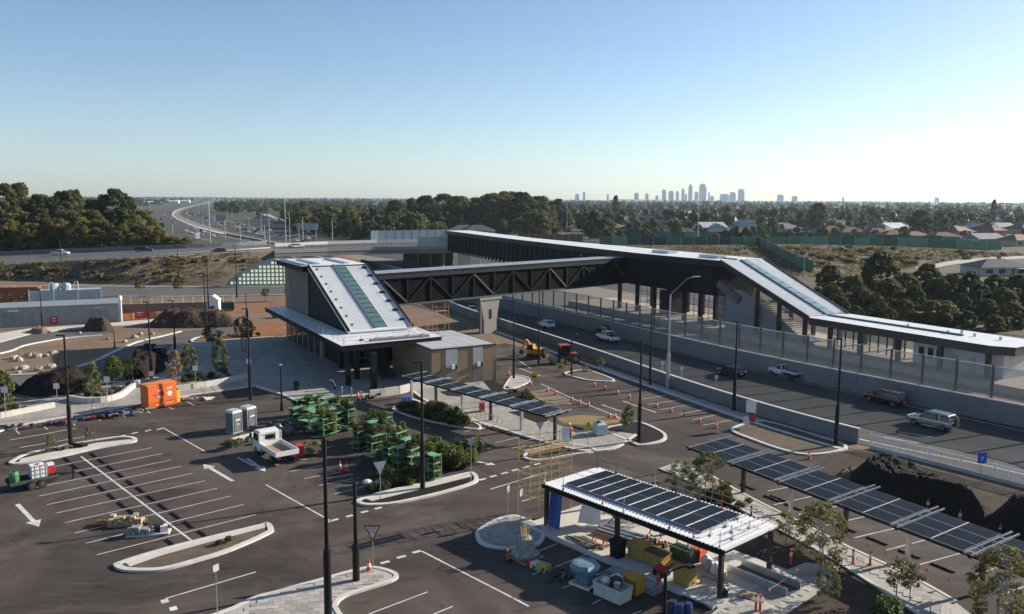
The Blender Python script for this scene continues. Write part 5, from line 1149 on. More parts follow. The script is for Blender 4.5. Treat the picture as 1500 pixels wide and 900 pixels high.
for x_, y, ty, w in ((744, 762, 712, 'green sign seen edge-on in front of the yellow scaffold'), (763, 766, 717, 'second edge-on green sign on the shaded island'), (690, 707, 643, 'thin silver post at the mulched island tip'), (998, 565, 537, 'small grey sign plate on the freeway shoulder'), (970, 560, 530, 'narrow sign plate beside the silver street light'), (1049, 570, 550, 'grey sign plate on the freeway shoulder before the dark hatchback')):
    t = sign_post(w, (x_, y), tall((x_, y), ty), 'square', 1.2 if x_ < 800 and x_ != 690 else .2, .5)
t = thing('notice_sign', 'white banner board over a red notice on two posts', 'sign', G(1099, 628), R_(-20))
for s in (-.45, .45): MB().tube((s, 0, 0), (s, 0, 2.9), .04).build('post', galv, t)
MB().bx(-.5, .5, -.06, -.02, 1.75, 3.0).build('white_board', white, t); MB().bx(-.1, .5, -.08, -.04, .75, 1.5).build('red_board', red, t); MB().bx(-.75, -.25, -.1, -.06, .45, 1.25).build('lower_board', offwhite, t)
t = thing('sandwich_board', 'pale blue and white board sign standing by the worker', 'sign', G(829, 651), .3); MB().box((0, 0, .95), (.75, .05, 1.6), 0, 0, 0, .12).build('front', M('pale_blue', (.45, .6, .68), .6), t); MB().box((0, .3, .8), (.75, .05, 1.6), 0, 0, 0, -.2).build('back', white, t)
# ------------------------------------------------------------ cones, bollards, wheel stops
def cone(label, base, sc=1.0, kind='cone'):
    p = G(*base); t = thing('traffic_cone' if kind == 'cone' else 'bollard', label, kind, p, 0)
    if kind == 'cone':
        MB().bx(-.22, .22, -.22, .22, 0, .05).build('base', [rubber, hi_or][sc > .9], t); MB().lathe((0, 0, .05), [(.16, 0), (.11, .3), (.02, .78)], 10).build('body', hi_or, t); MB().lathe((0, 0, 0), [(.125, .33), (.092, .52)], 10).build('white_band', white, t)
    else:
        MB().lathe((0, 0, 0), [(.28, 0), (.28, .06), (.1, .1)], 10).build('base', rubber, t); MB().tube((0, 0, .08), (0, 0, 1.15), .085, .07, 8).build('post', hi_or, t); MB().tube((0, 0, .7), (0, 0, .95), .088, .084, 8).build('white_band', white, t)
    t.scale = (sc,) * 3; return t
for x_, y, w in ((540.5, 838, 'traffic cone at the foot of the give way sign'), (498, 688, 'traffic cone standing left in the pair before the nursery pots'), (508, 689, 'traffic cone standing right in the pair before the nursery pots'), (524.5, 582, 'traffic cone left in the pair on the station forecourt'), (531, 583, 'traffic cone right in the pair on the station forecourt'),
    (778, 565, 'traffic cone beside the first orange roadwork sign'), (802, 574, 'traffic cone on the kerb line above the carport middle'), (814, 578, 'traffic cone second along the carport kerb line'), (838, 588, 'tall white banded cone by the faded bay'), (849, 592, 'traffic cone just right of the white banded cone'), (862, 596, 'traffic cone above the carport end beam'), (871, 566, 'traffic cone at the tip of the straw island'), (886, 571, 'traffic cone on the open lane, second from the island'), (905, 578, 'traffic cone by the small dark puddle'), (922, 584, 'biggest traffic cone in the open lane row'),
    (962, 597, 'traffic cone in the first barrier bay'), (983, 604, 'traffic cone in the second barrier bay'), (1002, 611, 'dark leaning traffic cone in the third barrier bay'), (1025, 619, 'traffic cone in the fourth barrier bay'), (1049, 627, 'traffic cone in the last barrier bay before the sign board'), (893, 612, 'traffic cone left in the pair by the mulch island'), (901, 613, 'traffic cone right in the pair by the mulch island'),
    (1185, 673, 'traffic cone by the straw island corner behind the carport'), (1259, 711, 'white banded cone at the foot of the mulch heap'), (1290, 722, 'plain orange cone at the foot of the mulch heap'), (1359, 745, 'traffic cone before the saddle of the mulch heap'), (1406, 762, 'traffic cone with a red lamp before the heap'), (1465, 783, 'traffic cone nearest the frame edge behind the carport'), (1300, 559, 'traffic cone on the bare platform ground'), (746, 550, 'red cone on the kerb beside the annex')):
    cone(w, (x_, y), 1.0 if y < 800 else 1.15)
for x_, y, w in ((1249, 829, 'orange bollard left in the pair at the footpath'), (1274, 832, 'orange bollard right in the pair at the footpath'), (1158, 829, 'orange bollard at the garden bed corner'), (137, 608, 'orange bollard on the plaza kerb by the low planter'), (744, 822, 'orange striped bollard beside the wrapped bulk bag'), (1100, 762, 'orange bollard behind the shelter roof'), (1107, 897, 'orange bollard left in the cluster at the bottom edge'), (1113, 898, 'orange bollard right in the cluster at the bottom edge')):
    cone(w, (x_, y), 1.0, 'bollard')
ws0 = None
def wheel_stop(base, rz, label):
    global ws0
    if ws0 is None:
        ws0 = thing('wheel_stop', label, 'wheel stop', G(*base), rz, 'rubber wheel stops'); MB().loft([[(-.82, y_ * k, z), (.82, y_ * k, z)][::1] + [(.82, -y_ * k, z), (-.82, -y_ * k, z)] for k, z, y_ in ((1, 0, .09), (1, .06, .09), (.6, .11, .09))]).build('bar', rubber, ws0)
        for s in (-.5, .5): MB().bx(s - .06, s + .06, -.085, .085, .06, .1135).build('stripe', M('stop_mark', (.05, .05, .045), .7), ws0)
    else: dup(ws0, G(*base), rz, label)
ra = ang(G(118.5, 668.9), G(287.5, 797.5))
ow = ['first'] + ORD
for i, (x_, y) in enumerate(c(0, 640, S3, 345, 118, 383, 152, 427, 188, 472, 225, 520, 263, 570, 304, 622, 346, 675, 385, 730, 430, 808, 487, 872, 540)): wheel_stop((x_, y), ra, f'{ow[i]} black wheel stop counting toward the viewer, trailer side of the long line')
for i, (x_, y) in enumerate(c(0, 640, S3, 478, 93, 520, 125, 563, 158, 612, 195, 663, 234, 715, 270, 770, 312, 830, 356, 893, 400, 960, 447, 1035, 495)): wheel_stop((x_, y), ra, f'{ow[i]} black wheel stop counting toward the viewer, truck side of the long line')
rb = ang(G(1161, 754), G(1338, 827.8))
for i, (x_, y) in enumerate(c(1125, 640, S3, 20, 315, 128, 358, 258, 410, 398, 467, 553, 530, 717, 597, 887, 667)): wheel_stop((x_, y), rb, f'{ow[i]} black wheel stop along the big carport, counting toward the viewer')
for i, (x_, y) in enumerate(c(700, 570, 7.5, 165, 445, 345, 500, 535, 550, 1105, 432)): wheel_stop((x_, y), ra, f'{ow[i]} black wheel stop beside the narrow carport, counting toward the crossing')
for i, (x_, y) in enumerate(c(540, 600, 7.5, 1370, 215, 1490, 255)): wheel_stop((x_, y), ra, f'{ow[i]} black wheel stop at the end of the shrub bed')
for i, (x_, y) in enumerate(((1140, 731), (1095, 714))): wheel_stop((x_, y), rb, f'{ow[i]} black wheel stop behind the sapling at the big carport')
# flagged string barrier along the footpath
fl = thing('flag_line', 'string of small red flags hung along the paved footpath', 'bunting', G(1190, 795), 0)
pts_ = resample([G(1128, 748), G(1150, 756), G(1200, 778), G(1290, 822), G(1345, 845), G(1430, 882)], 1.5)
MB().path([p + Vector((0, 0, .8 - .06 * (i % 3))) for i, p in enumerate(pts_)], .012, 3).build('string', offwhite, fl, world=True)
dv_ = Vector((.5, -.86, 0))
for p in pts_: MB().add([p + Vector((0, 0, .8)), p + dv_ * .28 + Vector((0, 0, .8)), p + dv_ * .14 + Vector((0, 0, .5)), p + Vector((.01, .01, .8)), p + dv_ * .28 + Vector((.01, .01, .8)), p + dv_ * .14 + Vector((.01, .01, .5))], [(0, 1, 2), (5, 4, 3), (0, 3, 4, 1), (1, 4, 5, 2), (2, 5, 3, 0)]).build('flag', hi_or, fl, world=True)
fl2 = thing('flag_line', 'string of small red flags before the garden bed at the bottom', 'bunting', G(1160, 850), 0)
pts_ = resample([G(1125, 880), G(1145, 868), G(1175, 843)], 1.0)
MB().path([p + Vector((0, 0, .7)) for p in pts_], .012, 3).build('string', offwhite, fl2, world=True)
for p in pts_: MB().add([p + Vector((0, 0, .7)), p + Vector((.2, .15, .7)), p + Vector((.1, .08, .45)), p + Vector((.01, 0, .7)), p + Vector((.21, .15, .7)), p + Vector((.11, .08, .45))], [(0, 1, 2), (5, 4, 3), (0, 3, 4, 1), (1, 4, 5, 2), (2, 5, 3, 0)]).build('flag', hi_or, fl2, world=True)
# ------------------------------------------------------------ vehicles
def wheel(parent, x_, y, r, w=.22, side=1):
    o = MB().lathe((0, 0, 0), [(r * .62, -w / 2), (r * .97, -w / 2), (r, -w / 4), (r, w / 4), (r * .97, w / 2), (r * .62, w / 2)], 16).build('wheel', rubber, parent)
    rim = MB().lathe((0, 0, 0), [(r * .6, -w / 2 - .005), (r * .6, w / 2 + .005)], 12).lathe((0, 0, 0), [(r * .2, -w / 2 - .02), (r * .2, w / 2 + .02)], 8).build('rim', chrome, o)
    o.location = (x_, y, r); o.rotation_euler = (math.pi / 2, 0, 0); return o
def sect(x_, hw, z0, zt): return [(x_, -hw * .93, z0), (x_, -hw, z0 + .16), (x_, -hw, zt - .22), (x_, -hw * .95, zt - .06), (x_, -hw * .82, zt), (x_, hw * .82, zt), (x_, hw * .95, zt - .06), (x_, hw, zt - .22), (x_, hw, z0 + .16), (x_, hw * .93, z0)]
def house(mb, secs, m=0): return mb.loft([[(x_, -hw, z), (x_, hw, z)][::1] for x_, hw, z in secs], m)
def car(label, loc, rz, kind, paint, cat, L=4.7, hw=.92, name='car'):
    t = thing(name, label, cat, loc, rz); h = L / 2
    if kind == 'sedan': prof = [(-h, .8, .45, .8), (-h + .15, .9, .3, .98), (-h + 1.0, 1, .26, 1.0), (h - 1.3, 1, .26, .95), (h - .3, .93, .28, .8), (h, .75, .4, .62)]; gh = (-h + .75, h - 1.35, -h + 1.35, h - 2.2, 1.0, 1.42)
    elif kind == 'suv': prof = [(-h, .86, .5, 1.0), (-h + .12, .96, .4, 1.08), (-h + 1, 1, .36, 1.1), (h - 1.3, 1, .36, 1.08), (h - .25, .95, .38, .98), (h, .82, .5, .8)]; gh = (-h + .12, h - 1.3, -h + .5, h - 1.95, 1.09, 1.72)
    elif kind == 'hatch': prof = [(-h, .85, .42, .86), (-h + .12, .95, .32, 1.0), (-h + 1, 1, .28, 1.02), (h - 1.2, 1, .28, .98), (h - .25, .93, .3, .84), (h, .76, .42, .64)]; gh = (-h + .12, h - 1.2, -h + .75, h - 2.0, 1.0, 1.46)
    else: prof = [(-h, .95, .55, 1.0), (-h + .06, .98, .5, 1.08), (-h + 1.6, 1, .42, 1.1), (h - 1.4, 1, .42, 1.1), (h - .25, .95, .42, 1.02), (h, .82, .5, .8)]; gh = (-h + 1.75, h - 1.4, -h + 1.95, h - 2.05, 1.1, 1.76)
    if kind == 'tray': gh = (h - 2.6, h - 1.4, h - 2.5, h - 2.05, 1.1, 1.74); prof = [(h - 2.7, .98, .5, 1.1)] + prof[3:]
    MB().loft([sect(x_, hw * k, z0, zt) for x_, k, z0, zt in prof]).build('body', paint, t, smooth=False)
    x0, x1, x2, x3, zb, zt = gh
    R = lambda xa, xb, w, z: [(xa, -w, z), (xb, -w, z), (xb, w, z), (xa, w, z)]
    MB().loft([R(x0, x1, hw * .9, zb - .02), R(x2 * .75 + x0 * .25, x3 * .75 + x1 * .25, hw * .82, zb + (zt - zb) * .7), R(x2, x3, hw * .76, zt - .05)]).build('window', glassd, t)
    MB().loft([R(x2 - .04, x3 + .04, hw * .775, zt - .055), R(x2, x3, hw * .75, zt), R(x2 + .2, x3 - .2, hw * .62, zt + .04)]).build('roof', paint, t)
    mb = MB()
    for s in (-1, 1):
        for f in ((0, .36, .68, 1) if kind not in ('tray',) else (0, 1)):
            xa, xb = x0 + (x1 - x0) * f, x2 + (x3 - x2) * f
            mb.beam((xa, s * hw * .905, zb - .02), (xb, s * hw * .768, zt - .03), .08, .05)
    mb.build('pillar', paint, t)
    for s in (-1, 1):
        MB().bx(h - .16, h - .02, s * hw * .66 - .16, s * hw * .66 + .16, prof[-1][3] - .1, prof[-1][3] + .06).build('headlight', lampw, t)
        xr = prof[0][0]
        if kind != 'tray': MB().bx(xr - .01, xr + .12, s * hw * .76 - .1, s * hw * .76 + .1, prof[0][3] - .25, prof[0][3] + .05).build('tail_light', lampred, t)
        MB().box((x1 - .25, s * (hw + .1), zb + .08), (.12, .2, .14)).build('mirror', paint, t)
        r = .37 if kind in ('suv', 'ute', 'tray') else .32
        for xw in (h - .85, -h + .95): wheel(t, xw, s * (hw - .1), r)
    if kind == 'ute':
        MB().bx(-h + .1, -h + 1.62, -hw * .8, hw * .8, 1.02, 1.115).build('tub_liner', rubber, t); MB().bx(-h - .08, -h, -hw * .85, hw * .85, .45, .6).build('rear_bumper', chrome, t)
    elif kind == 'tray':
        MB().bx(-h, h - 2.75, -hw - .05, hw + .05, .85, .95).build('tray', M('tray_floor', (.38, .39, .4), .5, .4), t)
        for s in (-1, 1): MB().bx(-h, h - 2.75, s * (hw + .05) - .03, s * (hw + .05) + .03, .95, 1.2).build('tray_side', offwhite, t)
        MB().bx(-h - .03, -h + .03, -hw, hw, .95, 1.2).build('tail_gate', offwhite, t); MB().bx(-h + .4, h - 2.8, -.45, .45, .5, .85).build('chassis', black, t)
        mb = MB()
        for yy in (-.8, -.4, 0, .4, .8): mb.beam((h - 2.75, yy, .95), (h - 2.75, yy, 1.85), .05, .05)
        mb.beam((h - 2.75, -.85, 1.85), (h - 2.75, .85, 1.85), .06, .06).build('head_board', offwhite, t)
    else: MB().bx(-h - .03, -h + .02, -.28, .28, .62, .74).build('number_plate', offwhite, t)
    return t
whitep = M('white_car_paint', (.72, .72, .70), .25, 0, .02, coat=.5); silver = M('silver_car_paint', (.36, .35, .33), .3, .7, .03, coat=.5); maroon = M('maroon_car_paint', (.075, .012, .018), .22, .3, .05, coat=.6)
darkcar = M('dark_car_paint', (.016, .018, .022), .2, .3, .05, coat=.6); bluew = M('pale_car_paint', (.45, .50, .56), .3, .2, .03)
FD = UVY
def fdir(p):
    k = min(range(len(nee) - 1), key=lambda i: (nee[i] - p).length); d = nee[k + 1] - nee[k]; return math.atan2(d.y, d.x)
def fcar(label, px, py, kind, paint, cat, **k): p = G(px, py); p.z = .02; return car(label, p, fdir(p), kind, paint, cat, **k)
t = fcar('silver four-wheel drive with rear spare wheel, nearest on the freeway', 1366, 626, 'suv', silver, 'car', L=4.9, hw=.97)
MB().tube((-2.45, .15, 1.02), (-2.68, .15, 1.02), .38, .36, 14).build('spare_wheel', rubber, t); MB().bx(2.35, 2.5, -.9, .9, .45, .95).build('bull_bar', chrome, t)
for s in (-.62, .62): MB().beam((-1.6, s, 1.8), (.3, s, 1.8), .05, .05).build('roof_rail', chrome, t)
fcar('dark maroon station wagon driving ahead of the silver four-wheel drive', 1297, 592, 'suv', maroon, 'car', L=5.0, hw=.95)
fcar('white single-cab utility with open tray on the freeway', 1151, 553, 'tray', whitep, 'utility', L=5.4, hw=.92, name='pickup_truck')
fcar('black hatchback in the shaded freeway lane', 1071, 551, 'hatch', darkcar, 'car', L=4.4)
fcar('white dual-cab utility on the shaded freeway lane', 890, 500, 'ute', whitep, 'utility', L=5.3, hw=.93, name='pickup_truck')
fcar('grey hatchback half hidden behind the white dual-cab utility', 886, 487.5, 'hatch', M('grey_car_paint', (.05, .055, .06), .25, .3), 'car')
fcar('small white hatchback under the footbridge end', 800, 480, 'hatch', whitep, 'car', L=4.4)
fcar('pale sedan on the freeway behind the footbridge pier', 691, 458, 'sedan', bluew, 'car', L=4.8)
def ocar(label, px, py, kind, paint, cat, rev=0, **k):
    p = CG(px, py, .05); d = ang(CG(px - 60, py + 2.6), CG(px + 60, py - 2.6)); return car(label, p, d + (math.pi if rev else 0), kind, paint, cat, **k)
ocar('white dual-cab utility on the overpass below the gum trees', 89, 374, 'ute', whitep, 'utility', L=5.6, name='pickup_truck')
ocar('black station wagon on the overpass', 211, 369.5, 'suv', darkcar, 'car', L=5.4)
ocar('dark red hatchback on the overpass beside the tall lamp', 319, 370.5, 'hatch', maroon, 'car', 1, L=4.6)
p = G(434, 359, 8); p.z = 7.07; car('pale silver sedan at the far end of the overpass', p, ang(G(402, 362, 8), G(480, 359, 8)), 'sedan', bluew, 'car', L=5.2)
# flatbed truck
TP = G(402, 671); TPd = ang(G(380, 652), G(427, 680)); T = thing('flatbed_truck', 'white cab truck with drop-side tray beside the nursery racks', 'truck', TP, TPd + math.pi)
MB().loft([[(x_, -w, z0), (x_, w, z0), (x_, w, z1), (x_, w * .9, z1 + .05), (x_, -w * .9, z1 + .05), (x_, -w, z1)] for x_, w, z0, z1 in ((1.0, .95, .55, 2.25), (1.5, .98, .5, 2.35), (2.3, .98, .5, 2.28), (2.75, .95, .5, 1.5), (2.9, .92, .5, 1.25), (2.92, .9, .55, 1.2))]).build('cab', whitep, T)
MB().add([(2.36, -.86, 2.2), (2.36, .86, 2.2), (2.78, .86, 1.5), (2.78, -.86, 1.5), (2.3, -.86, 2.2), (2.3, .86, 2.2), (2.7, .86, 1.5), (2.7, -.86, 1.5)], [(0, 1, 2, 3), (7, 6, 5, 4), (0, 4, 5, 1), (1, 5, 6, 2), (2, 6, 7, 3), (3, 7, 4, 0)]).build('windscreen', glassd, T)
for s in (-1, 1): MB().bx(1.35, 2.35, s * .99 - .02, s * .99 + .02, 1.45, 2.1).build('side_window', glassd, T); MB().box((2.6, s * 1.2, 1.8), (.1, .22, .4)).build('mirror', black, T); MB().bx(2.86, 2.95, s * .68 - .18, s * .68 + .18, .75, .95).build('headlight', lampw, T)
MB().bx(.98, 1.0, -.5, .5, 1.6, 2.0).build('rear_window', glassd, T)
MB().bx(-2.95, .85, -1.08, 1.08, .92, 1.02).build('tray_floor', ply, T)
for s in (-1, 1): MB().bx(-2.95, .85, s * 1.08 - .04, s * 1.08 + .04, 1.0, 1.42).build('tray_side', whitep, T)
MB().bx(-3.02, -2.94, -1.1, 1.1, .98, 1.42).build('tail_gate', whitep, T); MB().bx(.82, .9, -1.08, 1.08, 1.0, 1.5).build('head_board', whitep, T)
mb = MB()
for z in (1.6, 1.78, 1.96, 2.14): 
    for s in (-1, 1): mb.tube((.86, s * 1.08, z), (.86, s * .55, z), .03, n=5)
for s in (-1.08, -.55, .55, 1.08): mb.tube((.86, s, 1.5), (.86, s, 2.3), .035, n=5)
mb.tube((.86, -1.08, 2.3), (.86, 1.08, 2.3), .035, n=5); mb.build('ladder_rack', white, T)
MB().bx(-2.8, 2.6, -.42, .42, .5, .9).build('chassis', black, T); MB().bx(-2.98, -2.9, -.9, -.6, .72, .86).bx(-2.98, -2.9, .6, .9, .72, .86).build('tail_light', lampred, T)
for x_ in (2.0, -1.7):
    for s in (-.85, .85): wheel(T, x_, s, .4, .3)
# trailer with tank
L0 = G(50, 712); TR = thing('trailer', 'dark tandem trailer carrying a white tank and green drum', 'trailer', L0, ang(G(16, 712), G(92, 697)))
MB().bx(-1.9, 1.7, -.85, .85, .5, .62).build('deck', black, TR)
for s in (-1, 1): MB().bx(-1.9, 1.7, s * .86 - .03, s * .86 + .03, .6, .85).build('deck_side', M('olive_steel', (.06, .07, .05), .6), TR)
MB().beam((1.7, 0, .55), (3.2, 0, .5), .1, .1).beam((1.7, .7, .55), (2.9, 0, .5), .07, .07).beam((1.7, -.7, .55), (2.9, 0, .5), .07, .07).build('draw_bar', black, TR); MB().tube((3.0, 0, 0), (3.0, 0, 1.0), .06).build('jockey_stand', black, TR)
for x_ in (-.35, .4):
    for s in (-.98, .98): wheel(TR, x_, s, .36, .24)
t = thing('water_tank', 'white caged cube tank riding on the trailer', 'tank', L0 + Matrix.Rotation(TR.rotation_euler.z, 3, 'Z') @ Vector((.35, 0, .62)), TR.rotation_euler.z); MB().bx(-.55, .55, -.5, .5, .12, 1.15).build('tank', white, t); mb = MB()
for z in (.15, .5, .85, 1.18): mb.path([(-.6, -.55, z), (.6, -.55, z), (.6, .55, z), (-.6, .55, z), (-.6, -.55, z)], .02, 4)
for xx in (-.6, -.2, .2, .6): mb.tube((xx, -.55, 0), (xx, -.55, 1.18), .02, n=4).tube((xx, .55, 0), (xx, .55, 1.18), .02, n=4)
mb.build('cage', galv, t); MB().tube((0, 0, 1.15), (0, 0, 1.22), .15).build('cap', red, t)
t = thing('hose_reel', 'red hose reel and pump at the trailer front', 'pump', L0 + Matrix.Rotation(TR.rotation_euler.z, 3, 'Z') @ Vector((1.3, 0, .62)), TR.rotation_euler.z); MB().tube((0, -.3, .55), (0, .3, .55), .36, n=14).build('reel', red, t); MB().bx(-.3, .3, -.4, .4, 0, .25).build('frame', black, t); MB().bx(-.25, .25, -.3, .3, .92, 1.1).build('cover', whitep, t)
t = thing('green_drum', 'green drum at the trailer rear', 'drum', L0 + Matrix.Rotation(TR.rotation_euler.z, 3, 'Z') @ Vector((-1.4, 0, .62)), TR.rotation_euler.z); MB().lathe((0, 0, 0), [(.35, 0), (.4, .3), (.4, .7), (.3, .9)], 12).build('drum', M('drum_green', (.06, .2, .08), .5), t); MB().tube((0, 0, .9), (0, 0, .97), .1).build('cap', black, t)
# front loader in the shade, excavator, roller
def loader(label, p, rz, body, name, arm=1):
    t = thing(name, label, 'machine', p, rz)
    MB().bx(-1.7, .2, -.6, .6, .7, 1.5).build('engine_cover', body, t); MB().bx(.2, 1.0, -.7, .7, .6, 1.2).build('platform', M('dark_frame', (.03, .03, .03), .6), t)
    mb = MB()
    for sx in (-.3, .95):
        for sy in (-.68, .68): mb.beam((sx, sy, 1.2), (sx, sy, 2.7), .09, .09)
    mb.build('cab_post', black, t); MB().bx(-.4, 1.1, -.78, .78, 2.7, 2.8).build('cab_roof', body, t); MB().bx(-.25, .9, -.64, .64, 1.25, 2.6).build('cab_glass', glassd, t)
    for x_, r in ((-1.1, .7), (1.0, .62)):
        for s in (-.85, .85): wheel(t, x_, s, r, .42)
    if arm:
        for s in (-.55, .55): MB().beam((.3, s, 1.5), (2.3, s, .7), .12, .2).build('lift_arm', body, t)
        mb = MB(); pr = [(2.2, .15), (2.3, .9), (2.5, .95), (3.1, .2), (3.0, .1)]; mb.loft([[(x_, y, z) for x_, z in pr] for y in (-1.0, 1.0)]); mb.build('bucket', offwhite, t)
    return t
loader('tractor loader with pale bucket parked in the deep shade', G(236, 536), R_(-70), M('loader_blue', (.05, .07, .1), .5), 'tractor_loader')
EX = thing('excavator', 'orange excavator working beside the freeway barrier', 'excavator', G(786, 524), R_(150))
for s in (-.9, .9): MB().loft([[(x_, s - .25, z), (x_, s + .25, z)] for x_, z in ((-1.5, .2), (-1.6, .5), (-1.2, .8), (1.2, .8), (1.6, .5), (1.5, .2), (1.2, 0), (-1.2, 0))][::1]) if 0 else MB().bx(-1.6, 1.6, s - .25, s + .25, 0, .75).build('track', rubber, EX)
EX.scale = (.78, .78, .78); MB().bx(-1.9, .6, -1.1, 1.1, .85, 1.9).build('body', M('machine_orange', (.5, .2, .02), .55, 0, .15), EX); MB().bx(.2, 1.5, .1, 1.1, .85, 2.7).build('cab', M('cab_yellow', (.5, .28, .03), .4), EX); MB().bx(.3, 1.52, .08, 1.12, 1.6, 2.5).build('cab_window', glassd, EX); MB().bx(-2.1, -1.6, -1.1, 1.1, .9, 2.0).build('counterweight', black, EX)
MB().beam((.8, -.4, 1.5), (2.6, -.4, 3.2), .35, .45).build('boom', MATS['machine_orange'], EX); MB().beam((2.6, -.4, 3.2), (3.4, -.4, 1.2), .28, .35).build('stick', MATS['machine_orange'], EX); MB().bx(3.0, 3.8, -.9, .1, .4, 1.1).build('bucket', black, EX)
RL = loader('red road roller with a grey canopy by the straw island', G(829, 532), R_(-160), M('roller_red', (.4, .05, .03), .5), 'road_roller', 0); MB().tube((1.9, -.8, .6), (1.9, .8, .6), .6, n=18).build('drum', M('drum_steel', (.25, .25, .25), .4, .7), RL); MB().beam((1.0, .7, .9), (1.9, .7, .7), .1, .2).beam((1.0, -.7, .9), (1.9, -.7, .7), .1, .2).build('yoke', yellow, RL)
for x_, y, w in ((782, 560, 'orange roadwork board at the small concrete island'), (821, 545, 'orange roadwork board beside the straw island')):
    t = thing('roadwork_sign', w, 'sign', G(x_, y), .2); MB().box((0, 0, .75), (.95, .05, .95), 0, 0, 0, -.15).build('board', yellow, t); MB().beam((-.4, .1, 0), (-.4, .1, 1.1), .05, .05).beam((.4, .1, 0), (.4, .1, 1.1), .05, .05).build('leg', black, t); MB().box((0, -.06, .75), (.5, .03, .2), 0, 0, 0, -.15).build('symbol', black, t)
# orange cabinet, toilets, bins
oc = thing('orange_cabinet', 'big orange double-door storage cabinet on the asphalt edge', 'cabinet', G(238, 597), ang(G(221, 599), G(257, 592)))
MB().bx(-1.75, 1.75, -.1, 1.5, .12, 2.7).build('body', orange, oc); MB().bx(-1.8, 1.8, -.15, 1.55, 2.7, 2.82).build('top', M('orange_pale', (.72, .2, .03), .5), oc); MB().bx(-1.7, 1.7, -.12, 1.4, 0, .12).build('skid', black, oc)
for s in (0, 1):
    d_ = MB().bx(-1.7 + s * 1.71, -.02 + s * 1.71, -.16, -.1, .75, 2.62).build('door', orange, oc); MB().bx(-.15 if s == 0 else .1, -.1 if s == 0 else .15, -.2, -.16, 1.4, 1.9).build('handle', black, d_)
MB().bx(-1.7, 1.7, -.14, -.1, .2, .7).build('lower_panel', M('orange_deep', (.55, .1, .01), .5), oc)
MB().tube((.85, -.175, 1.55), (.85, -.162, 1.55), .3, n=18).build('round_label', white, oc); MB().bx(.55, 1.2, -.17, -.162, 2.1, 2.25).build('label_strip', offwhite, oc); MB().bx(-.5, -.2, -.17, -.162, 1.95, 2.15).build('label_strip', offwhite, oc); MB().bx(-.5, -.15, -.17, -.162, 1.2, 1.45).build('label_strip', offwhite, oc); MB().bx(-1.1, -.7, -.17, -.162, 1.5, 1.7).build('emblem', signblue, oc); MB().bx(-.9, 1.3, -.155, -.142, .4, .5).build('lettering_strip', M('faint_print', (.66, .35, .2), .6), oc)
t = thing('yellow_tank', 'yellow upright tank beside the orange cabinet', 'tank', G(259, 590), oc.rotation_euler.z); MB().bx(-.4, .4, -.1, .7, .05, 1.5).build('body', M('bright_yellow', (.72, .42, .01), .5), t); MB().bx(-.3, .3, 0, .6, 1.5, 1.6).build('cap', black, t)
def toilet(label, base, rz):
    t = thing('portable_toilet', label, 'portable toilet', G(*base), rz); g = M('toilet_grey', (.115, .122, .135), .6, 0, .06)
    MB().bx(-.56, .56, -.56, .56, .12, 2.1).build('body', g, t); MB().loft([[(-.6 * k, -.6 * k, z), (.6 * k, -.6 * k, z), (.6 * k, .6 * k, z), (-.6 * k, .6 * k, z)] for k, z in ((1, 2.1), (1, 2.2), (.8, 2.34))]).build('roof', offwhite, t)
    for k in range(5): MB().bx(-.5 + k * .22, -.42 + k * .22, -.56, .56, 2.3, 2.37).build('roof_rib', white, t)
    d_ = MB().bx(-.4, .4, -.6, -.56, .2, 1.95).build('door', M('toilet_door', (.11, .12, .13), .6), t); MB().bx(.28, .34, -.64, -.6, 1.0, 1.2).build('handle', galv, d_)
    MB().bx(-.25, .35, -.615, -.6, 1.3, 1.42).build('label_strip', white, t); MB().bx(-.62, .62, -.62, .62, 0, .12).build('skid', M('skid_grey', (.3, .3, .3), .7), t)
    for s in (-.55, .55): MB().bx(s - .04, s + .04, -.6, -.54, .12, 2.12).build('corner_post', M('post_grey', (.24, .25, .26), .6), t)
    return t
rt = ang(G(330, 632), G(366, 622))
t = toilet('grey portable toilet with a green notice, nearer the orange cabinet', (343, 633), rt); MB().bx(-.12, .2, -.615, -.6, .8, 1.0).build('green_notice', M('green_notice', (.3, .5, .03), .6), t)
toilet('grey portable toilet nearer the lamp post, of the toilet pair', (364, 627), rt)
t = thing('wheelie_bin', 'red wheeled bin behind the truck tail', 'bin', G(441, 669), .3); MB().loft([[(-w, -w, z), (w, -w, z), (w, w, z), (-w, w, z)] for w, z in ((.3, .08), (.4, 1.05))]).build('body', red, t); MB().bx(-.43, .43, -.45, .43, 1.05, 1.13).build('lid', M('red_lid', (.5, .03, .03), .5), t)
for s in (-.3, .3): MB().tube((s, .35, .1), (s + .06, .35, .1), .1, n=10).build('wheel', rubber, t)
t = thing('wheelie_bin', 'olive and yellow wheeled bin beside the red bin', 'bin', G(456, 666), .3); MB().loft([[(-w, -w, z), (w, -w, z), (w, w, z), (-w, w, z)] for w, z in ((.38, .08), (.48, 1.1))]).build('body', M('olive_bin', (.12, .12, .05), .6), t); MB().bx(.48, .62, -.4, .4, .1, 1.25).build('board', yellow, t); MB().bx(-.42, -.1, -.5, -.47, .4, .9).build('label_strip', offwhite, t)
for k, (x_, y, m_, w) in enumerate(((396, 633, M('bag_black', (.015, .016, .02), .3), 'black bin bag nearest the truck cab'), (409, 636, M('bag_grey', (.08, .09, .1), .3), 'grey bin bag behind the truck tray'), (417, 631, MATS['bag_black'], 'black bin bag closest to the plant racks'), (422, 637, MATS['bag_grey'], 'grey bin bag in front of the plant racks'), (402, 640, offwhite, 'white bundle between the bin bags'))):
    o = MB().lathe((0, 0, 0), [(.5, 0), (.68, .3), (.55, .75), (.15, .95), (.2, 1.05)], 9).build('bin_bag', m_, None, smooth=True); o.location = G(x_, y); tag(o, w, 'bag')
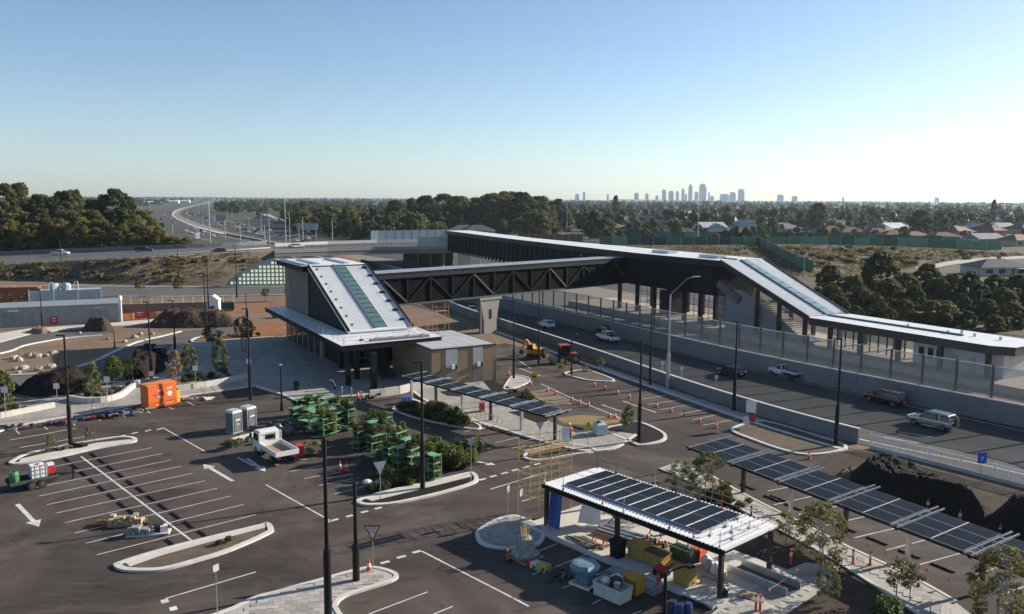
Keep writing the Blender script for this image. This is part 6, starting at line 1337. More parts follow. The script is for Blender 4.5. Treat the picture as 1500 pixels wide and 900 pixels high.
t = thing('toilet_trailer', 'white tow frame on the asphalt below the portable toilets', 'trailer', G(360, 645), rt); MB().bx(-1.6, 1.4, -.6, .5, .35, .45).build('deck', offwhite, t); MB().beam((1.4, 0, .4), (2.5, 0, .4), .08, .08).build('draw_bar', offwhite, t)
for s in (-.7, .6): wheel(t, -.2, s, .3, .2)
t = thing('litter_bin', 'dark litter bin standing in the station shade', 'bin', G(434.5, 573), 0); MB().lathe((0, 0, 0), [(.42, 0), (.42, .1), (.32, .12), (.36, 1.15), (.2, 1.25)], 12).build('body', black, t); MB().lathe((0, 0, 0), [(.55, 0), (.55, .05)], 14).build('base', galv, t)
t = thing('drinking_fountain', 'dark curved fountain post on the station forecourt', 'fountain', G(490, 572), 0); MB().path([(0, 0, 0), (.05, 0, .5), (-.1, 0, .9), (-.35, 0, 1.25)], .13, 8).build('curved_post', black, t); MB().lathe((-.4, 0, 1.2), [(.1, 0), (.25, .1), (.25, .14)], 10).build('bowl', galv, t)
for x_, y, w in ((501, 579, 'first steel bollard of the forecourt row'), (515, 581, 'second steel bollard of the forecourt row'), (528, 586, 'third steel bollard of the forecourt row'), (558, 582, 'dark post at the forecourt wall end')):
    t = thing('bollard', w, 'bollard', G(x_, y, .11), 0); MB().tube((0, 0, 0), (0, 0, 1.0), .07, n=8).build('post', galv, t); MB().ball((0, 0, 1.0), .075, 8, 4).build('cap', white, t)
t = thing('street_bench', 'dark clutter of tools on the forecourt kerb', 'tools', G(547, 584), .3); t.name = 'tool_heap'
for k in range(10): MB().box((rng.uniform(-.9, .9), rng.uniform(-.4, .4), .2 + .12 * (k % 3)), (.4, .25, .25), rng.uniform(0, 3)).build('tool_case', black if k % 2 else M('case_grey', (.1, .1, .11), .6), t)
t = thing('blue_case', 'blue striped box on the kerb by the narrow carport', 'box', G(596, 591), .2); MB().bx(-.55, .55, -.4, .4, 0, .8).build('body', M('case_blue', (.06, .12, .4), .5), t)
for k in range(3): MB().bx(-.4 + k * .35, -.3 + k * .35, -.42, -.4, .1, .75).build('stripe', offwhite, t)
t = thing('forecourt_wall', 'low cream wall with dark posts along the forecourt edge', 'wall', G(570, 576), 0)
fw = [G(541, 584), G(562, 581), G(585, 577.5), G(603, 573), G(622, 570), G(642, 567)]
for p, q in zip(fw, fw[1:]): d_ = (q - p).normalized(); MB().wall([p + d_ * .03, q - d_ * .03], .25, .0, 1.0).build('wall_panel', pale_slab, t, world=True); MB().beam(p, p + Vector((0, 0, 1.15)), .1, .1).build('post', black, t, world=True)
t = thing('wheelbarrow', 'blue wheelbarrow parked at the potted shrubs', 'wheelbarrow', G(545, 718), .4); MB().loft([[(-.35, -.28, .3), (.3, -.28, .3), (.3, .28, .3), (-.35, .28, .3)], [(-.55, -.4, .65), (.55, -.4, .65), (.55, .4, .65), (-.55, .4, .65)]]).build('tray', M('barrow_blue', (.03, .1, .38), .5), t); MB().tube((.6, -.06, .2), (.6, .06, .2), .2, n=12).build('wheel', rubber, t); MB().beam((-.9, -.3, .6), (.5, -.2, .25), .05, .05).beam((-.9, .3, .6), (.5, .2, .25), .05, .05).build('handle', timber, t); MB().ball((-.4, 0, .75), (.4, .35, .2), 8, 5).build('load', offwhite, t)
t = thing('red_bin', 'red box bin on the paving under the narrow carport', 'bin', G(706, 604), 0); MB().bx(-.32, .32, -.32, .32, .1, 1.0).build('body', M('bin_red', (.32, .09, .07), .7), t); MB().bx(-.36, .36, -.36, .36, 1.0, 1.08).build('lid', red, t)
t = thing('bulk_bag', 'pale blue-grey bulk bag set on the crossing corner', 'bulk bag', G(879, 638), .3); MB().loft([[(-.6 * k, -.6 * k, z), (.6 * k, -.6 * k, z), (.6 * k, .6 * k, z), (-.6 * k, .6 * k, z)] for k, z in ((.85, .1), (1.0, .4), (.95, 1.2), (.6, 1.35))]).build('bag', M('bag_pale', (.5, .54, .58), .8), t); MB().ball((-.1, 0, 1.4), (.35, .3, .2), 8, 5).build('contents', M('contents_blue', (.1, .15, .22), .7), t)
t = thing('bike_rack', 'row of wire bicycle stands under the narrow carport', 'bicycle rack', G(719, 618), ang(G(690, 607), G(740, 627)))
for k in range(6): MB().path([(-2.4 + k * .8, -.3, 0), (-2.4 + k * .8, -.3, .75), (-2.4 + k * .8, .4, .75), (-2.4 + k * .8, .4, 0)], .03, 5).build('hoop', M('rack_steel', (.3, .27, .25), .5, .5), t)
for x_, y, w, m_ in ((26, 628, 'black barrow with red handles dumped on the kerb', navy), (118, 616, 'low dark blue cage of fittings on the kerb asphalt', M('navy_cage', (.03, .04, .07), .6)), (152, 612, 'dark steel cage of offcuts on the kerb asphalt', black), (180, 608, 'blue wrapped bundle of fittings on the kerb asphalt', M('dull_blue', (.08, .12, .2), .6)), (202, 603, 'grey heap of offcuts against the orange cabinet', M('offcut', (.16, .155, .15), .8)), (85, 622, 'flattened dark tarpaulin on the kerb asphalt', M('tarp', (.02, .03, .06), .5)), (290, 585, 'pale heap of kerb pieces at the shaded bay corner', offwhite)):
    t = thing('scrap_pile', w, 'scrap', G(x_, y), .2)
    for k in range(12): MB().box((rng.uniform(-1.6, 1.6), rng.uniform(-.6, .6), rng.uniform(.06, .35)), (rng.uniform(.3, 1.1), rng.uniform(.1, .5), rng.uniform(.08, .3)), rng.uniform(-.5, .8)).build('offcut', m_ if k % 3 else [red, galv, rubber, galv][k // 3], t)
t = thing('mixed_pallet', 'pallet of stacked limestone blocks across the painted bays', 'pallet', G(186, 768), .12)
for k in range(4):
    for i in range(6):
        for j in range(2):
          if k < 1 or rng.random() < .8 - .25 * k: MB().box((-1.0 + i * .4 + rng.uniform(-.03, .03), -.35 + j * .5 + rng.uniform(-.05, .05), .29 + k * .18), (.34, rng.uniform(.36, .46), .17), rng.uniform(-.12, .12)).build('block', M('sandstone_block', (.40, .31, .21), .9, 0, .2, 2, 0, .3), t)
for s in (-.5, 0, .5): MB().bx(-1.25, 1.25, s - .06, s + .06, 0, .2).build('bearer', timber, t)
for k in range(6): MB().box((-1.7 + rng.uniform(-.4, .3), .1 + rng.uniform(-.2, .3), .1 + .04 * k), (.6, .12, .08), rng.uniform(-.6, .6)).build('offcut', [orange, timber][k % 2], t)
t = thing('block_pallet', 'pallet of grey blocks with a torn wrap beside the limestone', 'pallet', G(208, 783), .2)
for i in range(5):
    for k in range(3 if i in (1, 2) else 2): MB().box((-.8 + i * .32, -.2 + rng.uniform(-.06, .06), .24 + k * .2), (.27, rng.uniform(.5, .7), .18), rng.uniform(-.12, .12)).build('block', M('grey_block', (.27, .27, .26), .9, 0, .15, 2, 0, .3), t)
MB().box((1.1, .2, .35), (.5, .6, .7), .4).build('dark_bag', navy, t); MB().box((1.5, 0, .3), (.5, .5, .55), .2).build('pale_bag', offwhite, t); MB().bx(-1.0, 1.9, -.5, .5, 0, .14).build('pallet_base', M('pallet_pale', (.5, .47, .42), .8), t)
# ------------------------------------------------------------ the worker
def person(label, base, rz):
    t = thing('person', label, 'person', G(*base, .11), rz)
    V = [(0, 0, .95), (0, 0, 1.15), (0, 0, 1.4), (0, 0, 1.52), (0, .02, 1.66), (.19, 0, 1.42), (.27, .03, 1.15), (.26, .16, .93), (-.19, 0, 1.42), (-.26, .02, 1.16), (-.22, .14, .95), (.1, 0, .9), (.12, .02, .5), (.13, -.03, .08), (.13, .14, .04), (-.1, 0, .9), (-.12, .04, .5), (-.13, 0, .08), (-.13, .17, .04), (.26, .2, .86), (-.21, .19, .88)]
    E = [(0, 1), (1, 2), (2, 3), (3, 4), (2, 5), (5, 6), (6, 7), (2, 8), (8, 9), (9, 10), (0, 11), (11, 12), (12, 13), (13, 14), (0, 15), (15, 16), (16, 17), (17, 18), (7, 19), (10, 20)]
    rad = [.15, .15, .17, .06, .1, .075, .05, .04, .075, .05, .04, .1, .075, .05, .045, .1, .075, .05, .045, .035, .035]
    me = bpy.data.meshes.new('body'); me.from_pydata(V, E, []); o = bpy.data.objects.new('body', me); COL.objects.link(o); o.parent = t
    me.materials.append(navy); m = o.modifiers.new('skin', 'SKIN'); 
    for i, r in enumerate(rad): me.skin_vertices[0].data[i].radius = (r, r * .8 if i in (0, 1, 2) else r)
    me.skin_vertices[0].data[0].use_root = True
    o.modifiers.new('sub', 'SUBSURF').levels = 1
    MB().loft([[(.2 * k, -.15 * k, z), (.2 * k, .16 * k, z), (-.2 * k, .16 * k, z), (-.2 * k, -.15 * k, z)] for k, z in ((1, .92), (.98, 1.15), (1.12, 1.4), (.6, 1.5))]).build('vest', hivis, t)
    MB().ball((0, .03, 1.67), (.085, .1, .12), 10, 8).build('face', skin, t, smooth=True); MB().lathe((0, .03, 1.71), [(.15, 0), (.125, .02), (.12, .08), (.07, .13), (.01, .145)], 12).build('helmet', white, t)
    for s in (-1, 1): MB().beam((.21 * s, 0, 1.42), (.27 * s, .03, 1.14), .13, .13).build('sleeve', hivis, t)
    return t
person('worker in orange shirt, dark trousers and white helmet by the carport end', (834, 646), R_(160))
# ------------------------------------------------------------ plants
def leaves(clumps, size, dens, rng, flat=0.0, stretch=1.6):
    """leaf faces scattered over clump shells: clumps = (centre, radii), dens faces per square metre of shell"""
    out = []
    for c_, r in clumps:
        r = np.array(r); n = max(6, int(dens * 4 * math.pi * (r[0] * r[1] + r[1] * r[2] + r[0] * r[2]) / 3))
        d = rng.normal(size=(n, 3)); d /= np.linalg.norm(d, axis=1)[:, None] + 1e-9
        rad = rng.uniform(.45, 1.06, n) ** .6
        p = np.array(c_) + d * r * rad[:, None]
        nrm = d * .9 + rng.normal(size=(n, 3)) * .75; nrm[:, 2] += .25 + flat; nrm /= np.linalg.norm(nrm, axis=1)[:, None] + 1e-9
        t = np.cross(nrm, rng.normal(size=(n, 3))); t /= np.linalg.norm(t, axis=1)[:, None] + 1e-9
        b_ = np.cross(nrm, t); s = size * rng.uniform(.6, 1.4, n)[:, None]
        out.append(np.stack([p - t * s * stretch / 2, p + b_ * s / 2 - t * s * .1, p + t * s * stretch / 2, p - b_ * s / 2 - t * s * .1], axis=1))
    return np.concatenate(out)
def crown_clumps(rng, h, w, base, n, cr, top_round=1.0, flat=.8):
    L = []
    for i in range(n):
        f = rng.uniform(0, 1); z = base + (h - base) * f
        ww = w * (math.sin(math.pi * min(.97, .18 + .78 * f)) ** .7) * rng.uniform(.35, 1.0) ** .5
        a_ = rng.uniform(0, 2 * math.pi); k = cr * rng.uniform(.6, 1.25)
        L.append(((ww * math.cos(a_) * .85, ww * math.sin(a_) * .85, z), (k, k, k * flat)))
    return L
PROTO = {}
def tree_proto(key, h, w, base, n, cr, size, dens, leaf, seed, bark_m=bark, tr=.3, limbs=7, name='tree', flat=.8, multi=1):
    rng = np.random.default_rng(seed); C_ = crown_clumps(rng, h, w, base, n, cr, flat=flat)
    t = bpy.data.objects.new(name, None); COL.objects.link(t)
    mb = MB()
    for k in range(multi):
        ox = (k - (multi - 1) / 2) * w * .18; top = Vector((ox * 2.2 + rng.uniform(-.1, .1) * w, rng.uniform(-.1, .1) * w, h * .78)); pts = [Vector((ox, 0, -.3)), Vector((ox * 1.3 + rng.uniform(-.04, .04) * h, rng.uniform(-.04, .04) * h, h * .28)), Vector((ox * 1.8 + rng.uniform(-.06, .06) * h, 0, h * .55)), top]
        for i in range(3): mb.tube(pts[i], pts[i + 1], tr * (1 - i * .28), tr * (1 - (i + 1) * .28), 6, caps=False)
        for i in range(limbs):
            c_ = C_[(i * 3 + k) % len(C_)][0]; f = rng.uniform(.3, .9); a_ = pts[1].lerp(pts[3], f * .8); mid = a_.lerp(Vector(c_), .55) - Vector((0, 0, .04 * h)); mb.tube(a_, mid, tr * .4, tr * .25, 5, caps=False).tube(mid, c_, tr * .25, tr * .08, 4, caps=False)
    mb.build('trunk', bark_m, t)
    npmesh('crown', leaves(C_, size, dens, rng), 4, leaf, t)
    PROTO[key] = t; t.location = (0, -900, -200); return t
FIRST = {}
def plant(key, loc, label, cat='tree', group=None, rz=0, scale=1.0, name=None):
    """the first plant of a kind is the proto itself, later ones are copies"""
    if key not in FIRST:
        FIRST[key] = 1; t = PROTO[key]; t.location = V3(loc); t.rotation_euler = (0, 0, rz); t.scale = scale if hasattr(scale, '__len__') else (scale,) * 3
        tag(t, label, cat, group)
    else:
        t = dup(PROTO[key], loc, rz, label, group, scale); t['category'] = cat
        if not group and 'group' in t: del t['group']
    if name: t.name = name
    return t
# saplings and young trees (real species differ in crown and tone)
tree_proto('young_a', 4.4, 1.1, .7, 60, .3, .11, 75, leaf_young, 1, palebark, .05, 8)
tree_proto('young_b', 5.2, 1.15, .5, 70, .3, .11, 75, leaf_young, 2, palebark, .06, 8)
tree_proto('young_green', 4.2, 1.35, 1.7, 55, .34, .11, 75, leaf_bright, 3, bark, .05, 8)
tree_proto('dead', 4.0, .95, .3, 55, .28, .1, 75, leaf_dry, 4, palebark, .04, 8)
tree_proto('young_dark', 5.4, 2.0, 2.4, 44, .4, .12, 36, leaf_dark, 5, bark, .09, 10, multi=2)
tree_proto('gum_sapling', 4.2, 1.8, .6, 95, .26, .075, 80, leaf_sap, 6, palebark, .06, 14, multi=2)
tree_proto('low_tree', 2.2, .75, .9, 32, .2, .07, 95, leaf_sap, 7, bark, .04, 6)
def shrub_proto(key, w, h, leaf, seed, size=.08, dens=125, n=14, name='shrub'):
    rng = np.random.default_rng(seed); C_ = [((w * rng.uniform(-.7, .7), w * rng.uniform(-.7, .7), h * rng.uniform(.3, .75)), (w * rng.uniform(.3, .5), w * rng.uniform(.3, .5), h * rng.uniform(.2, .35))) for _ in range(n)]
    t = bpy.data.objects.new(name, None); COL.objects.link(t); mb = MB()
    for i in range(6): mb.tube((0, 0, 0), C_[i % n][0], .02 + .02 * h, .01, 4, caps=False)
    mb.build('stem', bark, t); npmesh('foliage', leaves(C_, size, dens, rng), 4, leaf, t); PROTO[key] = t; t.location = (0, -900, -200)
shrub_proto('bush', .6, .9, leaf_olive, 21); shrub_proto('bush_dark', .6, .9, leaf_dark, 22); shrub_proto('bush_grey', .55, .7, leaf_grey, 23); shrub_proto('bush_bright', .7, 1.2, leaf_bright, 24); shrub_proto('bush_straw', .5, .6, leaf_straw, 25, .1, 70); shrub_proto('bush_big', 1.2, 1.9, leaf_gum, 26, .2, 26, 16); shrub_proto('scrub_bush', 1.6, 1.7, leaf_olive, 27, .3, 12, 12); shrub_proto('scrub_dry', 1.5, 1.4, leaf_straw, 28, .3, 12, 12)
for key, x_, y, lab, s in (('young_b', 324, 552, 'tall pale green sapling in the bed before the station shade', 1.0), ('young_a', 278, 552, 'rounded pale green sapling beside the dead pinkish one', 1.0), ('young_green', 168, 573, 'bright green lollipop sapling behind the low planter wall', 1.0), ('young_a', 136, 583, 'leaning pale sapling at the end of the near dark heap', .95), ('dead', 257, 562, 'dead pinkish brown sapling behind the orange cabinet', 1.05), ('young_a', 8, 600, 'pale sapling cut by the frame edge on the plaza', 1.0), ('young_dark', 357, 515, 'thin dark twin-stemmed tree in the bus bed', 1.0), ('young_dark', 312, 516, 'low dark tree beside the bus road kerb', .8), ('young_dark', 193, 567, 'dim brown sapling in the shade behind the heap', .7),
    ('gum_sapling', 1036, 744, 'largest gum sapling growing behind the shelter roof', 1.05), ('gum_sapling', 996, 731, 'smaller dark gum sapling behind the shelter roof', .75), ('gum_sapling', 1200, 838, 'weeping gum sapling in the dark bed past the shelter', 1.1), ('gum_sapling', 1462, 925, 'broad gum sapling cut by the bottom frame edge', 1.15), ('low_tree', 1313, 880, 'staked young tree at the footpath edge, of two the one with the fuller crown', 1.15), ('low_tree', 1333, 880, 'staked thin young tree at the footpath edge', 1.0), ('low_tree', 1150, 800, 'staked young tree in the bed behind the shelter', 1.05), ('gum_sapling', 1212, 880, 'low bushy shoot at the foot of the weeping gum', .5), ('bush_bright', 1297, 915, 'bright bush at the bottom edge of the dark bed', 1.4),
    ('young_a', 920, 629, 'sapling pair in the dark mulch island', .6), ('low_tree', 915, 632, 'low forked sapling in the dark mulch island', .8), ('low_tree', 880, 542, 'young tree beside the silver street light', .8), ('low_tree', 772, 588, 'yellowing sapling on the sandy bay', .7), ('low_tree', 857, 549, 'stub sapling in the straw island', .7), ('bush_bright', 684, 560, 'yellow green shrub before the annex door', 1.0), ('young_dark', 424, 440, 'dark scrub tree by the arch foot', .8), ('young_dark', 389, 441, 'lower scrub tree by the arch foot', .55), ('young_dark', 206, 433, 'bare grey scrub tree on the low road kerb', .8), ('young_dark', 262, 433, 'second grey scrub tree on the low road kerb', .75)):
    g = G(x_, y, .1); plant(key, g, lab, 'shrub' if 'bush' in key else 'tree', None, rng.uniform(0, 6), s)
for x_, y, w in ((71, 661, 'thin staked seedling on the trailer island, nearer the frame edge'), (84, 658, 'bare stake on the trailer island'), (127, 650, 'bare stake beside the shrubby seedling on the trailer island'), (139, 646, 'tallest stake beside the shrubby seedling on the trailer island')):
    t = thing('stake', w, 'stake', G(x_, y, .09), 0); MB().tube((0, 0, 0), (0, 0, 1.5), .035, n=5).build('post', bark, t); MB().box((0, 0, 1.1), (.09, .09, .05)).build('tie', black, t)
    if x_ in (71, 127): plant('low_tree', G(x_ + 4, y, .09), 'spindly seedling tied by the ' + ('first stake' if x_ == 71 else 'third stake') + ' of the trailer island', 'tree', None, 1, (.6, .6, .7))
keys = ['bush', 'bush_dark', 'bush_grey', 'bush_bright', 'bush_straw']
def bed(pts, n, ks, desc, cat='shrub', smin=.7, smax=1.2, z=.1, seed=0, group=None, name=None):
    r = random.Random(seed); P = gp(pts, z); xs = [p.x for p in P]; ys = [p.y for p in P]; k = 0
    while k < n:
        x_, y = r.uniform(min(xs), max(xs)), r.uniform(min(ys), max(ys))
        if inpoly(x_, y, P):
            key = r.choice(ks); k += 1; w = {'bush': 'olive', 'bush_dark': 'dark', 'bush_grey': 'silvery', 'bush_bright': 'bright green', 'bush_straw': 'straw coloured', 'scrub_bush': 'dull olive', 'scrub_dry': 'dry tan', 'bush_big': 'tall dark'}[key]
            LMs = LM; plant(key, (x_, y, z), whereN(f'{w} {desc}', x_, y, z), cat, group, r.uniform(0, 6), r.uniform(smin, smax), name or ('potted_shrub' if 'pot' in cat else {'scrub_bush': 'scrub_bush', 'scrub_dry': 'dry_bush'}.get(key, 'shrub')))
NLM = [('the truck tail', 438, 672), ('the wheelbarrow', 545, 715), ('the island lamp post', 619, 700), ('the mulched island tip', 695, 700), ('the forecourt wall', 600, 577), ('the narrow carport start', 600, 560), ('the big carport start', 1010, 660), ('the crossing diamond sign', 861, 640), ('the orange cabinet', 238, 590), ('the dead sapling', 257, 550), ('the tall pale sapling', 324, 540), ('the low planter wall', 160, 588), ('the plaza frame edge', 10, 600), ('the trailer', 50, 695), ('the station columns', 520, 560), ('the portable toilets', 350, 615), ('the shelter roof corner', 800, 708), ('the straw island tip', 175, 832), ('the embankment lamp post', 262, 400), ('the glowing arch', 380, 405), ('the grey substation roof', 90, 445), ('the white site hut', 312, 452), ('the bank below the white utility', 88, 400), ('the bank below the black wagon', 211, 400), ('the bank below the red hatchback', 319, 395), ('the green stepped wall foot', 1190, 400), ('the stair roof edge', 1200, 440), ('the silver lamp by the gums', 1436, 440), ('the sand stones', 50, 535), ('the bus road kerb', 285, 498), ('the footpath bollards', 1262, 830), ('the weeping gum', 1200, 830), ('the gum sapling pair', 1020, 720), ('the nursery rack cluster by the truck', 465, 615), ('the nursery rack by the island lamp', 630, 680), ('the middle nursery rack', 575, 650), ('the clear patch between racks', 510, 650), ('the upper nursery kerb', 560, 625)]
def whereN(desc, x_, y, z):
    global LM
    keep = LM; LM = LM + NLM
    try: return where(desc, x_, y, z)
    finally: LM = keep
bed([(580, 600), (625, 599), (660, 610), (698, 623), (690, 628), (655, 622), (610, 612)], 34, ['bush', 'bush_bright', 'bush', 'bush_dark'], 'mound shrub in the planted strip', smin=.8, smax=1.35, seed=1)
bed([(530, 725), (560, 700), (640, 697), (600, 712)], 40, ['bush', 'bush_straw', 'bush_grey', 'bush_dark'], 'potted shrub set out on the asphalt', 'potted shrub', .75, 1.2, 0, 2)
bed([(640, 690), (650, 672), (690, 672), (694, 692)], 13, ['bush_dark', 'bush', 'bush_bright'], 'large potted plant at the rack end', 'potted shrub', 1.2, 2.0, 0, 3)
bed([(548, 664), (600, 652), (672, 662), (660, 694), (610, 699), (560, 690)], 16, ['bush', 'bush_dark', 'bush_bright', 'bush', 'bush_grey'], 'leafy potted shrub between the racks', 'potted shrub', .9, 1.5, 0, 15)
bed([(430, 660), (455, 655), (470, 662), (450, 668)], 5, ['bush_straw', 'bush_grey'], 'potted grass near the wheeled bins', 'potted shrub', 1.0, 1.6, .5, 4)
bed([(105, 585), (150, 583), (185, 572), (195, 566), (160, 572), (115, 580)], 20, ['bush_dark', 'bush_dark', 'bush_grey'], 'low shrub in the walled planter', 'shrub', .5, .9, .2, 5)
bed([(262, 566), (350, 553), (300, 549), (268, 556)], 22, ['bush_dark', 'bush'], 'low shrub under the saplings', 'shrub', .5, .9, .2, 6)
bed([(0, 606), (45, 600), (52, 596), (20, 597)], 8, ['bush_dark', 'bush'], 'low shrub in the frame edge planter', 'shrub', .5, .9, .2, 7)
bed([(60, 666), (125, 651), (170, 645), (110, 658)], 10, ['bush_dark', 'bush_grey'], 'tiny shrub on the trailer island', 'shrub', .35, .6, .1, 8)
bed([(700, 552), (730, 566), (790, 588), (770, 582)], 5, ['bush_bright', 'bush_dark'], 'tuft in the carport pit', 'shrub', .4, .7, .12, 9)
bed([(1060, 720), (1110, 745), (1100, 750), (1010, 728)], 10, ['bush_dark', 'bush'], 'low shrub behind the shelter', 'shrub', .6, 1.1, .1, 10)
bed([(330, 660), (340, 652), (352, 648), (356, 654)], 3, ['bush_grey', 'bush'], 'uprooted shrub before the truck cab', 'shrub', .8, 1.2, .1, 12)
bed([(300, 805), (372, 780), (385, 776), (330, 795)], 2, ['bush_dark'], 'tuft on the straw island', 'shrub', .4, .6, .1, 13)
bed([(300, 493), (395, 488), (390, 492), (310, 497)], 10, ['bush_dark', 'bush_grey'], 'low shrub in the red bus bed', 'shrub', .6, 1.0, .1, 14)
# nursery trolleys
def rack_proto():
    t = bpy.data.objects.new('nursery_rack', None); COL.objects.link(t)
    for sx in (-.66, .66):
        for sy in (-.35, .35): MB().bx(sx - .018, sx + .018, sy - .018, sy + .018, .1, 2.0).build('post', rackg, t)
    for z in (.2, .75, 1.3, 1.85): MB().bx(-.66, .66, -.35, .35, z, z + .035).build('shelf', shelfg, t)
    mb = MB()
    for sx in (-.66, .66):
        for z in (.5, 1.0, 1.55, 1.98): mb.beam((sx, -.35, z), (sx, .35, z), .025, .03)
    mb.build('side_rail', rackg, t)
    for sx in (-.55, .55):
        for sy in (-.28, .28): MB().tube((sx, sy - .02, .06), (sx, sy + .02, .06), .06, n=8).build('castor', rubber, t)
    return t
rk = rack_proto(); PROTO['rack'] = rk
rdir = ang(G(440, 625), G(520, 605))
racks = [(436, 622), (450, 628), (466, 633), (480, 638), (495, 633), (509, 629), (441, 609), (458, 607), (474, 611), (490, 617), (505, 619), (546, 650), (530, 658), (566, 655), (552, 671), (575, 683), (606, 690), (632, 702), (541, 641), (585, 664), (600, 677), (622, 700), (562, 642), (590, 690)]
for i, (x_, y) in enumerate(racks):
    g = G(x_, y); dz = [(0, 1.0), (.12, 1.12), (-.1, 1.2)][i % 3]; sc = (1.25, 1.2, dz[1])
    t = plant('rack', g, whereN('green nursery trolley rack', g.x, g.y, 1.0), 'nursery rack', 'nursery trolley racks', rdir + dz[0] + (math.pi / 2 if i % 4 == 1 else 0), sc)
    r2 = random.Random(i)
    for z in (.24, .79, 1.34, 1.89):
        if z < 1.8 and r2.random() < .12: continue
        if z > 1.8 and r2.random() < .45: continue
        for s in (-.35, .38):
            if r2.random() < .1: continue
            key = r2.choice(['bush', 'bush_dark', 'bush_dark', 'bush_grey', 'bush_bright']); q = g + Matrix.Rotation(t.rotation_euler.z, 3, 'Z') @ Vector((s * 1.2, r2.uniform(-.1, .1), 0)); q.z = z * sc[2]
            hgt_ = .7 if z < 1.8 else r2.uniform(.5, 1.0)
            plant(key, q, whereN({'bush': 'olive', 'bush_dark': 'dark', 'bush_grey': 'silvery', 'bush_bright': 'bright green'}[key] + ' ' + {.24: 'bottom shelf', .79: 'second shelf', 1.34: 'third shelf', 1.89: 'rack top'}[z] + ' plant', q.x, q.y, q.z), 'potted plant', 'plants on the nursery racks', r2.uniform(0, 6), (1.1, .85, hgt_), 'potted_plant')
# ------------------------------------------------------------ heaps and rocks
def mound(label, pts, h, mat, seed, name='soil_heap', cat='heap', peaks=None, res=46):
    P = gp(pts); xs = [p.x for p in P]; ys = [p.y for p in P]; x0, x1, y0, y1 = min(xs), max(xs), min(ys), max(ys); c_ = Vector((sum(xs) / len(xs), sum(ys) / len(ys), 0))
    P2 = smooth(P, 4); seg = [(P2[i - 1], P2[i]) for i in range(len(P2))]
    def dist(x_, y):
        m = 1e9
        for a_, b_ in seg:
            e = b_ - a_; t_ = max(0, min(1, ((x_ - a_.x) * e.x + (y - a_.y) * e.y) / max(e.length_squared, 1e-9))); m = min(m, math.hypot(x_ - a_.x - e.x * t_, y - a_.y - e.y * t_))
        return m
    nx = res; ny = max(8, int(res * (y1 - y0) / (x1 - x0))) if (x1 - x0) > 0 else res; ny = min(ny, 60); H = {}; mx = 0
    for i in range(nx + 1):
        for j in range(ny + 1):
            x_, y = x0 + (x1 - x0) * i / nx, y0 + (y1 - y0) * j / ny
            if inpoly(x_, y, P2): H[i, j] = dist(x_, y); mx = max(mx, H[i, j])
    vs = []; fs = []
    for i in range(nx + 1):
        for j in range(ny + 1):
            x_, y = x0 + (x1 - x0) * i / nx, y0 + (y1 - y0) * j / ny; d_ = H.get((i, j), 0)
            n_ = mnoise.noise(Vector((x_ * .35, y * .35, seed))); n2 = mnoise.noise(Vector((x_ * 1.4, y * 1.4, seed))); n3 = mnoise.noise(Vector((x_ * 4, y * 4, seed)))
            z = h * min(1, d_ / mx * 1.9) ** .8 * (1 + .3 * n_ + .1 * n2) + (.12 * n3 if d_ > 0 else 0) if d_ > 0 else -.1
            vs.append((x_ - c_.x, y - c_.y, z))
    for i in range(nx):
        for j in range(ny):
            if any(k in H for k in ((i, j), (i + 1, j), (i, j + 1), (i + 1, j + 1))): fs.append((i * (ny + 1) + j, (i + 1) * (ny + 1) + j, (i + 1) * (ny + 1) + j + 1, i * (ny + 1) + j + 1))
    o = MB().add(vs, fs).build(name, mat, None); o.location = c_; tag(o, label, cat); return o
mound('big dark soil heap on the plaza edge beside the leaning sapling', [(25, 576), (60, 582), (120, 578), (138, 571), (140, 562), (120, 556), (90, 556), (55, 563), (32, 569)], 2.2, mulch, 1)
mound('low dark soil heap cut by the frame edge', [(-30, 580), (18, 579), (32, 572), (20, 566), (-20, 566)], 1.6, mulch, 2)
mound('dark soil heap lying deep in the station shade', [(186, 556), (215, 556), (240, 545), (248, 534), (235, 526), (205, 528), (185, 540)], 2.6, mulch, 3)
mound('long brown soil heap before the low rail fence', [(216, 480), (260, 481), (310, 480), (348, 478), (345, 471), (300, 468), (250, 470), (222, 475)], 2.6, ground_mat('brown_heap', [(.3, (.035, .024, .018)), (.6, (.075, .05, .038)), (.8, (.12, .085, .06))], .6, 5, 1), 4)
mound('small brown soil cone on the bare sand', [(120, 484.5), (150, 486), (167, 483), (160, 479), (140, 478)], 2.1, MATS['brown_heap'], 5)
mound('little sandy heap on the pale path by the substation', [(40, 488), (60, 490), (75, 487), (60, 483)], .8, dirt, 6)
mound('huge dark mulch heap between the carport and the balustrade', [(1240, 708), (1262, 722), (1310, 735), (1380, 752), (1440, 775), (1462, 768), (1440, 744), (1380, 720), (1320, 699), (1275, 688), (1250, 693)], 2.0, mulch, 7, res=64)
mound('second dark mulch heap cut by the frame edge', [(1440, 775), (1500, 795), (1580, 815), (1580, 760), (1510, 742), (1460, 752)], 2.2, mulch, 8)
mound('brown leafy mulch spill at the end of the mulch heap', [(1222, 700), (1250, 712), (1262, 700), (1245, 690)], .6, straw, 9)
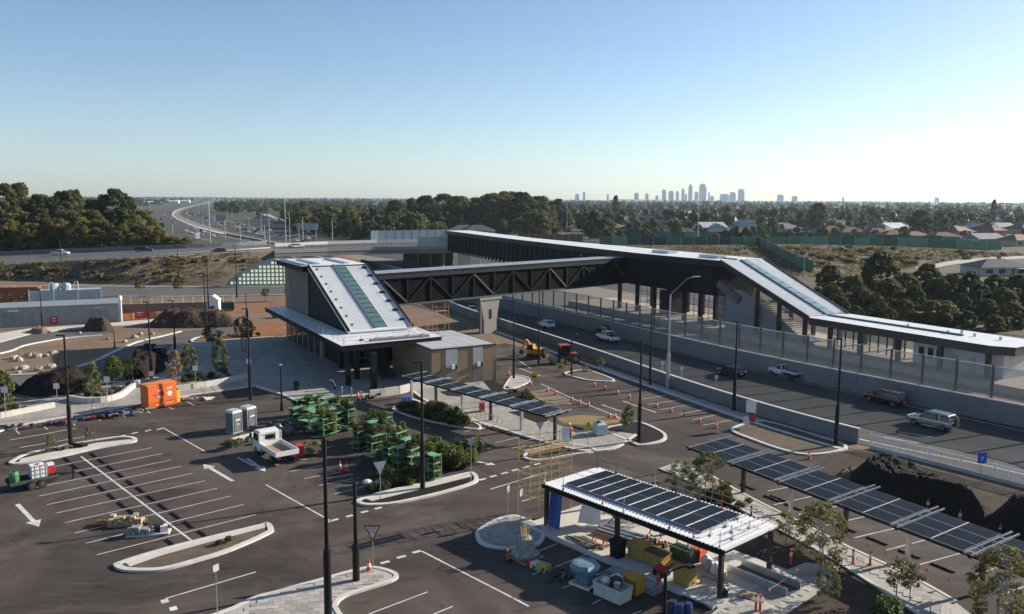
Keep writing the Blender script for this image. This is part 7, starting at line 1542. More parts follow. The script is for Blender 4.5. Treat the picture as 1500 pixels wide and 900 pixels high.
for i, (x_, y, s) in enumerate(((20, 524, 1.1), (28, 527, 1.2), (42, 520, 1.0), (54, 522, 1.25), (77, 518, 1.3), (68, 521, .8), (23, 540, .9), (35, 539, 1.2), (57, 541, 1.0), (76, 537, 1.2), (27, 546, .8), (2, 545, 1.0), (197, 494, 1.1), (183, 500, .8), (206, 489, .9), (158, 496, .6), (117, 488, .7), (222, 489, .8))):
    s *= .62; r2 = random.Random(i); o = MB().ball((0, 0, 0), (s, s * .75, s * .6), 8, 5, 0, .2, r2).build('boulder', rocks_m); o.location = G(x_, y, .15); o.rotation_euler = (0, 0, r2.uniform(0, 6)); tag(o, whereN(['tan', 'long pale', 'blocky tan'][i % 3] + ' boulder on the bare sand', *o.location), 'boulder', 'boulders on the sand')
# low planter walls
for lab, pts, h in (('pale curved planter wall below the bright sapling', [(100, 588), (128, 592), (155, 590), (176, 584), (190, 574), (203, 565)], .75), ('long pale seat wall below the saplings', [(257, 574), (300, 568), (362, 556)], .75), ('pale planter wall at the plaza frame edge', [(-20, 617), (0, 614), (50, 604), (80, 598)], .7), ('brick edged low wall behind the near dark heap end', [(100, 579), (122, 575), (140, 570)], .6)):
    t = thing('planter_wall', lab, 'wall', G(*pts[1]), 0); P = smooth([G(*p) for p in pts], 3, False)
    for p, q in zip(P, P[1:]): d_ = (q - p).normalized(); MB().wall([p + d_ * .01, q - d_ * .01], .42, .05, h).build('wall_block', pale_slab if 'brick' not in lab else M('brick_edge', (.28, .16, .12), .85), t, world=True)
# ------------------------------------------------------------ big trees, bushland, suburb
def at(px, d): return Vector(((px - 750) / F_PX * d, d, 0))
def ztop(px, py, d): return CAM_H - (py - (286.6 + (px / 1500.0) * 8.9)) * d / F_PX
tree_proto('gum_tall', 24, 7.2, 3.5, 150, 1.35, .42, 8.5, leaf_gum, 31, bark, .45, 12)
tree_proto('gum_round', 20, 7.6, 2, 150, 1.35, .42, 8.5, leaf_dark, 32, bark, .4, 12)
tree_proto('gum_olive', 15, 6.6, .5, 140, 1.15, .36, 10, leaf_olive, 33, bark, .3, 10)
tree_proto('gum_mid', 14, 6.6, .3, 140, 1.15, .36, 10, leaf_gum, 34, bark, .3, 10)
tree_proto('gum_near', 10, 5.2, .2, 150, .8, .25, 22, leaf_dark, 35, bark, .25, 12)
tree_proto('gum_near_b', 9, 5.4, .1, 150, .8, .25, 22, leaf_gum, 36, bark, .25, 12)
tree_proto('round_bush', 5.4, 6.0, -.5, 120, .95, .22, 26, leaf_olive, 37, bark, .2, 8)
W_TREE = {'gum_tall': 24, 'gum_round': 20, 'gum_olive': 15, 'gum_mid': 14, 'gum_near': 10, 'gum_near_b': 9, 'round_bush': 5.4}
def bigtree(key, px, d, py, lab, wid=1.0, rz=0):
    d += 26 if px < 400 else 0; p = at(px, d); h = ztop(px, py, d); s = h / (W_TREE[key] + 1.2); plant(key, p, lab, 'tree', None, rz, (s * wid, s * wid, s))
for i, (k, px, d, py, lab, w) in enumerate((('gum_tall', 8, 320, 268, 'tall spreading gum cut by the frame edge', 1.0), ('gum_tall', 33, 330, 267, 'tall gum with a flat top beside the frame edge', .9), ('gum_round', 62, 325, 284, 'dark gum filling the gap behind the white utility', 1.0), ('gum_round', 95, 318, 279, 'dark gum with a notched top left of the domed gum', 1.0), ('gum_tall', 112, 335, 277, 'gum with thin top twigs over the silver street light', .8), ('gum_round', 140, 330, 291, 'low dark gum left of the dome crowned gum', .9), ('gum_round', 170, 312, 276, 'dome crowned dark gum highest near the freeway bend', 1.05), ('gum_tall', 190, 315, 287, 'gum on the shoulder of the dome crowned gum', .8), ('gum_mid', 212, 305, 306, 'gum sloping down toward the freeway bend', 1.0), ('gum_round', -25, 310, 270, 'dark gum mostly outside the frame edge', 1.0),
    ('gum_olive', 15, 283, 318, 'olive understorey tree at the frame edge', 1.1), ('gum_mid', 48, 280, 325, 'dark understorey tree behind the white utility', 1.1), ('gum_olive', 85, 284, 318, 'brown olive understorey tree beside the street light', 1.1), ('gum_olive', 120, 280, 316, 'yellow olive understorey tree behind the street light', 1.15), ('gum_mid', 150, 282, 320, 'shadowy understorey tree below the dome crowned gum', 1.1), ('gum_olive', 180, 278, 326, 'olive understorey tree behind the black wagon', 1.1), ('gum_mid', 207, 280, 328, 'understorey tree right of the black wagon', 1.1), ('gum_olive', 232, 276, 336, 'low olive tree stepping down to the freeway', 1.1), ('gum_mid', 252, 276, 345, 'lower olive tree stepping down to the freeway', 1.3), ('gum_olive', 272, 274, 346, 'last low bush tree before the white box truck', 1.0), ('gum_mid', -15, 282, 320, 'understorey tree outside the frame edge', 1.1), ('gum_olive', 66, 300, 303, 'middle height gum with tan tips by the street light', 1.1), ('gum_mid', 135, 298, 306, 'middle height gum below the low dark gum', 1.1), ('gum_olive', 20, 300, 300, 'middle height gum under the flat topped gum', 1.2), ('gum_mid', 195, 296, 312, 'middle height gum above the black wagon', 1.1), ('gum_mid', 103, 292, 306, 'middle height gum in front of the notched gum', 1.1))): bigtree(k, px, d, py, lab, w, i * 1.7)
for i, (k, px, d, py, lab, w) in enumerate((('gum_near', 1290, 215, 364, 'tallest dark gum behind the platform station', 1.0), ('gum_near', 1218, 208, 384, 'dark gum above the stair roof edge', 1.0), ('gum_near_b', 1252, 200, 400, 'gum filling the gap beside the tallest dark gum', 1.0), ('gum_near_b', 1330, 205, 396, 'brownish gum right of the tallest dark gum', 1.0), ('gum_near', 1362, 215, 382, 'dark gum over the rounded olive bush', 1.1), ('gum_near_b', 1398, 208, 398, 'dark gum left of the silver post', 1.0), ('gum_near', 1425, 200, 394, 'gum beside the silver post with an open top', .9), ('gum_near_b', 1462, 195, 398, 'gum right of the silver post', 1.0), ('gum_near', 1492, 190, 398, 'dark gum at the frame edge above the platform', 1.0), ('gum_near_b', 1525, 190, 400, 'gum beyond the frame edge above the platform', 1.0), ('round_bush', 1378, 165, 436, 'big rounded olive bush behind the low roof', 1.15), ('gum_near_b', 1285, 175, 428, 'low dark bush tree under the tallest dark gum', 1.2), ('gum_near', 1235, 178, 432, 'low bush tree at the stair roof foot', 1.2), ('gum_near_b', 1330, 172, 436, 'low dark bush tree left of the rounded bush', 1.1), ('gum_near', 1450, 168, 436, 'low dark bush tree behind the platform office', 1.3), ('gum_near_b', 1490, 160, 440, 'low bush tree at the platform end by the frame edge', 1.2), ('gum_near', 1415, 178, 428, 'shadowed bush tree by the silver post foot', 1.1), ('gum_near', 1200, 190, 420, 'low dark gum peeping over the stair roof', .9), ('gum_near', 1310, 190, 412, 'dim gum in the middle of the belt', 1.1), ('gum_near_b', 1265, 188, 418, 'dim gum under the gap of the belt', 1.1), ('gum_near', 1530, 165, 436, 'low bush tree outside the frame edge by the platform', 1.2), ('gum_near_b', 1305, 196, 404, 'gum filling behind the tallest dark gum', 1.1), ('gum_near', 1345, 190, 416, 'dim gum over the rounded bush shoulder', 1.1), ('gum_near_b', 1378, 198, 404, 'gum in the saddle over the rounded bush', 1.1), ('gum_near', 1440, 185, 412, 'gum low between the silver post and the frame edge', 1.1), ('gum_near_b', 1475, 180, 418, 'low gum over the platform office end', 1.1), ('gum_near_b', 1222, 186, 414, 'gum tucked behind the stair roof edge', 1.1), ('gum_near_b', 1258, 170, 446, 'bush tree just over the low roof start', 1.2), ('gum_near', 1310, 164, 450, 'bush tree just over the low roof skylight', 1.2), ('gum_near_b', 1345, 162, 456, 'bush tree at the rounded bush foot', 1.1), ('gum_near', 1425, 160, 454, 'bush tree between rounded bush and platform office', 1.2), ('gum_near_b', 1465, 156, 460, 'bush tree over the platform office roof', 1.2))): bigtree(k, px, d, py, lab, w, i * 2.1)
for i, (k, px, d, py, lab, w) in enumerate((('gum_round', 625, 620, 286, 'tall gum above the red shrub row', 1.35), ('gum_mid', 650, 640, 283, 'forked tall gum over the black skywalk end', 1.35), ('gum_mid', 672, 600, 286, 'round gum over the black skywalk end', 1.35), ('gum_mid', 700, 660, 288, 'thin gum in the dip above the skywalk', 1.35), ('gum_mid', 722, 600, 282, 'tall gum beginning the high row over the skywalk', 1.35), ('gum_mid', 742, 620, 279, 'tallest gum of the high row over the skywalk', 1.35), ('gum_round', 765, 600, 281, 'open gum in the high row over the skywalk', 1.35), ('gum_mid', 790, 640, 286, 'lower gum closing the high row over the skywalk', 1.35), ('gum_round', 815, 700, 291, 'low round gum right of the high row', 1.35), ('gum_mid', 580, 600, 292, 'round gum left of the cypress spire', 1.0), ('gum_tall', 900, 900, 286, 'dome crowned lone tree under the city end', .6), ('gum_mid', 1345, 560, 306, 'dark spreading tree behind the red roofs', 1.1), ('gum_mid', 1375, 590, 310, 'dark conical tree behind the red roofs', .9), ('gum_mid', 1195, 700, 296, 'round hazy tree right of the motel roofs', 1.0), ('gum_tall', 1450, 800, 292, 'tall conifer-like tree near the frame edge horizon', .45), ('gum_olive', 1130, 520, 318, 'olive garden tree by the white gabled house', .8), ('gum_olive', 990, 540, 322, 'olive garden tree over the light green panel', .9), ('gum_mid', 955, 560, 318, 'dark garden tree over the green wall start', .9), ('gum_olive', 500, 560, 318, 'olive tree right of the billboard frame', 1.0), ('gum_mid', 470, 640, 304, 'dark tree above the billboard frame', 1.1), ('gum_mid', 535, 600, 310, 'dark tree midway to the cypress spire', 1.1))): bigtree(k, px, d, py, lab, w, i * 1.3)
sheet('scrub_field', gp([(840, 352), (878, 357), (1000, 359), (1106, 358), (1180, 357), (1290, 359), (1380, 362), (1477, 367), (1700, 375), (1800, 470), (1560, 500), (1300, 470), (1120, 430), (980, 395), (860, 375)]), .02, scrub)
sheet('field_path', gp([(1340, 392), (1400, 381), (1440, 377), (1500, 375), (1500, 379), (1445, 382), (1400, 387), (1350, 396)]), .03, concrete)
sb_px = [(1010, 364), (1180, 364), (1300, 366), (1400, 370), (1490, 374), (1420, 380), (1330, 392), (1200, 392), (1120, 372)]
bed(sb_px, 110, ['scrub_bush', 'scrub_bush', 'scrub_dry'], 'scrub bush on the dry field', 'bush', .5, 1.5, 0, 31, 'scrub bushes on the field')
_e = bpy.data.objects['embankment'].data.vertices; _n9 = len(_e) // 9; _r = random.Random(44)
for k in range(96):
    i = _r.randrange(int(_n9 * .28), _n9 - 6); j = _r.randrange(1, 8); p = (_e[j * _n9 + i].co.lerp(_e[(j + 1) * _n9 + i].co, _r.random())); key = _r.choice(['scrub_bush', 'scrub_dry', 'scrub_dry', 'scrub_bush', 'bush_big'])
    plant(key, p - Vector((0, 0, .15)), whereN({'scrub_bush': 'dull olive', 'scrub_dry': 'dry tan', 'bush_big': 'dark'}[key] + ' shrub on the road bank', *p), 'bush', 'shrubs on the road bank', _r.uniform(0, 6), _r.uniform(.3, .95), 'bank_shrub')
bed([(400, 470), (438, 466), (438, 440), (410, 445)], 8, ['scrub_bush', 'scrub_dry'], 'scrub bush on the red ground', 'bush', .4, .7, 0, 33)
# low growth nobody could count: one mass on the field and bank
nr = np.random.default_rng(12); tuft = [leaves([((0, 0, .25), (.5, .5, .35))], .22, 9, np.random.default_rng(70 + i)) for i in range(3)]
def cover(px_poly, n, zf, s0, s1, mat):
    P = gp(px_poly); xs = [p.x for p in P]; ys = [p.y for p in P]; out = []; k = 0
    while k < n:
        x_, y = nr.uniform(min(xs), max(xs)), nr.uniform(min(ys), max(ys))
        if not inpoly(x_, y, P) or mnoise.noise(Vector((x_ * .06, y * .06, 3))) < nr.uniform(-.5, .35): continue
        k += 1; s = nr.uniform(s0, s1); z = zf(x_, y)
        out.append(tuft[nr.integers(3)] * np.array([s * 1.5, s * 1.5, s]) + np.array([x_, y, z]))
    npmesh('undergrowth', np.concatenate(out), 4, mat, None, 'stuff')
fld = [(900, 362), (1106, 361), (1180, 360), (1290, 362), (1380, 365), (1500, 372), (1500, 376), (1400, 381), (1340, 394), (1300, 410), (1150, 410), (1000, 380)]
cover(fld, 1700, lambda x, y: 0, .6, 1.9, leaf_dry2); cover(fld, 1100, lambda x, y: 0, .6, 1.8, leaf_olive)
em = bpy.data.objects['embankment']
def ez(x, y): ok, q, _, _ = em.ray_cast(Vector((x, y, 60)), Vector((0, 0, -1))); return q.z if ok else 0
bk = [(-20, 411), (100, 413), (200, 416), (330, 418), (400, 416)]; bkp = bk + [(380, 404), (330, 396), (200, 399), (100, 400), (-20, 399)]
cover(bkp, 700, ez, .3, 1.1, leaf_dry2); cover(bkp, 500, ez, .3, 1.1, leaf_olive)
# green noise walls
GREENS = [M('wall_green_dark', (.025, .075, .04), .7), M('wall_green', (.05, .15, .075), .7), M('wall_green_light', (.12, .26, .14), .7), M('wall_green_black', (.018, .04, .03), .7), MATS['wall_green']]
def noise_wall(name, lab, pts, h, step, mats, posts=False, seed=0, tops=None):
    t = thing(name, lab, 'wall', pts[0]); r = random.Random(seed); P = resample(pts, step)
    for i, (p, q) in enumerate(zip(P, P[1:])):
        hh = h + (.35 if i % 2 else 0); d_ = (q - p).normalized(); MB().wall([p + d_ * .05, q - d_ * .05], .25, 0, hh).build('wall_panel', mats[r.randrange(len(mats))], t, world=True)
        if posts: MB().beam(p, p + Vector((0, 0, hh + .5)), .25, .25).build('post', galv, t, world=True)
    return t
noise_wall('noise_wall', 'long staggered green noise wall before the suburb roofs', [G(*p) for p in ((878, 358), (1000, 359), (1106, 358.5), (1180, 357.5), (1290, 359.5), (1380, 362.5), (1477, 367))], 4.0, 7.2, GREENS, True, 4)
noise_wall('noise_wall', 'farther green noise wall showing above the first one', [G(*p) for p in ((862, 350), (950, 350), (1060, 352), (1160, 352.5), (1260, 355), (1413, 359.5))], 4.6, 8.5, GREENS, False, 7)
noise_wall('stepped_wall', 'green stepped wall running down toward the stair roof', [G(*p) for p in ((1108, 356), (1125, 366), (1145, 379), (1167, 392), (1197, 402))], 4.1, 8.0, [GREENS[1], GREENS[0]], False, 2)
noise_wall('rusty_fence', 'rusty brown fence run above the black skywalk', [G(*p) for p in ((766, 352), (800, 353), (858, 354))], 3.6, 4.0, [M('rust', (.22, .10, .055), .85, 0, .2)], True, 3)
# houses
ROOFS = {'terracotta': (.19, .075, .048), 'dark grey': (.06, .062, .068), 'brown': (.14, .09, .065), 'pale grey': (.2, .2, .205), 'red brick': (.17, .06, .042), 'white': (.42, .42, .42)}
WALLS = {'terracotta': (.42, .33, .25), 'dark grey': (.45, .42, .37), 'brown': (.40, .30, .22), 'pale grey': (.5, .47, .42), 'red brick': (.26, .13, .09), 'white': (.6, .58, .54)}
def house_proto(kind, gable=False):
    t = bpy.data.objects.new('house', None); COL.objects.link(t); L, Wd, hw, rh = 7.5, 5.0, 2.7, 2.5
    MB().bx(-L, L, -Wd, Wd, -.3, hw).build('wall', M('house_wall_' + kind.replace(' ', '_'), WALLS[kind], .85, 0, .08, .5), t)
    e = .6; r = 0 if gable else Wd + e; mb = MB()
    v = [(-L - e, -Wd - e, hw), (L + e, -Wd - e, hw), (L + e, Wd + e, hw), (-L - e, Wd + e, hw), (-L - e + r, 0, hw + rh), (L + e - r, 0, hw + rh)]
    mb.add(v, [(0, 1, 5, 4), (2, 3, 4, 5), (1, 2, 5), (3, 0, 4), (3, 2, 1, 0)]); rf = mb.build('roof', M('house_roof_' + kind.replace(' ', '_'), ROOFS[kind], .75, 0, .15, .4), t)
    MB().bx(1.2, 2.0, .6, 1.4, hw + .8, hw + rh + .8).build('chimney', M('chimney_brick', (.24, .12, .08), .85), rf)
    for x_ in (-5, -1.2, 4.6): MB().bx(x_ - 1, x_ + 1, -Wd - .06, -Wd + .02, .8, 2.1).build('window', glassd, t)
    MB().bx(1.6, 2.6, -Wd - .06, -Wd + .02, 0, 2.1).build('door', M('house_door', (.2, .12, .08), .7), t)
    MB().bx(2.5, 7, -Wd - 2.4, -Wd - .62, hw - .35, hw - .2).build('porch_roof', offwhite, t)
    PROTO['house_' + kind] = t; t.location = (0, -900, -200)
for i, k in enumerate(ROOFS): house_proto(k, i in (3, 5))
def add_house(kind, px, py, lab, rz, sc=1.0): return plant('house_' + kind, G(px, py), lab, 'house', 'suburb houses', rz, sc)
hh = add_house('dark grey', 912, 341, 'dark grey roofed house with solar panels above the green wall', .15, (1.25, 1.2, 1.1))
for i in range(4): o = MB().bx(-6.5 + i * 1.8, -4.9 + i * 1.8, -3.8, -1.2, 0, .06).build('solar_panel', pv, hh); o.location = (1, 0, 3.62); o.rotation_euler = (0.42, 0, 0)
for k, px, py, lab, rz, s in (('white', 1040, 341, 'white gabled house below the pointed towers', .3, (1.3, 1.4, 1.5)), ('brown', 1213, 347, 'long brown motel-like house behind the green wall', .08, (1.35, 1.3, 1.4)), ('brown', 1245, 348, 'brown house joined at the end of the long one', .08, (1.1, 1.2, 1.35)), ('red brick', 1283, 350, 'red brick roofed house, first of the red row', .2, (1.1, 1.2, 1.3)), ('red brick', 1310, 352, 'red brick roofed house in the middle of the red row', .1, (1.2, 1.2, 1.2)), ('red brick', 1338, 353, 'red brick roofed house behind the palm row', .3, 1.1), ('terracotta', 1380, 355, 'terracotta roofed house at the red row end', .1, 1.15), ('pale grey', 1440, 358, 'pale roofed house with a carport near the wall end', .3, 1.2), ('terracotta', 1490, 360, 'terracotta roofed house at the frame edge', .4, 1.2), ('pale grey', 1135, 338, 'pale roofed house right of the white gabled one', .2, 1.2), ('terracotta', 930, 316, 'terracotta roofed house with a bright gable', .4, 1.7), ('dark grey', 700, 345, 'dark roofed house over the skywalk end', .3, 1.3), ('brown', 720, 338, 'brown roofed house over the skywalk', .1, 1.2), ('dark grey', 1457, 402, 'blue-grey roofed house beside the dry field', .1, (1.15, 1.1, 1.0)), ('white', 565, 326, 'white walled house seen through the trees', .2, 1.2), ('white', 542, 320, 'pale house deep among the trees', .5, 1.2)): add_house(k, px, py, lab, rz, s)
t = thing('flat_shelter', 'white flat roofed shelter behind the rusty fence', 'shelter', G(855, 345), .1); MB().bx(-9, 9, -3, 3, 3.6, 3.9).build('roof', white, t)
for s in (-8, 0, 8): MB().bx(s - .15, s + .15, -.2, .2, 0, 3.6).build('column', galv, t)
FWY = [(200, 345), (212, 303), (290, 294.5), (350, 294.5), (312, 306), (335, 320), (420, 339), (560, 359), (600, 380), (560, 420), (300, 362)]
FW2 = [(200, 350), (212, 303), (300, 294), (345, 296), (320, 318), (410, 337.5), (480, 349), (560, 359), (620, 368), (560, 420), (300, 362)]
SCR = [(760, 356), (1480, 360), (1500, 420), (1100, 420), (760, 380)]
rng = random.Random(77); hk = list(ROOFS); HP = []
def free(px, py): return not inpoly(px, py, FWY) and not inpoly(px, py, SCR)
n = 0
while n < 150:
    px, py = rng.uniform(640, 1510) if rng.random() < .82 else rng.uniform(360, 640), 300.5 + 45 * rng.random() ** 1.15
    if not free(px, py): continue
    p = G(px, py)
    if any((p - q).length < 17 for q in HP): continue
    HP.append(p); n += 1; k = rng.choice(['terracotta', 'terracotta', 'dark grey', 'brown', 'pale grey', 'red brick', 'white', 'brown'])
    plant('house_' + k, p, where(k + ' roofed house', p.x, p.y, 3), 'house', 'suburb houses', rng.choice((.1, .5, 1.67, 2.0)) + rng.uniform(-.15, .15), rng.uniform(1.2, 1.6))
# suburb trees: the near ones one by one, the rest as one far wood
SUBT = [('sub_round', 8, 4.2, .6, 40, 1.2, .62, 4.5, leaf_dark, 41), ('sub_tall', 11.5, 4.4, 1.2, 46, 1.2, .62, 4.5, leaf_gum, 42), ('sub_olive', 7, 4.2, .4, 38, 1.2, .6, 4.5, leaf_olive, 43), ('sub_gum', 10.5, 5.0, 1.8, 46, 1.15, .6, 4.5, leaf_gum, 44), ('sub_bright', 6, 3.4, .3, 34, 1.05, .55, 5, leaf_bright, 45), ('sub_cypress', 13, 2.0, .3, 22, 1.35, .9, 3.2, leaf_dark, 46), ('sub_red', 5.5, 3.6, .3, 34, 1.05, .55, 5, leaf_red, 47)]
for k in SUBT: tree_proto(*k, bark, .3, 5)
PAL = bpy.data.objects.new('palm_tree', None); COL.objects.link(PAL); MB().tube((0, 0, 0), (.2, 0, 8), .3, .2, 6).build('trunk', bark, PAL)
mb = MB()
for i in range(16):
    a_ = i * .393 * 2.4; r_ = (i % 3) * .35; d_ = Vector((math.cos(a_), math.sin(a_), 0)); s_ = Vector((-d_.y, d_.x, 0)); c0 = Vector((.2, 0, 8)); c1 = c0 + d_ * 1.6 + Vector((0, 0, 1.2 - r_)); c2 = c0 + d_ * 3.0 + Vector((0, 0, .3 - 2 * r_))
    mb.add([c0 - s_ * .1, c0 + s_ * .1, c1 + s_ * .5, c1 - s_ * .5, c2], [(0, 1, 2, 3), (3, 2, 4)])
mb.build('fronds', leaf_gum, PAL); PROTO['palm'] = PAL; PAL.location = (0, -900, -200)
desc = {'sub_round': 'round dark suburb tree', 'sub_tall': 'tall gum in the suburb', 'sub_olive': 'olive domed suburb tree', 'sub_gum': 'open crowned suburb gum', 'sub_bright': 'bright green garden tree', 'sub_cypress': 'narrow dark cypress', 'sub_red': 'reddish garden tree', 'palm': 'garden palm'}
p = G(604, 338); plant('sub_cypress', p, 'tallest narrow dark cypress above the glass bridge screen', 'tree', None, 0, (2.0, 2.0, 1.75)); p = G(785, 349); plant('gum_near_b', p, 'wide brown gum standing behind the skywalk roof', 'tree', None, 2, (2.6, 2.6, 1.85))
for i, px in enumerate((598, 612, 628, 641, 655)): plant('sub_red', G(px, 341), ['first', 'second', 'third', 'fourth', 'fifth'][i] + ' reddish shrub tree in the row above the glass bridge screen', 'tree', None, i, rng.uniform(.9, 1.2))
plant('sub_bright', G(640, 350), 'bright rounded bush tree at the black skywalk end', 'tree', None, 1, 1.5)
n = 0; TR_ = []
while n < 285:
    px = rng.uniform(640, 1515) if rng.random() < .58 else rng.uniform(335, 660); py = 303.5 + 44 * rng.random() ** 1.2
    if n < 75: px, py = rng.uniform(415, 665), rng.uniform(328, 354)
    elif n < 135: px, py = rng.uniform(860, 1510), rng.uniform(341, 355.5)
    if (not inpoly(px, py, FW2) if n < 135 else free(px, py)) is False or (n >= 135 and px > 1000 and py > 345): continue
    p = G(px, py)
    if any((p - q).length < (6 if n < 135 else 8.5) for q in HP) or any((p - q).length < 6 for q in TR_): continue
    TR_.append(p); n += 1; k = rng.choices([s[0] for s in SUBT] + ['palm'], [5, 3, 4, 4, 1.5, .7, .35, .6 if px > 1000 else .1])[0]
    s = rng.uniform(.75, 1.35) * (1.25 if px < 900 else .62 if py > 341 else 1.0); plant(k, p, where(desc[k], p.x, p.y, 6), 'tree', 'suburb trees', rng.uniform(0, 6), (s * 1.1, s * 1.1, s * rng.uniform(.85, 1.1)))
# the far wood: nobody could count it
nrng = np.random.default_rng(9); base = [leaves(crown_clumps(np.random.default_rng(50 + i), h, w, b_, 12, 2.2), 1.9, .5, np.random.default_rng(60 + i)) for i, (h, w, b_) in enumerate(((10, 4.5, 1), (13, 4.5, 2), (8, 5, .5), (12, 6, 2)))]
parts = []; cnt = 0
while cnt < 4600:
    px = nrng.uniform(-60, 1560); py = (286.6 + px / 1500 * 8.9) + 2.6 + 42 * nrng.random() ** 1.9
    if px < 215 and py > 303: continue
    if px < 420 and py > 312: continue
    if px > 900 and py > 304 and nrng.random() < .55: continue
    if px <= 900 and py > 306 and nrng.random() < .25: continue
    if not free(px, py): continue
    p = G(px, py)
    if p.y > 6600 or any((p - q).length < 9 for q in HP): continue
    m_ = base[nrng.integers(4)]; a_ = nrng.uniform(0, 6.28); s = nrng.uniform(.45, 1.1) * (1 + min(1.0, p.y / 6000) * .5); Q = np.array([[math.cos(a_), -math.sin(a_), 0], [math.sin(a_), math.cos(a_), 0], [0, 0, 1]]) * s
    parts.append(m_ @ Q.T + np.array([p.x, p.y, 0])); cnt += 1
npmesh('far_woods', np.concatenate(parts), 4, leaf_far, None, 'stuff')
# gum woods to the sides of the frame on the ground beyond the overpass
# ------------------------------------------------------------ city, gantries, traffic
cityg = M('city_facade', (.11, .15, .21), .5, 0, .15, .05); cityp = M('city_glass', (.10, .13, .17), .3, .2, .1, .05)
CD = 8300.0
for i, (x_, y, w, lab) in enumerate(((375, 178, 25, 'squat tower, left of the first lone pair by the city'), (415, 165, 15, 'slim tower, right of the first lone pair by the city'), (553, 178, 12, 'small lone tower midway to the city'), (720, 172, 28, 'stepped tower at the start of the city'), (780, 176, 18, 'low block left of the city core'), (838, 187, 16, 'lowest block left of the city core'), (879, 153, 22, 'first tall block of the city core'), (920, 160, 26, 'wide pale block of the city core'), (957, 163, 18, 'square block before the twin slabs'), (989, 147, 18, 'tall slab left of the pointed tower'), (1006, 178, 14, 'short block touching the pointed tower'), (1031, 125, 22, 'pointed second tallest city tower'), (1067, 165, 20, 'low block between the two tallest towers'), (1103, 122, 38, 'tallest city tower with mast'), (1140, 168, 10, 'thin tower hugging the tallest one'), (1158, 190, 22, 'low podium right of the tallest tower'), (1230, 178, 45, 'wide low slab right of the city core'), (1277, 168, 36, 'grey slab beside the broad end tower'), (1327, 150, 38, 'broad tower closing the skyline'), (1555, 182, 38, 'lone wide block right of the skyline'), (1638, 190, 28, 'second lone block right of the skyline'), (1920, 195, 10, 'tiny lone tower over the suburb horizon'), (2465, 198, 22, 'lone far block near the blank horizon'))):
    px, py = 750 + x_ / 4, 240 + y / 4; ww = w / 4 * CD / F_PX; h = ztop(px, py, CD); p = at(px, CD); t = thing('city_tower', lab, 'skyscraper', p, rng.uniform(-.3, .3)); k = 1.0 if i != 11 else .5
    mb = MB(); mb.bx(-ww * .46, ww * .46, -ww * .4, ww * .4, -5, h * .86); mb.build('shaft', [cityg, cityp][i % 2], t)
    if i == 11: MB().loft([[(-ww * .46 * s, -ww * .4, z), (ww * .46 * s, -ww * .4, z), (ww * .46 * s, ww * .4, z), (-ww * .46 * s, ww * .4, z)] for s, z in ((1, h * .86), (.55, h * .97), (.1, h * 1.03))]).build('spire', cityp, t)
    else: MB().bx(-ww * .4, ww * .3, -ww * .33, ww * .33, h * .86, h).build('crown', cityg, t)
    if i == 13: MB().bx(-ww * .05, ww * .02, -2, 2, h, h * 1.12).build('mast', cityg, t)
    for f in range(3): MB().bx(-ww * .465, ww * .465, -ww * .41, ww * .41, h * (.2 + f * .22), h * (.2 + f * .22) + 4).build('facade_band', cityp if i % 2 == 0 else cityg, t)
def gantry(lab, x0, x1, y0, y1, base_y, m_, name='sign_gantry'):
    p = G((x0 + x1) / 2, base_y); d = p.y; k = d / F_PX; t = thing(name, lab, 'sign', p, 0); w = (x1 - x0) * k / 2; z1 = ztop((x0 + x1) / 2, y0, d); z0 = ztop((x0 + x1) / 2, y1, d)
    MB().bx(-w, w, -.2, .1, z0, z1).build('board', m_, t)
    for s in (-.8, .8): MB().tube((w * s, .3, 0), (w * s, .3, z1), .25).build('post', galv, t)
    MB().bx(-w, w, .15, .4, z0 - .6, z0 - .1).build('walkway', galv, t)
    return t
gantry('large grey sign gantry over the far freeway', 317, 332, 314.5, 323.5, 330, M('gantry_grey', (.26, .28, .31), .6)); gantry('pale billboard frame beside the lamp masts', 435, 466, 327, 335, 350, M('board_pale', (.36, .38, .38), .6)); gantry('green direction sign above the near freeway lanes', 229, 242, 326.5, 333.5, 341, M('sign_green', (.02, .13, .06), .5)); 
def mini_car(m_):
    t = bpy.data.objects.new('car', None); 
    mb = MB(); mb.loft([sect(x_, .9 * k, a_, b_) for x_, k, a_, b_ in ((-2.2, .85, .4, .9), (-2, .97, .25, 1.0), (1.2, 1, .25, .95), (2.0, .95, .25, .82), (2.2, .8, .4, .6))], 0); R = lambda xa, xb, w, z: [(xa, -w, z), (xb, -w, z), (xb, w, z), (xa, w, z)]
    mb.loft([R(-2.0, 1.0, .82, .95), R(-1.4, .2, .68, 1.42)], 1); mb.loft([R(-1.42, .22, .69, 1.41), R(-1.3, .1, .62, 1.5)], 0)
    for x_ in (-1.3, 1.3):
        for s in (-.8, .8): mb.tube((x_, s - .1, .32), (x_, s + .1, .32), .32, n=10, m=2)
    return mb.build('car', [m_, glassd, rubber])
minis = {'white': mini_car(whitep), 'silver': mini_car(silver), 'dark': mini_car(darkcar), 'red': mini_car(maroon), 'blue': mini_car(M('blue_car_paint', (.03, .08, .2), .3, .2))}
used_m = set(); re_ = smooth([G(*p) for p in rail_e], 5, False); ri = smooth([G(*p) for p in right_e], 5, False); ne_ = smooth([G(*p) for p in near_e], 5, False); fa_ = smooth([G(*p) for p in far_e], 5, False)
n = 0; placed = []; tries = 0
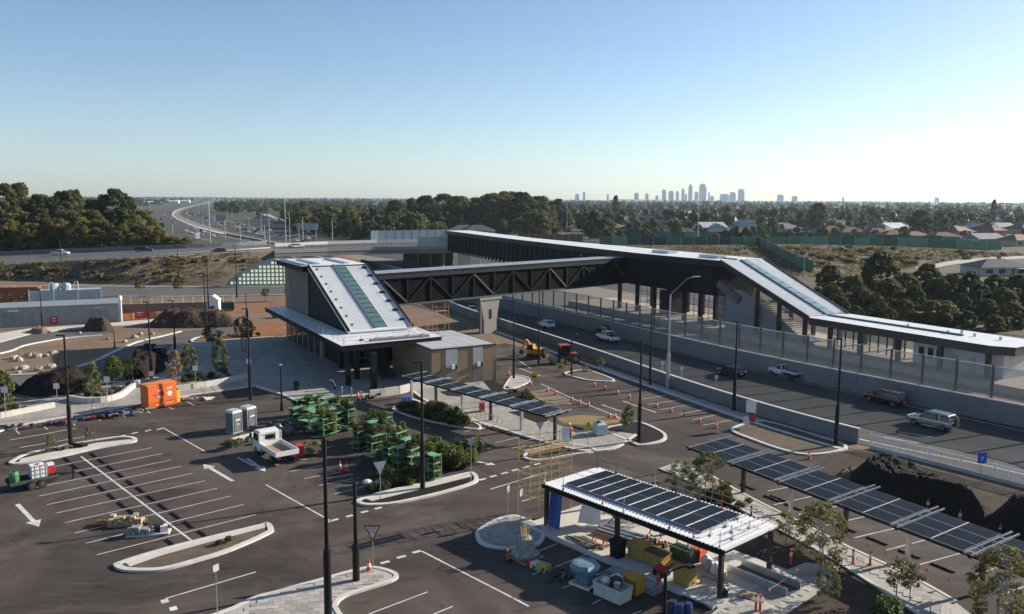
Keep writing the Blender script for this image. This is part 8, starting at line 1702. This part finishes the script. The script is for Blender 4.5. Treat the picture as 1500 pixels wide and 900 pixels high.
while n < 130 and tries < 4000:
    tries += 1
    A_, B_ = (re_, ri) if n < 106 else (ne_, fa_); i = rng.randrange(58, 94) if n < 106 else rng.randrange(56, 84); f = rng.choice((.26, .44, .62, .8)); s = rng.random(); q0, q1 = A_[i].lerp(B_[i], f), A_[i + 1].lerp(B_[i + 1], f); p = q0.lerp(q1, s)
    if any((p - q).length < 7 for q in placed) or not (205 < PX(*p)[0] < 470): continue
    placed.append(p); n += 1; k = rng.choices(list(minis), [5, 4, 3, 1, 1])[0]
    if k in used_m: o = minis[k].copy(); COL.objects.link(o)
    else: o = minis[k]; used_m.add(k)
    o.location = (p.x, p.y, .02); o.rotation_euler = (0, 0, ang(q0, q1) + (0 if n < 106 else math.pi)); o.scale = (1.15,) * 3; tag(o, where(k + ' car in the far freeway queue', p.x, p.y, 1), 'car', 'cars queuing on the far freeway')
for k in minis:
    if k not in used_m: bpy.data.objects.remove(minis[k])
t = thing('box_truck', 'white box truck on the freeway below the last bush tree', 'truck', G(288, 352, 0), ang(ne_[58], ne_[61])); MB().bx(-3.5, 1.5, -1.2, 1.2, .9, 3.6).build('box', white, t); MB().bx(1.6, 3.2, -1.1, 1.1, .6, 2.7).build('cab', whitep, t); MB().bx(3.15, 3.24, -1, 1, 1.6, 2.5).build('windscreen', glassd, t)
for x_ in (-2.3, 2.2):
    for s in (-1, 1): wheel(t, x_, s, .45)
for px, py, w, lab in ((218, 300, 34, 'pale long shed with a peaked roof by the freeway'), (255, 298, 14, 'small white far hall left of the freeway'), (268, 297, 20, 'far white hall right of the small one'), (135, 299, 26, 'pale far shed glimpsed between the gums'), (1047, 303, 12, 'bright white blocks under the skyline'), (700, 312, 18, 'far tan hall above the skywalk')):
    p = G(px, py); k = p.y / F_PX; t = thing('warehouse', lab, 'building', p, .1); MB().bx(-w * k / 2, w * k / 2, -8, 8, 0, 7).build('wall', offwhite, t); MB().add([(-w * k / 2 - 1, -9, 7), (w * k / 2 + 1, -9, 7), (w * k / 2 + 1, 9, 7), (-w * k / 2 - 1, 9, 7), (-w * k / 2 - 1, 0, 10), (w * k / 2 + 1, 0, 10)], [(0, 1, 5, 4), (2, 3, 4, 5), (1, 2, 5), (3, 0, 4), (3, 2, 1, 0)]).build('roof', white, t)
# ------------------------------------------------------------ drop unused originals, add the air
for k, t in list(PROTO.items()):
    if k not in FIRST:
        for ch in list(t.children_recursive): bpy.data.objects.remove(ch)
        bpy.data.objects.remove(t)
hz = MB().bx(-9100, 9100, -9100, 9100, -2.2, 222).build('haze', [], None); hz['kind'] = 'stuff'
hm = bpy.data.materials.new('haze_air'); hm.use_nodes = True; hm.node_tree.nodes.clear(); HN = hm.node_tree.nodes; ho = HN.new('ShaderNodeOutputMaterial'); hv = HN.new('ShaderNodeVolumePrincipled')
hv.inputs['Color'].default_value = (.66, .84, 1.0, 1); hv.inputs['Density'].default_value = HAZE; hv.inputs['Anisotropy'].default_value = .3
hm.node_tree.links.new(hv.outputs[0], ho.inputs['Volume']); hz.data.materials.append(hm)
